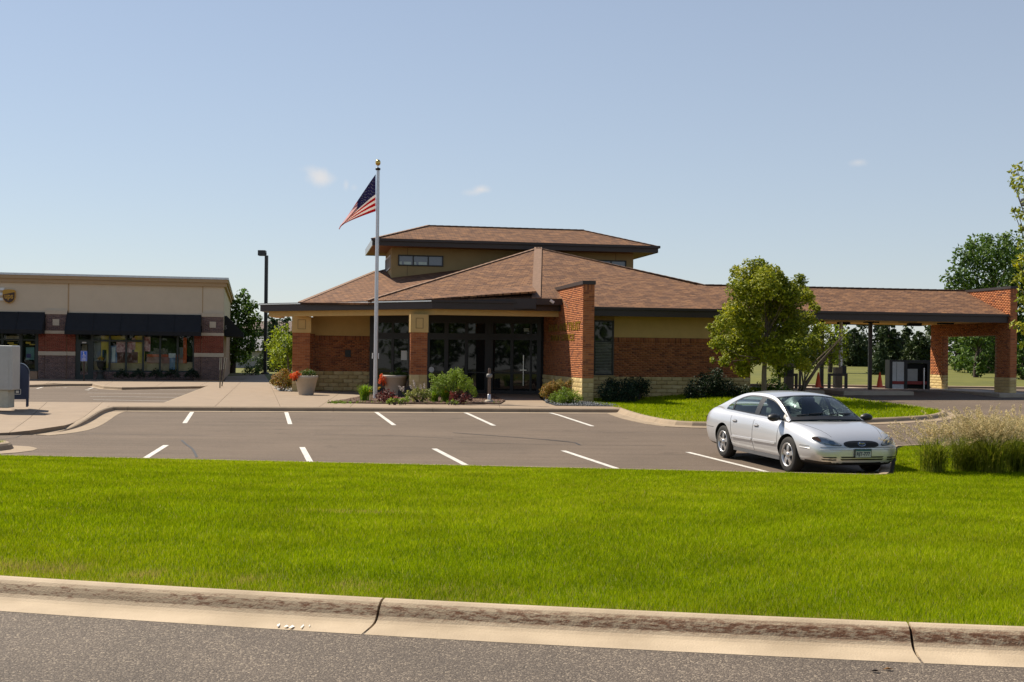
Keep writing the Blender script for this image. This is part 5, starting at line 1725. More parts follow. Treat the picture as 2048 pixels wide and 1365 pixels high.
# ================================================================== plants
def leaf_mesh(name, blobs, size, seed, flat=.35, aspect=.55, shell=.45, squash=1.0, droop=0.0):
    """leaves scattered through blobs [(centre, radius, count)]; every leaf one bent diamond of two faces"""
    rg = np.random.default_rng(seed)
    Vs, col = [], []
    for c, r, n in blobs:
        d = rg.normal(size=(n, 3)); d /= np.linalg.norm(d, axis=1)[:, None]
        rad = r * rg.random(n) ** shell
        rad *= 1 + .18 * np.sin(d[:, 0] * 7 + seed) * np.sin(d[:, 2] * 6 + 1.3 * seed)
        p = np.asarray(c)[None] + d * rad[:, None] * np.array([1, 1, squash])
        nr = rg.normal(size=(n, 3)) * .8 + d * .5 + np.array([0, 0, flat * 2])
        nr /= np.linalg.norm(nr, axis=1)[:, None]
        t = np.cross(nr, rg.normal(size=(n, 3))); t /= np.linalg.norm(t, axis=1)[:, None] + 1e-9
        if droop:
            t = t * (1 - droop) + np.array([0, 0, -1.0]) * droop
            t /= np.linalg.norm(t, axis=1)[:, None] + 1e-9
        b = np.cross(nr, t); b /= np.linalg.norm(b, axis=1)[:, None] + 1e-9
        L = size * rg.uniform(.6, 1.35, n)[:, None]; w = L * aspect
        bend = nr * L * .16
        Vs.append(np.stack([p - t * L * .5, p + b * w * .5 - bend, p + t * L * .5, p - b * w * .5 - bend], 1))
        col.append(np.clip(rg.normal(.5, .2, n) + rg.normal(0, .10), 0, 1))
    V = np.concatenate(Vs).reshape(-1, 3); n = len(V) // 4
    base = np.arange(n)[:, None] * 4
    F = np.concatenate([base + np.array([[0, 1, 2]]), base + np.array([[0, 2, 3]])], 1).reshape(-1, 3)
    return np_mesh(name, V, F, attr=np.repeat(np.concatenate(col), 2))


def LM(name, cols, trans=.38):
    return Mrnd(name, cols, .6, bump=0, spec=.35, trans=trans, mott=.14, mscale=1.2)


m_bark = M('grey_bark', (.16, .12, .09), .95, var=.3, scale=14, bump=.7, bscale=50, stretch=(1, 1, .25))
m_bark_d = M('dark_bark', (.055, .040, .030), .95, var=.3, scale=10, bump=.6, bscale=40)
L_maple = LM('maple_leaves', [(0.07, 0.11, 0.006), (0.18, 0.22, 0.01), (0.31, 0.33, 0.014), (0.48, 0.44, 0.02)])
L_lime = LM('lime_leaves', [(0.093, 0.145, 0.007), (0.212, 0.281, 0.012), (0.323, 0.399, 0.017), (0.425, 0.476, 0.024)])
L_green = LM('green_leaves', [(0.024, 0.051, 0.007), (0.051, 0.102, 0.012), (0.088, 0.156, 0.017), (0.145, 0.221, 0.026)])
L_dark = LM('dark_evergreen', [(0.009, 0.019, 0.007), (0.015, 0.033, 0.010), (0.026, 0.050, 0.013)], .15)
L_pine = LM('pine_needles', [(0.015, 0.030, 0.011), (0.033, 0.057, 0.017), (0.054, 0.083, 0.022), (0.083, 0.108, 0.031)], .15)
L_spruce = LM('spruce_needles', [(0.024, 0.045, 0.017), (0.048, 0.083, 0.031), (0.083, 0.120, 0.043)], .15)
L_barb = LM('barberry_leaves', [(0.112, 0.136, 0.014), (0.224, 0.192, 0.022), (0.304, 0.168, 0.026), (0.368, 0.136, 0.030)])
L_juni = LM('juniper_needles', [(0.090, 0.153, 0.010), (0.198, 0.297, 0.017), (0.306, 0.405, 0.024)])
L_red = LM('burgundy_leaves', [(0.056, 0.013, 0.012), (0.120, 0.022, 0.019), (0.192, 0.045, 0.029)])
L_orange = LM('orange_petals', [(0.540, 0.072, 0.012), (0.696, 0.108, 0.018), (0.792, 0.156, 0.024)])
L_yellow = LM('yellow_petals', [(.55, .34, .02), (.66, .42, .03)])
L_whitef = LM('white_petals', [(.55, .47, .45), (.70, .62, .58)])
L_hosta = LM('hosta_leaves', [(0.135, 0.180, 0.024), (0.285, 0.300, 0.072), (0.450, 0.420, 0.120)])
L_blade = LM('daylily_blades', [(0.085, 0.170, 0.010), (0.187, 0.306, 0.014), (0.306, 0.408, 0.024)])
L_orn = LM('ornamental_blades', [(0.09, 0.13, 0.008), (0.18, 0.23, 0.012), (0.28, 0.31, 0.02), (0.42, 0.35, 0.07)])
L_plume = LM('seed_plumes', [(0.52, 0.4, 0.18), (0.66, 0.53, 0.27), (0.76, 0.63, 0.34)], .3)


def tree(name, label, base, blobs, leaf, mat, tr, seed, bark=None, group=None, dens=1.0, stems=None, cat='tree', flat=.35, aspect=.55, squash=1.0, limbs=True):
    """tapered trunk with limbs running to the clumps; blobs = [(centre, radius)]"""
    base = Vector(base)
    t = thing(name, label, cat, base, 0, group)
    rg = random.Random(seed)
    cs = [Vector(c) for c, r in blobs]
    top = Vector((sum(c.x for c in cs) / len(cs), sum(c.y for c in cs) / len(cs), 0)); zmax = max(c.z for c in cs); zmin = min(c.z for c in cs)
    if limbs:
        wood = MB()
        if stems:
            for i in range(stems):
                c = rg.choice(cs)
                b0 = base + Vector((rg.uniform(-.25, .25), rg.uniform(-.25, .25), -.05))
                mid = b0.lerp(c, .45) + Vector((rg.uniform(-.2, .2), rg.uniform(-.2, .2), .25))
                wood.tube([b0, mid, c], [tr, tr * .7, tr * .25], 7)
        else:
            lead = Vector((base.x * .35 + top.x * .65, base.y * .35 + top.y * .65, zmin + (zmax - zmin) * .75))
            pts = [base + Vector((0, 0, -.1))]
            for f in (.25, .5, .75, 1.0):
                p = base.lerp(lead, f); p.x += rg.uniform(-.04, .04) * tr * 10; pts.append(p)
            wood.tube(pts, [tr * 1.15, tr, tr * .85, tr * .55, tr * .22], 10)
            for c in cs:
                f = min(.95, max(.38, (c.z - base.z) / max(lead.z - base.z, .1) * .62))
                a = base.lerp(lead, f); m = a.lerp(c, .55) + Vector((0, 0, -.06 * (c - a).length + rg.uniform(-.05, .08)))
                wood.tube([a, m, c], [tr * .38 * (1.15 - f), tr * .22 * (1.15 - f), tr * .07], 5)
        wood.build('trunk', bark or m_bark, t)
    bl = [(c, r, max(20, int(dens * 330 * (r / leaf / 4.2) ** 2))) for c, r in blobs]
    link('crown', leaf_mesh('crown', bl, leaf, seed, flat, aspect, squash=squash), mat, t)
    return t


def pxblobs(L, D, dep, seed, k=1.0):
    """blobs given by pixel centre and pixel radius, spread in depth about D"""
    rg = random.Random(seed); out = []
    for x, y, r in L:
        d = D + rg.uniform(-dep, dep)
        out.append((U(x, y, d), r / FPX * d * k))
    return out


# young maple before the right wing
T1 = [(1572, 585, 26), (1585, 575, 18), (1556, 560, 18), (1495, 556, 34), (1516, 532, 20), (1478, 580, 28), (1528, 570, 34), (1470, 543, 12), (1546, 548, 20), (1601, 560, 15), (1606, 590, 20), (1580, 612, 28), (1545, 612, 34), (1500, 608, 36), (1462, 622, 22), (1446, 648, 22), (1490, 652, 36), (1536, 655, 38), (1580, 655, 34), (1616, 640, 20), (1626, 612, 10), (1436, 688, 18), (1464, 690, 28), (1505, 700, 34), (1550, 700, 36), (1592, 698, 30), (1622, 682, 16), (1450, 722, 14), (1482, 735, 18), (1560, 732, 24), (1605, 728, 16), (1425, 720, 7), (1530, 548, 20), (1510, 580, 30), (1560, 585, 20), (1430, 672, 12), (1420, 655, 8), (1632, 660, 9)]
b = G(1528, 795, zisl); b.x = px(1528, 770)[0] * 42; b = Vector((b.x, 42.0, zisl(b.x, 42.0)))
tree('maple_tree', 'young maple with a loose yellow-green crown on the island lawn behind the car', b, pxblobs(T1 + [(x + 8, y + 5, r * .85) for x, y, r in T1[::2]], 42.0, 1.35, 3), .115, L_maple, .085, 21, dens=2.3)
# multi-stem small tree
T2 = [(1612, 700, 16), (1625, 690, 26), (1650, 672, 24), (1680, 690, 20), (1660, 710, 24), (1630, 720, 24), (1690, 668, 12), (1640, 655, 16), (1690, 712, 10)]
b = Vector((px(1600, 780)[0] * 45.5, 45.5, .12))
tree('small_tree', 'small multi-stem tree with sparse yellowish leaves before the drive-through posts', b, pxblobs(T2, 45.5, .9, 5), .11, L_maple, .04, 31, stems=9, dens=.75)
# bright small tree left of the porch
T3 = [(560, 672, 22), (545, 690, 18), (575, 690, 22), (590, 672, 16), (555, 710, 20), (580, 712, 24), (548, 728, 14), (572, 735, 20), (595, 730, 18), (592, 700, 20), (570, 656, 10), (600, 655, 12)]
b = Vector((px(572, 745)[0] * 60, 60.0, -.05))
tree('amur_maple', 'bright lime-green bushy small tree left of the porch column', b, pxblobs(T3, 60.0, 1.2, 6), .15, L_lime, .06, 41, stems=5, dens=1.0)
# tall broad tree behind the shop corner
T4 = [(487, 592, 16), (475, 610, 18), (495, 612, 20), (465, 632, 18), (488, 635, 24), (508, 640, 18), (470, 660, 22), (495, 662, 26), (515, 668, 14), (462, 685, 18), (485, 690, 26), (505, 692, 16), (470, 712, 18), (490, 715, 18), (458, 590, 8), (510, 612, 8), (458, 700, 12)]
b = Vector((px(465, 752)[0] * 92, 92.0, -.05))
tree('shade_tree', 'tall full green tree standing between shop corner and lamp post', b, pxblobs(T4, 92.0, 2.2, 7), .30, L_green, .2, 51, bark=m_bark_d, dens=1.5)
# big broad tree at the right behind the canopy
T5 = [(1935, 520, 36), (1960, 500, 34), (1990, 510, 40), (2025, 500, 40), (1915, 560, 32), (1950, 565, 44), (2000, 560, 50), (2045, 545, 50), (1925, 610, 34), (1970, 615, 50), (2030, 610, 50), (1905, 660, 30), (1950, 670, 44), (2010, 670, 50), (1930, 720, 34), (1985, 720, 44), (2040, 720, 44), (1975, 482, 14), (2012, 478, 14), (1940, 492, 12), (1900, 580, 12), (2080, 560, 60), (2080, 660, 60), (1960, 740, 24), (2020, 745, 24)]
b = Vector((px(1985, 770)[0] * 82, 82.0, .9))
tree('shade_tree', 'large dense dark green tree rising behind the brick end wall', b, pxblobs(T5, 82.0, 3.4, 8), .30, L_green, .3, 61, bark=m_bark_d, dens=1.35)
# maple twigs entering at the right edge
T6 = [(2034, 338, 16), (2024, 362, 12), (2046, 372, 22), (2032, 376, 10), (2036, 428, 13), (2026, 420, 7), (2056, 432, 18), (2046, 458, 10), (2070, 400, 30), (2036, 528, 14), (2050, 512, 14), (2030, 558, 12), (2050, 558, 20), (2042, 600, 12), (2026, 648, 9), (2046, 655, 15), (2062, 610, 26), (2090, 480, 55), (2100, 390, 55), (2095, 570, 60), (2100, 640, 50), (2080, 330, 30), (2110, 300, 40), (2045, 690, 8)]
b = Vector((px(2130, 850)[0] * 30, 30.0, -.1))
tree('maple_tree', 'yellow-green maple whose leafy twigs enter at the right edge', b, pxblobs(T6, 30.0, .5, 9), .115, L_maple, .11, 71, dens=.7)


def conifer(name, label, base, h, r, mat, seed, group=None, leaf=.3, n=3600, tip=.15, zlow=.08, pine=False):
    t = thing(name, label, 'tree', base, 0, group)
    base = Vector(base); rg = np.random.default_rng(seed); bl = []
    MB().tube([base, base + Vector((0, 0, h * .5)), base + Vector((0, 0, h * .97))], [r * .07 + .05, r * .05 + .03, .02], 8).build('trunk', m_bark_d, t)
    k = 13 if not pine else 10
    for i in range(k):
        f = i / (k - 1); z = h * (zlow + (1 - zlow - .02) * f)
        rr = r * ((1 - f) ** (.85 if not pine else .5) + tip * .25)
        m = max(2, int(7 * (1 - f) + 2))
        for j in range(m):
            a = 2 * math.pi * (j / m) + i * 1.1 + rg.uniform(-.3, .3); q = rr * rg.uniform(.5, .86)
            bl.append((base + Vector((math.cos(a) * q, math.sin(a) * q, z + rg.uniform(-.12, .12) * h * .2)), max(rr * rg.uniform(.34, .5), .16), max(12, int(n / (k * 4.5)))))
    link('crown', leaf_mesh('crown', bl, leaf, seed, -.1, .22 if not pine else .3, squash=.55 if not pine else .7, droop=.25 if not pine else 0), mat, t)
    return t


GR = 'evergreens behind the drive-through'
def con(label, x, yt, D, w, mat, seed, pine, leaf=.34, n=3000, base=None):
    X = px(x, 700)[0] * D; z0 = gz(X, D); h = U(x, yt, D).z - z0
    conifer('pine_tree' if pine else 'spruce_tree', label, (X, D, z0), h, w / FPX * D / 2, mat, seed, GR, leaf, n, pine=pine)


con('dark pine at left of the canopy opening, behind the silver riser', 1708, 662, 96, 66, L_pine, 81, True)
con('tallest dark pine directly right of the middle canopy post', 1778, 640, 92, 62, L_pine, 82, True)
con('ragged pine just left of the lit brick pillar', 1838, 668, 90, 74, L_pine, 83, True)
con('low spruce close behind the middle orange cone', 1764, 690, 72, 50, L_spruce, 84, False, .24, 3600)
con('small round-topped pine behind the cash machine', 1806, 672, 99, 60, L_pine, 85, True)
con('blue-green spruce between the lamp post and the lime-green tree', 545, 640, 100, 66, L_spruce, 86, False, .4)
con('far spruce behind the porch soffit at left', 590, 650, 112, 60, L_spruce, 87, False, .45)
con('dark pine seen between the two canopy posts at left', 1668, 678, 108, 60, L_pine, 88, True)


def dec(label, x, yt, yb, D, w, mat, seed, leaf=.26, dens=1.1, group='broad trees behind the drive-through'):
    rg = random.Random(seed); bl = []
    for i in range(22):
        f = rg.random(); yy = yt + (yb - yt) * f
        ww = w / 2 * math.sin(math.pi * (.18 + .72 * f)) ** .7
        bl.append((x + rg.uniform(-1, 1) * ww * .8, yy, w * rg.uniform(.13, .22)))
    X = px(x, 700)[0] * D
    tree('shade_tree', label, (X, D, gz(X, D)), pxblobs(bl, D, w / FPX * D * .3, seed), leaf, mat, .14, seed, bark=m_bark_d, group=group, dens=dens)


dec('leafy green tree framed inside the brick end-wall opening', 1952, 652, 748, 68, 70, L_green, 91, .22)
dec('broad tree glimpsed at the left part of the brick opening', 1912, 660, 735, 88, 56, L_green, 92)
dec('pale green tree behind the small multi-stem tree', 1660, 640, 725, 76, 74, L_lime, 93, .24, .5)
dec('green tree behind the wing corner and young maple', 1580, 650, 735, 90, 90, L_green, 94)
dec('green tree at the far right edge beyond the end wall', 2046, 690, 770, 64, 60, L_green, 95, .22)

# far wood filling the gaps behind the drive-through
rgf = random.Random(9); bw_ = []
for i in range(60):
    X_ = 24 + i * .95; D_ = 118 + rgf.uniform(-6, 6); hh_ = rgf.uniform(2.6, 4.6)
    for k_ in range(4): bw_.append(((X_ + rgf.uniform(-.5, .5), D_, .9 + hh_ * k_ / 3.2), max(1.7 - .33 * k_, .5), 80))
for i in range(34):
    X_ = -46 + i * .9; D_ = 135 + rgf.uniform(-6, 6); hh_ = rgf.uniform(2.5, 5.0)
    for k_ in range(4): bw_.append(((X_, D_, .5 + hh_ * k_ / 3.2), max(1.8 - .33 * k_, .5), 60))
tag(link('far_wood', leaf_mesh('far_wood', bw_, .5, 78), L_pine), 'dark far wood filling the gaps behind the drive-through', 'trees', kind='stuff')

# a tree belt across the street behind the camera (it shows in the windows)
rg_ = random.Random(5); blt = []
for i in range(70):
    x = -60 + i * 1.75
    blt.append(((x, -34 + rg_.uniform(-3, 3), rg_.uniform(1.0, 3.0)), rg_.uniform(2.0, 3.2), 120))
    blt.append(((x, -34 + rg_.uniform(-3, 3), rg_.uniform(4.0, 6.5)), rg_.uniform(1.4, 2.8), 90))
tag(link('tree_belt', leaf_mesh('tree_belt', blt, .9, 77), L_green), 'belt of trees across the street behind the viewer', 'trees', kind='stuff')


# ---- shrubs
def shrub(name, label, blobs, leaf, mat, seed, dens=1.0, group=None, base=None, aspect=.55, squash=1.0, flat=.35, stems=6):
    z0 = min(c.z - r for c, r in blobs)
    cx = sum(c.x for c, r in blobs) / len(blobs); cy = sum(c.y for c, r in blobs) / len(blobs)
    t = thing(name, label, 'shrub', (cx, cy, max(z0, -.1)), 0, group)
    rg = random.Random(seed); wd = MB()
    for i in range(stems):
        c, r = rg.choice(blobs); a = Vector((cx + rg.uniform(-.12, .12), cy + rg.uniform(-.12, .12), max(z0, -.1) - .02))
        wd.tube([a, a.lerp(c, .5) + Vector((0, 0, .06)), c], [.018, .013, .006], 5)
    wd.build('stems', m_bark_d, t)
    bl = [(c, r, max(20, int(dens * 330 * (r / leaf / 4.2) ** 2))) for c, r in blobs]
    link('foliage', leaf_mesh('foliage', bl, leaf, seed, flat, aspect, squash=squash), mat, t)
    return t


shrub('evergreen_shrub', 'dark rounded evergreen shrub right beside the brick pier', pxblobs([(1212, 785, 20), (1235, 778, 24), (1258, 782, 22), (1240, 795, 18), (1215, 795, 16), (1265, 795, 14), (1222, 768, 14)], 42.6, .35, 1), .07, L_dark, 101, 1.5)
shrub('evergreen_shrub', 'dark evergreen shrub below the wing window, behind the larger one', pxblobs([(1272, 772, 20), (1285, 780, 18), (1258, 770, 16), (1290, 768, 12)], 44.3, .25, 2), .07, L_dark, 102, 1.5)
shrub('evergreen_shrub', 'wide dark shrub against the wing wall behind the car tail', pxblobs([(1395, 778, 24), (1425, 765, 26), (1450, 775, 24), (1430, 785, 24), (1470, 785, 18), (1380, 786, 16), (1435, 748, 14), (1405, 760, 14), (1490, 785, 16)], 44.0, .3, 3), .08, L_dark, 103, 1.4)
shrub('evergreen_shrub', 'low dark shrub under the maple crown beside the wing corner', pxblobs([(1540, 775, 18), (1560, 780, 16), (1520, 780, 16), (1575, 785, 12), (1548, 762, 10)], 44.6, .3, 4), .08, L_green, 104, 1.2)
shrub('barberry_shrub', 'orange-tinged shrub at the foot of the lettered wall', pxblobs([(1092, 780, 13), (1105, 775, 14), (1120, 772, 14), (1135, 775, 12), (1098, 790, 12), (1112, 785, 14), (1086, 788, 8), (1140, 765, 8)], 41.9, .3, 5), .055, L_barb, 105, 1.3)
shrub('spirea_shrub', 'low yellow-green mounded shrub in the dark stones before the pier', pxblobs([(1110, 795, 13), (1128, 788, 15), (1145, 792, 14), (1158, 797, 10), (1122, 799, 12), (1142, 800, 10)], 40.9, .25, 6), .05, L_juni, 106, 1.3)
shrub('barberry_shrub', 'orange and green shrub left of the porch column', pxblobs([(552, 757, 12), (566, 750, 13), (578, 758, 13), (560, 768, 12), (575, 770, 11), (546, 764, 8), (570, 742, 7)], 50.6, .5, 7), .08, L_barb, 107, 1.3)
shrub('round_shrub', 'low dark green shrub beyond the walk, left of the lamp post', pxblobs([(497, 738, 9), (508, 740, 9), (490, 743, 7), (515, 744, 7)], 80, .5, 8), .14, L_green, 108, 1.2)
for i, x in enumerate((243, 276, 311, 343, 383)):
    lb = ('small dark shrub under the shop window, leftmost of five', 'small dark shrub under the shop window, second of five from the door', 'small dark shrub under the shop window, middle of five', 'small dark shrub under the shop window, second from the corner pier', 'small dark shrub beside the corner pier, rightmost of five')[i]
    shrub('foundation_shrub', lb, pxblobs([(x - 6, 748, 7), (x + 6, 747, 8), (x, 743, 7), (x + 12, 751, 6), (x - 12, 751, 5)], 63.6 + i * .5, .3, 20 + i), .09, L_dark, 110 + i, 1.3, 'dark shrubs along the shop window')


# ---- flower bed before the entrance
bedp = [G(x, y, .03) for x, y in ((655, 804.5), (760, 806.5), (880, 807.5), (1000, 807), (1010, 801), (985, 791), (930, 786), (880, 784), (800, 786), (735, 790), (690, 799))]
tag(MB().slab([(p.x, p.y, .035) for p in bedp], .06).build('planting_bed', m_mulch), kind='structure')
rgm = np.random.default_rng(4); k = 2600
bx0, bx1 = min(p.x for p in bedp), max(p.x for p in bedp); by0, by1 = min(p.y for p in bedp), max(p.y for p in bedp)
mx_, my_ = rgm.uniform(bx0, bx1, k), rgm.uniform(by0, by1, k); ok = inpoly(mx_, my_, [(p.x, p.y) for p in bedp])
cc = [(Vector((x, y, .045)), .05, 3) for x, y in zip(mx_[ok], my_[ok])]
tag(link('mulch_chips', leaf_mesh('mulch_chips', cc, .05, 4, .8, .35, squash=.3), Mrnd('bark_chips', [(.05, .024, .014), (.12, .06, .035), (.20, .11, .07)], .9, bump=0)), 'brown bark chips over the flower bed', 'mulch', kind='stuff')
# dark stones beside the pier
stp = [G(x, y, .0) for x, y in ((1092, 806.5), (1110, 812), (1236, 813.5), (1228, 809), (1190, 806), (1160, 803), (1100, 797), (1085, 796))]
sv = MB()
for i in range(900):
    x, y = random.uniform(min(p.x for p in stp), max(p.x for p in stp)), random.uniform(min(p.y for p in stp), max(p.y for p in stp))
    if not inpoly(np.array([x]), np.array([y]), [(p.x, p.y) for p in stp])[0]: continue
    r = random.uniform(.025, .05); n0 = len(sv.v)
    vs = [(x + r * random.uniform(.6, 1.2) * a, y + r * random.uniform(.6, 1.2) * b_, .02 + r * .7 * c_) for a, b_, c_ in ((1, 0, 0), (0, 1, 0), (-1, 0, 0), (0, -1, 0), (0, 0, 1), (0, 0, -1))]
    sv.add(vs, [(0, 1, 4), (1, 2, 4), (2, 3, 4), (3, 0, 4), (1, 0, 5), (2, 1, 5), (3, 2, 5), (0, 3, 5)], smooth=True)
tag(sv.build('river_stones', M('dark_river_stone', (.075, .085, .095), .6, var=.5, scale=14)), 'dark grey river stones around the brick pier', 'stones', kind='stuff')
MB().slab([(p.x, p.y, .012) for p in stp], .03).build('stone_bed', m_dark)['kind'] = 'structure'
sv = MB(); sq = [G(x, y, 0.0) for x, y in ((548, 776), (586, 778), (585, 784), (560, 783))]
for i in range(260):
    a_, b_ = random.random(), random.random(); p = (sq[0].lerp(sq[1], a_)).lerp(sq[3].lerp(sq[2], a_), b_); r = random.uniform(.03, .06)
    sv.add([(p.x + r * q[0], p.y + r * q[1], .02 + r * .7 * q[2]) for q in ((1, 0, 0), (0, 1, 0), (-1, 0, 0), (0, -1, 0), (0, 0, 1), (0, 0, -1))], [(0, 1, 4), (1, 2, 4), (2, 3, 4), (3, 0, 4), (1, 0, 5), (2, 1, 5), (3, 2, 5), (0, 3, 5)], smooth=True)
tag(sv.build('river_stones', M('pale_river_stone', (.26, .26, .25), .6, var=.4, scale=12)), 'grey river stones under the shrub left of the porch', 'stones', kind='stuff')


def strap_mesh(name, c, n, h, spread, w, seed, hvar=.3, up=.55):
    """arching strap leaves from one point"""
    rg = np.random.default_rng(seed); V, F, at_ = [], [], []
    for i in range(n):
        a = rg.uniform(0, 2 * math.pi); s = spread * rg.uniform(.25, 1.0); hh = h * rg.uniform(1 - hvar, 1 + hvar * .5)
        ox, oy = rg.normal(0, spread * .16, 2); d = np.array([math.cos(a), math.sin(a)]); sd_ = np.array([-d[1], d[0]]) * w / 2
        o = len(V); r_ = float(np.clip(rg.normal(.5, .22), 0, 1))
        for k_ in range(5):
            f = k_ / 4; rr = s * f ** 1.5; z = hh * (f * (1 + up) - up * f * f * (1.0 + .5 * s / max(hh, .01)))
            ww = (1 - f ** 2.5) * (.6 + .8 * f)
            for sg in (-1, 1): V.append((c[0] + ox + d[0] * rr + sg * sd_[0] * ww, c[1] + oy + d[1] * rr + sg * sd_[1] * ww, c[2] + z))
        for k_ in range(4): F.append((o + 2 * k_, o + 2 * k_ + 1, o + 2 * k_ + 3, o + 2 * k_ + 2)); at_.append(r_)
    return np_mesh(name, V, F, attr=at_)


def plant(name, label, base, cat='plant', group=None):
    return thing(name, label, cat, base, 0, group)


def pxs(L, D, dep=.15, seed=1):
    return pxblobs(L, D, dep, seed)


t = plant('daylily', 'arching green daylily clump left of the flagpole foot', G(729, 801, .04))
link('leaves', strap_mesh('leaves', t.location, 220, .55, .42, .022, 1), L_blade, t)
link('flowers', leaf_mesh('flowers', [(U(740, 783, t.location.y - .2), .055, 20), (U(757, 777, t.location.y), .055, 20)], .05, 3), L_yellow, t)
t = shrub('coleus', 'burgundy leafed bedding plant right of the flagpole foot', pxs([(760, 794, 10), (772, 788, 11), (784, 792, 10), (768, 798, 9), (780, 799, 8), (790, 797, 7)], 39.6, .2, 2), .075, L_red, 121, 1.2); t['category'] = 'plant'
t = shrub('bedding_plant', 'low lime-green bedding plant in front of the burgundy one', pxs([(783, 802, 7), (792, 800, 6), (776, 804, 5)], 38.6, .1, 3), .06, L_juni, 122, 1.1); t['category'] = 'plant'
t = shrub('bedding_plant', 'low lime-green bedding plant with a pink bloom at the bed front', pxs([(805, 801, 6), (814, 799, 7), (798, 803, 5)], 38.7, .1, 4), .06, L_juni, 123, 1.1); t['category'] = 'plant'
link('flowers', leaf_mesh('flowers', [(U(791, 795, 38.5), .05, 16)], .05, 3), LM('pink_petals', [(.4, .05, .08), (.5, .09, .12)]), t)
t = shrub('hosta', 'pale variegated hosta with white flower spikes before the porch column', pxs([(820, 790, 11), (835, 786, 13), (850, 788, 12), (828, 797, 9), (845, 797, 9), (858, 794, 8)], 39.8, .25, 5), .085, L_hosta, 124, 1.1); t['category'] = 'plant'
fw = []
spk = MB()
for x, y, x0, y0 in ((827, 762, 833, 784), (829, 770, 836, 786), (821, 772, 825, 786), (841, 771, 842, 786), (848, 768, 847, 786), (799, 773, 806, 790), (806, 774, 808, 790), (803, 777, 808, 790)):
    a, b_ = U(x0, y0, 39.6), U(x, y, 39.5); spk.tube([a, b_], .008, 4)
    fw += [(a.lerp(b_, f), .035, 9) for f in (.6, .75, .9, 1.0)]
spk.build('flower_stalks', L_hosta, t); link('flowers', leaf_mesh('flowers', fw, .04, 7), L_whitef, t)
t = shrub('juniper_shrub', 'bright green feathery shrub before the storefront panes', pxs([(870, 762, 11), (885, 758, 13), (905, 752, 14), (918, 746, 11), (925, 760, 14), (900, 770, 16), (880, 774, 14), (935, 772, 12), (920, 778, 14), (945, 780, 9), (950, 788, 7), (868, 778, 10), (912, 742, 7), (862, 752, 6), (940, 764, 8)], 40.6, .35, 6), .06, L_juni, 125, 1.6, aspect=.3)
t = plant('daylily', 'daylily clump with yellow flowers before the feathery shrub', G(893, 803, .04))
link('leaves', strap_mesh('leaves', t.location, 220, .52, .5, .022, 11), L_blade, t)
link('flowers', leaf_mesh('flowers', [(U(892, 783, t.location.y - .2), .07, 30), (U(876, 778, t.location.y), .05, 14), (U(917, 776, t.location.y), .05, 14), (U(891, 776, t.location.y), .05, 16)], .055, 3), L_yellow, t)
t = plant('daylily', 'green daylily clump between the yellow flowers and the hosta', G(868, 803, .04))
link('leaves', strap_mesh('leaves', t.location, 150, .4, .4, .022, 12), L_blade, t)
t = shrub('coleus', 'burgundy leafed plant at the right end of the flower bed', pxs([(905, 791, 9), (918, 788, 10), (930, 793, 9), (912, 798, 9), (925, 800, 8), (940, 798, 6), (900, 798, 6)], 39.3, .2, 8), .075, L_red, 126, 1.2); t['category'] = 'plant'
t = shrub('bedding_plant', 'low lime-green plant at the bed front below the burgundy leaves', pxs([(905, 804, 5), (895, 805, 4), (913, 805, 4)], 38.4, .1, 9), .05, L_juni, 127, 1.1); t['category'] = 'plant'
rgw = np.random.default_rng(8)
wv = [(G(x, 805.5 + rgw.uniform(-1.5, .5), .04), .06, 8) for x in np.concatenate([rgw.uniform(655, 730, 34), rgw.uniform(730, 1000, 20)])]
tag(link('weeds', leaf_mesh('weeds', wv, .07, 9, 0, .25), L_blade), 'stray grass along the front of the flower bed', 'weeds', kind='stuff')

# plants in the pots and urns
D1 = gp1.y; D2 = gp2.y
t = shrub('pot_flowers', 'mound of orange flowers hanging over the left pot rim', pxs([(590, 751, 8), (583, 752, 6), (597, 752, 7), (588, 757, 5), (594, 745, 4)], D1 - .35, .08, 1), .05, L_orange, 131, 1.5); t['category'] = 'flowers'
t = shrub('pot_flowers', 'leafy green plants filling the left pot', pxs([(606, 747, 7), (614, 745, 8), (622, 746, 7), (629, 748, 5)], D1, .1, 2), .06, L_green, 132, 1.3); t['category'] = 'flowers'
t = shrub('pot_flowers', 'orange flowers over the left rim of the pot behind the flagpole', pxs([(764, 758, 7), (762, 764, 6), (768, 766, 6), (763, 751, 4)], D2 - .35, .08, 3), .05, L_orange, 133, 1.5); t['category'] = 'flowers'
t = shrub('pot_flowers', 'dark and light green plants filling the pot behind the flagpole', pxs([(775, 755, 6), (785, 751, 8), (796, 748, 9), (808, 751, 8), (817, 755, 6), (798, 741, 6)], D2, .12, 4), .06, L_green, 134, 1.3); t['category'] = 'flowers'
t = shrub('urn_flowers', 'pale flowers in the urn before the striped pier', pxs([(109, 716, 3.2), (114, 716, 3.2), (111.5, 713, 3)], urn1.location.y, .05, 5), .07, L_hosta, 135, 1.2, stems=2); t['category'] = 'flowers'
t = shrub('urn_flowers', 'yellow flowers in the urn right of the shop door', pxs([(197, 718, 3.5), (204, 718, 3.5), (200.5, 715, 3.2)], urn2.location.y, .05, 6), .07, L_yellow, 136, 1.0, stems=2); t['category'] = 'flowers'


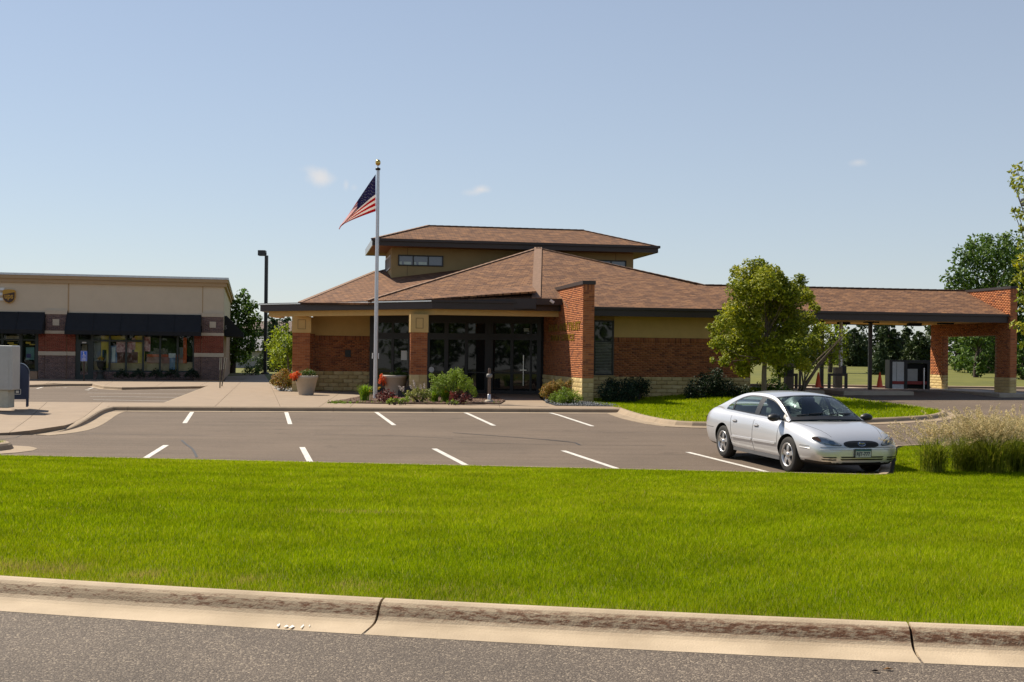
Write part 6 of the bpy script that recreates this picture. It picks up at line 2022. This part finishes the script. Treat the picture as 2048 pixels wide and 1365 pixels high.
# ---- ornamental grasses on the right island
def orn(label, x, D, seed, h=.62, spread=.5, n=520, plumes=70, ph=1.18):
    X = px(x, 900)[0] * D; z0 = float(lawn_z(X, D))
    t = thing('ornamental_grass', label, 'grass clump', (X, D, z0), 0, 'plumed grasses on the right island')
    link('blades', strap_mesh('blades', (X, D, z0), n, h, spread * 1.25, .009, seed, .45, .5), L_orn, t)
    rg = np.random.default_rng(seed + 50); st_ = MB(); bl = []
    for i in range(plumes):
        a = rg.uniform(0, 2 * math.pi); s = rg.uniform(.15, .85); hh = ph * rg.uniform(.68, 1.08)
        b0 = Vector((X + rg.normal(0, .08), D + rg.normal(0, .08), z0)); tp = b0 + Vector((math.cos(a) * s - .12, math.sin(a) * s * .7, hh)); md = b0.lerp(tp, .55) + Vector((0, 0, .16))
        st_.tube([b0, md, tp], [.0022, .0018, .0012], 3, cap=False)
        for f in np.linspace(0, 1, 9): bl.append((md.lerp(tp, .35 + .65 * f), .045 * (1 - .55 * f) + .012, 8))
    st_.build('stalks', L_orn, t)
    link('plumes', leaf_mesh('plumes', bl, .030, seed, .1, .28), L_plume, t)


orn('greener plumed grass clump nearest the car, left end of the row', 1868, 20.6, 1, .58, .42, 620, 40, .78)
orn('plumed grass clump second from the car', 1930, 20.9, 2, .60, .52, 640, 70, .90)
orn('plumed grass clump third from the car with dense pale heads', 1985, 20.6, 3, .62, .5, 640, 80, .92)
orn('plumed grass clump at the right edge of the row', 2040, 20.8, 4, .60, .52, 640, 80, .90)
orn('plumed grass clump set back behind the second one', 1950, 22.2, 5, .62, .5, 420, 60, 1.0)
orn('plumed grass clump set back behind the right edge clump', 2030, 22.0, 6, .62, .5, 420, 60, 1.0)

# ---- far buildings at left
fb_ = thing('far_building', 'reddish brown apartment block half hidden behind the tall tree at left', 'building', (-28, 150, 0))
MB().box((-35.0, 150, 0), (-20, 160, 3.9)).build('wall', M('far_brown_wall', (.16, .095, .075), .9, var=.1, scale=.4), fb_)
MB().add([(-36, 149.4, 3.9), (-19, 149.4, 3.9), (-19, 161, 3.9), (-36, 161, 3.9), (-33, 155, 5.4), (-22, 155, 5.4)], [(0, 1, 5, 4), (1, 2, 5), (2, 3, 4, 5), (3, 0, 4), (3, 2, 1, 0)]).build('roof', M('far_brown_roof', (.13, .09, .075), .9), fb_)
for x in (-33.5, -31, -28.5, -26, -23.5):
    for z in (.4, 2.3):
        wv_ = MB().box((x, 149.92, z), (x + 1.3, 150.02, z + 1.4)).build('window', M('far_frame', (.5, .48, .44), .6), fb_)
        MB().box((x + .12, 149.90, z + .12), (x + 1.18, 149.95, z + 1.28)).build('pane', m_bglass, wv_)
fg = thing('far_shed', 'long low pale grey building far behind the lamp post', 'building', (-27, 118, 0))
MB().box((-31, 118, -.1), (-22, 126, 1.6)).build('wall', M('far_pale_wall', (.42, .38, .34), .9), fg)
MB().add([(-31.3, 117.6, 1.6), (-21.7, 117.6, 1.6), (-21.7, 126, 1.6), (-31.3, 126, 1.6), (-29, 122, 3.1), (-24, 122, 3.1)], [(0, 1, 5, 4), (1, 2, 5), (2, 3, 4, 5), (3, 0, 4), (3, 2, 1, 0)]).build('roof', M('far_grey_roof', (.17, .17, .18), .8), fg)
MB().box((-29.5, 117.9, .2), (-28, 118.02, 1.3)).build('garage_door', M('far_garage_door', (.30, .28, .26), .8), fg)
pth_ = tag(strip('far_path', [(-80, 88), (-18, 86)], 1.6, m_conc, None, .03, lambda x, y: gz(x, y)), kind='structure')
# ================================================================== the silver saloon
def car_paint():
    m, n, l, b = _nt('silver_paint')
    tc = n.new('ShaderNodeTexCoord'); nz = n.new('ShaderNodeTexNoise'); nz.inputs['Scale'].default_value = 900
    l.new(tc.outputs['Object'], nz.inputs['Vector'])
    cr = n.new('ShaderNodeValToRGB'); cr.color_ramp.elements[0].color = (.54, .54, .56, 1); cr.color_ramp.elements[1].color = (.68, .68, .70, 1)
    l.new(nz.outputs['Fac'], cr.inputs['Fac']); l.new(cr.outputs['Color'], b.inputs['Base Color'])
    b.inputs['Metallic'].default_value = .45; b.inputs['Roughness'].default_value = .34
    b.inputs['Coat Weight'].default_value = .8; b.inputs['Coat Roughness'].default_value = .04
    return m


m_silver = car_paint()
m_tyre = M('tyre_rubber', (.018, .016, .015), .85, var=.15, bump=.2)
m_alloy = M('alloy_wheel', (.58, .57, .57), .3, metal=.8, var=.04)
m_cblack = M('black_plastic', (.012, .012, .013), .45)
m_seam = M('panel_gap', (.02, .02, .022), .8)
m_seat = M('grey_upholstery', (.20, .21, .20), .9, var=.08)
m_cglass = Mglass('car_glass', (.62, .74, .72), .9, 1.45)
m_lens = Mglass('lamp_lens', (.92, .93, .92), 1.0, 1.5)
m_refl = M('lamp_reflector', (.62, .64, .65), .22, metal=.35, var=.25, scale=14)
m_amber = M('amber_lens', (.65, .22, .04), .2)
m_redl = M('red_lens', (.35, .012, .012), .2)
m_chrome = M('chrome', (.75, .75, .76), .12, metal=1.0, var=.02)

wf = U(1583, 915, 21.3); wr = U(1450, 886, 23.95)
hd_ = Vector((wf.x - wr.x, wf.y - wr.y)).normalized(); lf_ = Vector((-hd_.y, hd_.x))
mid = Vector(((wf.x + wr.x) / 2, (wf.y + wr.y) / 2)) + lf_ * .80 - hd_ * .02
car = thing('parked_car', 'silver four-door saloon parked nose towards the lawn', 'car', (mid.x, mid.y, float(zlot(mid.x, mid.y)) + .006), math.atan2(hd_.y, hd_.x))
car.rotation_euler.y = .0150
car.scale = (.968, .968, .968)

ST = [(-2.52, .46, .46, .54, .70, .45, .72), (-2.50, .34, .62, .71, .82, .57, .84), (-2.42, .27, .73, .80, .93, .64, .95), (-2.26, .23, .79, .865, .985, .68, 1.01), (-2.05, .21, .83, .91, 1.0, .71, 1.035),
      (-1.75, .20, .84, .92, .998, .74, 1.03), (-1.36, .195, .84, .925, .985, .775, .88), (-.9, .19, .84, .925, .972, .80, .88), (-.3, .185, .84, .925, .958, .82, .88), (.4, .185, .84, .925, .945, .82, .88), (.95, .185, .84, .925, .935, .80, .90),
      (1.22, .19, .84, .92, .928, .765, .965), (1.55, .20, .83, .915, .895, .735, .935), (1.85, .21, .82, .90, .85, .70, .89), (2.10, .22, .77, .865, .79, .66, .83), (2.26, .225, .71, .82, .715, .60, .755), (2.37, .23, .61, .735, .645, .52, .675), (2.44, .26, .48, .62, .58, .44, .60), (2.47, .36, .36, .44, .52, .34, .53)]
ring = []
for x, zb, hwb, hw, zsh, ysh, zc in ST:
    H = zsh - zb; cab = zc < zsh - .02
    h = [(0, zb), (hwb * .55, zb), (hwb * .95, zb + .005), (hwb + .012, zb + .10 * H), (hw * .985, zb + .30 * H), (hw, zb + .52 * H), (hw * .987, zb + .74 * H), (hw + (ysh - hw) * .42, zb + .91 * H), (ysh, zsh)]
    h += [(ysh * .93, .90 if cab else zsh + .35 * (zc - zsh)), (ysh * .5, zc if cab else zsh + .85 * (zc - zsh)), (0, zc)]
    full = h + [(-a, b) for a, b in h[-2:0:-1]]
    ring.append([(x, a, b) for a, b in full])
nr_ = len(ring[0]); vs = [p for r in ring for p in r]; fs = []
for i in range(len(ring) - 1):
    for k in range(nr_):
        k2 = (k + 1) % nr_; fs.append((i * nr_ + k, (i + 1) * nr_ + k, (i + 1) * nr_ + k2, i * nr_ + k2))
fs.append(tuple(range(nr_))); fs.append(tuple((len(ring) - 1) * nr_ + k for k in reversed(range(nr_))))
bme = bpy.data.meshes.new('body'); bme.from_pydata(vs, [], fs)
bm = bmesh.new(); bm.from_mesh(bme); bmesh.ops.recalc_face_normals(bm, faces=bm.faces); bm.to_mesh(bme); bm.free()
bme.materials.append(m_silver); bme.materials.append(m_cblack)
tmp = bpy.data.objects.new('body_tmp', bme); COL.objects.link(tmp)
ss = tmp.modifiers.new('s', 'SUBSURF'); ss.levels = 2; ss.render_levels = 2
cut = []
for wx in (1.40, -1.36):
    for s in (-1, 1):
        c = MB(); c.lathe([(0, -.5), (.385, -.5), (.385, .5), (0, .5)], (wx, s * 1.06, .335), 48, ax='y')
        co = c.build('cutter', m_cblack); 
        bm = bmesh.new(); bm.from_mesh(co.data); bmesh.ops.remove_doubles(bm, verts=bm.verts, dist=1e-5); bmesh.ops.recalc_face_normals(bm, faces=bm.faces); bm.to_mesh(co.data); bm.free()
        md = tmp.modifiers.new('b', 'BOOLEAN'); md.operation = 'DIFFERENCE'; md.object = co; md.solver = 'EXACT'
        try: md.material_mode = 'TRANSFER'
        except Exception: pass
        cut.append(co)
dg = bpy.context.evaluated_depsgraph_get()
body_me = bpy.data.meshes.new_from_object(tmp.evaluated_get(dg))
for c in cut: bpy.data.objects.remove(c)
bpy.data.objects.remove(tmp)
bm = bmesh.new(); bm.from_mesh(body_me)
# cabin tub is dark
for f in bm.faces:
    c = f.calc_center_median()
    if -1.95 < c.x < 1.13 and abs(c.y) < .76 and c.z > .8 and f.normal.z > .3 and c.z < .97: f.material_index = 1
    if f.normal.z < -.5 and c.z < .3: f.material_index = 1
for co, no in (((1.02, 0, 0), (1, 0, 0)), ((.0, 0, 0), (1, 0, 0)), ((-.93, 0, 0), (1, 0, 0)), ((0, 0, .285), (0, 0, 1))):
    bmesh.ops.bisect_plane(bm, geom=bm.verts[:] + bm.edges[:] + bm.faces[:], plane_co=co, plane_no=no)
bvh = BVHTree.FromBMesh(bm)
DOORS = {}
for f in bm.faces:
    c = f.calc_center_median()
    if abs(c.y) > .62 and .285 < c.z < .955 and f.material_index == 0:
        for k, (a, b) in enumerate(((.0, 1.02), (-.93, .0))):
            if a < c.x < b and f.normal.z < .75: DOORS.setdefault((k, c.y > 0), []).append(f.index)
bm.faces.ensure_lookup_table()
door_obs = {}
for key, ids in DOORS.items():
    vm, dv, df = {}, [], []
    for i in ids:
        q = []
        for v in bm.faces[i].verts:
            if v.index not in vm: vm[v.index] = len(dv); dv.append(tuple(v.co))
            q.append(vm[v.index])
        df.append(tuple(q))
    me = bpy.data.meshes.new('door'); me.from_pydata(dv, [], df); me.polygons.foreach_set('use_smooth', [True] * len(df))
    door_obs[key] = link('front_door' if key[0] == 0 else 'rear_door', me, m_silver, car, False)
allid = {i for v in DOORS.values() for i in v}
bmesh.ops.delete(bm, geom=[f for f in bm.faces if f.index in allid], context='FACES')
for f in bm.faces: f.smooth = True
bm.to_mesh(body_me); bm.free()
body_me.name = 'body'
body = bpy.data.objects.new('body', body_me); COL.objects.link(body); body.parent = car
try:
    body_me.set_sharp_from_angle(angle=R(50))
except Exception: pass


def cast(o, d):
    h, nrm, i, dist = bvh.ray_cast(Vector(o), Vector(d).normalized())
    return (h, nrm) if h is not None else (None, None)


def spt(x, z, s, off=.003):
    h, nrm = cast((x, s * 2, z), (0, -s, 0))
    return h + nrm * off if h is not None else None


def fpt(y, z, off=.006, o=None, d=None):
    h, nrm = cast(o or (4, y, z), d or (-1, 0, 0))
    return h + nrm * off if h is not None else None


def patch(name, outline, mat, parent, off=.006, rings=5, fn=None, smooth=True):
    """lamp or grille skin draped on the body from a flat outline"""
    fn = fn or fpt
    c = (sum(p[0] for p in outline) / len(outline), sum(p[1] for p in outline) / len(outline)); n = len(outline)
    V = [fn(c[0], c[1], off)]; F = []
    if V[0] is None: return None
    for k in range(1, rings + 1):
        for p in outline:
            q = fn(c[0] + (p[0] - c[0]) * k / rings, c[1] + (p[1] - c[1]) * k / rings, off)
            V.append(q if q is not None else V[-1])
    for i in range(n): F.append((0, 1 + i, 1 + (i + 1) % n))
    for k in range(rings - 1):
        for i in range(n):
            a, b = 1 + k * n + i, 1 + k * n + (i + 1) % n
            F.append((a, a + n, b + n, b))
    me = bpy.data.meshes.new(name); me.from_pydata([tuple(v) for v in V], [], F)
    bm = bmesh.new(); bm.from_mesh(me); bmesh.ops.recalc_face_normals(bm, faces=bm.faces); bm.to_mesh(me); bm.free()
    me.polygons.foreach_set('use_smooth', [smooth] * len(me.polygons))
    return link(name, me, mat, parent, False)


def dens_outline(pts, k=3):
    return [tuple(p) for p in smooth_path(list(pts) + [pts[0]], 1)[:-1]] if k else pts


def tubepath(name, pts, r, mat, parent):
    pts = [p for p in pts if p is not None]
    return MB().tube(pts, r, 5, cap=False).build(name, mat, parent, False)


for s in (-1, 1):
    hl = [(.815, .700), (.77, .722), (.70, .728), (.60, .712), (.50, .672), (.42, .625), (.385, .592), (.42, .578), (.54, .585), (.66, .605), (.75, .640), (.80, .672)]
    rim_ = patch('headlight', [(s * y, z) for y, z in hl], m_cblack, car, .003)
    patch('reflector', [(s * (.62 + (y - .62) * .93), .648 + (z - .648) * .88) for y, z in hl], m_refl, rim_, .007)
    patch('turn_lens', [(s * y, z) for y, z in ((.80, .698), (.76, .714), (.72, .716), (.70, .68), (.71, .64), (.745, .650), (.785, .675))], m_amber, rim_, .010)
    patch('bulb', [(s * (.55 + .055 * math.cos(t)), .632 + .036 * math.sin(t)) for t in np.linspace(0, 2 * math.pi, 13)[:-1]], M('bulb_glass', (.35, .42, .46), .1, metal=.5), rim_, .012)
    patch('lens', [(s * (.62 + (y - .62) * .97), .648 + (z - .648) * .95) for y, z in hl], m_lens, rim_, .018)
    tl = [(.60, .66), (.70, .64), (.80, .66), (.845, .72), (.80, .80), (.70, .84), (.60, .80)]
    patch('tail_light', [(s * y, z) for y, z in tl], m_redl, car, .008, fn=lambda y, z, off: fpt(y, z, off, (-4, y, z), (1, 0, 0)))
    # side slots of the bumper
    for z0, z1 in ((.365, .392), (.325, .352)):
        patch('air_slot', [(s * y, z) for y, z in ((.50, z0 + .004), (.60, z0), (.70, z0 + .004), (.735, z1), (.62, z1), (.50, z1))], m_cblack, car, .004, rings=3)
patch('grille', [(.345 * math.copysign(abs(math.cos(t)) ** .7, math.cos(t)), .607 + .060 * math.copysign(abs(math.sin(t)) ** .75, math.sin(t))) for t in np.linspace(0, 2 * math.pi, 33)[:-1]], m_cblack, car, .004)
gb = MB()
for z in (.585, .605, .625):
    P_ = [fpt(y, z, .008) for y in np.linspace(-.29, .29, 13)]
    gb.tube([p for p in P_ if p is not None], .0035, 5, cap=False)
gb.build('grille_bar', M('grille_dark', (.010, .010, .011), .6), car, False)
em = patch('badge', [(.075 * math.cos(t), .607 + .034 * math.sin(t)) for t in np.linspace(0, 2 * math.pi, 25)[:-1]], m_chrome, car, .014)
patch('badge_field', [(.066 * math.cos(t), .607 + .027 * math.sin(t)) for t in np.linspace(0, 2 * math.pi, 25)[:-1]], M('badge_blue', (.012, .02, .07), .3), em, .017)
bp_ = fpt(0, .607, .020)
put_text('badge_script', 'Ford', .05, bp_ + Vector((0, -.045, -.014)), (0, 1, 0), (0, 0, 1), m_chrome, em, .001, .09)
for z0, z1 in ((.372, .398), (.330, .358)):
    patch('air_intake', [(y, z) for y, z in ((-.40, z0), (-.2, z0), (0, z0), (.2, z0), (.40, z0), (.43, z1), (.2, z1), (0, z1), (-.2, z1), (-.43, z1))], m_cblack, car, .004, rings=3)
# number plate
pc = fpt(0, .455, .03)
plx = pc.x
MB().box((plx - .012, -.165, .375), (plx - .002, .165, .535)).build('plate_frame', m_cblack, car, False)
pl = MB().box((plx - .004, -.152, .385), (plx + .002, .152, .525)).build('number_plate', M('plate_white', (.42, .46, .45), .5), car, False)
MB().box((plx + .002, -.15, .495), (plx + .0035, .15, .524)).build('plate_band', M('plate_teal', (.03, .12, .14), .5), pl, False)
put_text('plate_number', 'RJT-777', .085, (plx + .004, -.132, .418), (0, 1, 0), (0, 0, 1), M('plate_ink', (.01, .02, .06), .6), pl, .001, .264, .002)
# greenhouse
RRp = [(1.22, .735, .95), (.95, .695, 1.09), (.62, .645, 1.25), (.35, .615, 1.335), (0, .605, 1.375), (-.5, .605, 1.375), (-.95, .61, 1.335), (-1.4, .635, 1.225), (-1.75, .665, 1.115), (-2.02, .69, 1.025)]
BCp = [(1.24, .785, .925), (1.02, .80, .93), (.75, .815, .937), (.42, .825, .942), (0, .83, .947), (-.5, .826, .957), (-.95, .808, .968), (-1.4, .778, .980), (-1.75, .738, .992), (-2.04, .70, 1.0)]


def CR(P, t):
    n = len(P) - 1; f = min(max(t, 0), 1) * n; i = min(int(f), n - 1); f -= i
    p0, p1, p2, p3 = (np.array(P[max(i - 1, 0)]), np.array(P[i]), np.array(P[i + 1]), np.array(P[min(i + 2, n)]))
    return .5 * ((2 * p1) + (-p0 + p2) * f + (2 * p0 - 5 * p1 + 4 * p2 - p3) * f * f + (-p0 + 3 * p1 - 3 * p2 + p3) * f ** 3)


def SS(t, h, s, off=0.0):
    a, b = CR(BCp, t), CR(RRp, t); p = a + (b - a) * h; p[1] += .022 * math.sin(math.pi * h) + off
    p[1] *= s
    return p


def hU(t):
    if t < .55: return .88
    f = min((t - .55) / .245, 1.0); return .08 + .80 * math.sqrt(max(1 - f * f, 0))


def spatch(name, t0, t1, lo, hi, s, off, mat, parent, nt_=16, nh=5):
    P_ = [[SS(t, (lo(t) if callable(lo) else lo) + ((hi(t) if callable(hi) else hi) - (lo(t) if callable(lo) else lo)) * j / nh, s, off) for j in range(nh + 1)] for t in np.linspace(t0, t1, nt_ + 1)]
    me = grid_mesh(name, P_)
    if s > 0: me.flip_normals()
    return link(name, me, mat, parent, False)


DXT = ((0, .22), (.15, .16), (.333, .09), (.5, 0), (.66, -.06), (.83, -.10), (1, -.13)); DZT = ((0, .03), (.15, .045), (.333, .05), (.5, .045), (.66, .045), (.83, .045), (1, .035))


def top(t, s, off=0.0):
    r = CR(RRp, t); dx = np.interp(t, [a for a, b in DXT], [b for a, b in DXT]); dz = np.interp(t, [a for a, b in DZT], [b for a, b in DZT])
    return (r[0] + dx * (1 - s * s), r[1] * s, r[2] + dz * (1 - abs(s) ** 2.2) + off)


def tpatch(name, t0, t1, s0, s1, off, mat, parent, nt_=14, ns=16):
    P_ = [[top(t, s, off) for s in np.linspace(s0, s1, ns + 1)] for t in np.linspace(t0, t1, nt_ + 1)]
    me = grid_mesh(name, P_)
    return link(name, me, mat, parent, False)


tpatch('roof', .318, .70, -1, 1, 0, m_silver, car)
ws = tpatch('windscreen', .02, .318, -.965, .965, -.004, m_cglass, car)
tpatch('windscreen_seal', .300, .322, -1, 1, .002, m_cblack, ws, 2); tpatch('windscreen_seal', .0, .05, -1, 1, .003, m_cblack, ws, 3)
for s in (-1, 1): tpatch('windscreen_seal', .0, .318, s * 1.0, s * .945, .002, m_cblack, ws, 12, 1).data.flip_normals() if s > 0 else tpatch('windscreen_seal', .0, .318, s * 1.0, s * .945, .002, m_cblack, ws, 12, 1)
tpatch('rear_window', .70, .97, -.95, .95, -.004, m_cglass, car)
tpatch('rear_seal', .695, .72, -1, 1, .002, m_cblack, car, 2); tpatch('rear_deck_edge', .96, 1.0, -1, 1, .0, m_silver, car, 3)
for s in (-1, 1): tpatch('rear_pillar_edge', .70, 1.0, min(s * 1.0, s * .9), max(s * 1.0, s * .9), .001, m_silver, car, 10, 2)
for s in (-1, 1):
    spatch('roof_rail', 0, .80, hU, 1.0, s, 0, m_silver, car, 40, 3); spatch('sill_trim', 0, .80, -.15, .07, s, 0, m_silver, car, 30, 2)
    spatch('rear_pillar', .795, 1.0, -.1, 1.0, s, 0, m_silver, car, 14, 6); spatch('front_pillar', 0, .075, -.1, 1.0, s, 0, m_silver, car, 4, 4)
    sur = spatch('window_surround', .07, .795, .055, .10, s, .004, m_cblack, car, 40, 1)
    spatch('window_seal', .07, .795, lambda t: max(hU(t) - .055, .06), lambda t: hU(t) + .005, s, .004, m_cblack, sur, 50, 1)
    spatch('centre_pillar', .420, .468, .08, lambda t: hU(t), s, .005, m_cblack, sur, 3, 5); spatch('quarter_bar', .700, .716, .08, lambda t: hU(t), s, .005, m_cblack, sur, 2, 4); spatch('front_corner', .065, .105, .06, .88, s, .004, m_cblack, sur, 3, 4)
    for nm, a, b in (('front_window', .10, .422), ('rear_side_window', .466, .702), ('quarter_window', .714, .792)): spatch(nm, a, b, .08, lambda t: hU(t) - .02, s, -.003, m_cglass, car, 18, 5)
    # mirror
    mr_ = MB(); c = (.98, s * .97, .985); vs_ = []
    for i in range(9):
        a = math.pi * i / 8
        for k in range(12):
            t = 2 * math.pi * k / 12; vs_.append((c[0] + .085 * math.sin(a) * math.cos(t) * (1.25 if math.cos(t) > 0 else .7), c[1] + s * .125 * math.cos(a) * -1, c[2] + .075 * math.sin(a) * math.sin(t)))
    mr_.add(vs_, [(i * 12 + k, i * 12 + (k + 1) % 12, (i + 1) * 12 + (k + 1) % 12, (i + 1) * 12 + k) for i in range(8) for k in range(12)], smooth=True)
    mo = mr_.build('mirror', m_cblack, car, False); bm = bmesh.new(); bm.from_mesh(mo.data); bmesh.ops.recalc_face_normals(bm, faces=bm.faces); bm.to_mesh(mo.data); bm.free()
    MB().beam((1.0, s * .80, .955), (1.0, s * .9, .96), .07, .035).build('mirror_arm', m_cblack, car, False)
    # seams, handles, mouldings
    tubepath('panel_seam', [spt(1.02, z, s, .001) for z in np.linspace(.29, .90, 12)], .0035, m_seam, car)
    tubepath('panel_seam', [spt(0, z, s, .001) for z in np.linspace(.29, .92, 12)], .0035, m_seam, car)
    tubepath('panel_seam', [spt(-.93 - .22 * max(0, (z - .55)) ** .8, z, s, .001) for z in np.linspace(.42, .93, 10)], .0035, m_seam, car)
    for k, (x, z) in enumerate(((.15, .775), (-.80, .795))):
        a, b = spt(x - .085, z, s, .014), spt(x + .085, z + .004, s, .014)
        h_ = MB().beam(a, b, .022, .034).build('door_handle', m_silver, door_obs.get((k, s > 0), body), False); bevel(h_, .008)
        patch('handle_cup', [(x + .10 * math.cos(t), z + .035 * math.sin(t)) for t in np.linspace(0, 2 * math.pi, 17)[:-1]], M('handle_shadow', (.20, .20, .21), .5), door_obs.get((k, s > 0), body), .0015, 2, fn=lambda x_, z_, off, s=s: spt(x_, z_, s, off))
    for x0, x1, k in ((.03, .96, 0), (-.90, -.03, 1)):
        pts = [spt(x, .50 + .012 * (x - .5), s, .008) for x in np.linspace(x0, x1, 10)]
        pts = [p for p in pts if p is not None]
        mm = MB()
        for a, b in zip(pts[:-1], pts[1:]): mm.beam(a, b, .02, .036)
        mm.build('side_moulding', m_silver, door_obs.get((k, s > 0), body), False)
    rk = [spt(x, .245, s, .004) for x in np.linspace(-.96, 1.0, 14)]
    mm = MB(); rk = [p for p in rk if p is not None]
    for a, b in zip(rk[:-1], rk[1:]): mm.beam(a, b, .03, .085)
    mm.build('rocker_panel', M('rocker_grey', (.10, .10, .105), .5), car, False)
    tubepath('bumper_seam', [fpt(s * y, .552 - .0 * y, .001) for y in np.linspace(0, .74, 14)] + [spt(x, .560, s, .001) for x in (2.10, 1.95, 1.84)], .004, m_seam, car)
    tubepath('bumper_crease', [fpt(s * y, .515, .002) for y in np.linspace(0.2, .74, 12)] + [spt(x, .52, s, .002) for x in (2.10, 1.95, 1.84)], .007, m_silver, car)
    tubepath('bumper_seam', [spt(x, .60, s, .001) for x in np.linspace(-1.78, -2.5, 8)], .004, m_seam, car)
    hb = []
    for f in np.linspace(0, 1, 10):
        h__, n__ = cast((1.20 + 1.06 * f, s * (.72 - .22 * f ** 1.6), 2), (0, 0, -1)); hb.append(h__ + n__ * .001 if h__ is not None else None)
    tubepath('bonnet_seam', hb, .0035, m_seam, car)
    # front seats
    MB().tube([(.1, s * .38, .86), (-.05, s * .38, 1.02), (-.13, s * .38, 1.14)], [.2, .21, .16], 12).build('seat_back', m_seat, car, False)
    bevel(MB().box((-.24, s * .38 - .13, 1.15), (-.12, s * .38 + .13, 1.30)).build('headrest', m_seat, car, False), .04)
bevel(MB().box((-1.55, -.62, .86), (-1.30, .62, 1.08)).build('rear_seat', m_seat, car, False), .06)
bevel(MB().box((.72, -.70, .86), (1.12, .70, .955)).build('dashboard', M('dash_grey', (.09, .10, .10), .8), car, False), .03)
MB().lathe([(.185, -.012), (.2, 0), (.185, .012), (.17, 0), (.185, -.012)], (0, 0, 0), 28).build('steering_wheel', m_cblack, car, False).matrix_basis = Matrix.Translation((.62, .38, .98)) @ Matrix.Rotation(R(-65), 4, 'Y')
for y0, y1 in ((-.62, -.05), (.0, .58)):
    P_ = [Vector(top(.055 + .02 * f, (y0 + (y1 - y0) * f) / .74, .014)) for f in np.linspace(0, 1, 8)]
    MB().tube(P_, [.012] * 7 + [.006], 6).build('wiper', m_cblack, car, False)
ant = None
# wheels
for wx in (1.40, -1.36):
    for s in (-1, 1):
        w = bpy.data.objects.new('wheel', None); COL.objects.link(w); w.parent = car; w.empty_display_size = .1
        tm = MB().lathe([(.205, .10), (.25, .107), (.295, .105), (.320, .088), (.331, .06), (.332, 0), (.331, -.06), (.320, -.088), (.295, -.105), (.25, -.107), (.205, -.10)], (0, 0, 0), 40, ax='y').mesh('wheel')
        bpy.data.objects.remove(w)
        w = link('wheel', tm, m_tyre, car, False)
        w.matrix_basis = Matrix.Translation((wx, s * .80, .332)) @ Matrix.Rotation(0 if s < 0 else math.pi, 4, 'Z')
        MB().lathe([(.208, .09), (.208, -.085), (.222, -.104), (.212, -.110), (.198, -.100), (.190, -.06), (.188, .05)], (0, 0, 0), 40, ax='y').build('rim', m_alloy, w, False)
        MB().lathe([(0, -.01), (.19, -.01)], (0, 0, 0), 30, ax='y').build('brake_disc', m_cblack, w, False)
        sp = MB()
        for k in range(5):
            a = 2 * math.pi * k / 5 + .3; ca, sa = math.cos(a), math.sin(a)
            pr = [(.03, -.088, .045), (.10, -.096, .036), (.19, -.086, .046)]
            vs_ = []
            for r, y, hw_ in pr:
                for q in (-1, 1):
                    for yy in (y, y + .03): vs_.append((r * ca - q * hw_ * sa, yy, r * sa + q * hw_ * ca))
            fs_ = []
            for i in range(2):
                o = i * 4; fs_ += [(o, o + 4, o + 6, o + 2), (o + 1, o + 3, o + 7, o + 5), (o, o + 1, o + 5, o + 4), (o + 2, o + 6, o + 7, o + 3)]
            sp.add(vs_, fs_)
        so = sp.build('spokes', m_alloy, w, False); bm = bmesh.new(); bm.from_mesh(so.data); bmesh.ops.recalc_face_normals(bm, faces=bm.faces); bm.to_mesh(so.data); bm.free()
        MB().lathe([(0, -.112), (.04, -.110), (.052, -.098), (.052, -.06)], (0, 0, 0), 20, ax='y').build('hub_cap', m_alloy, w, False)
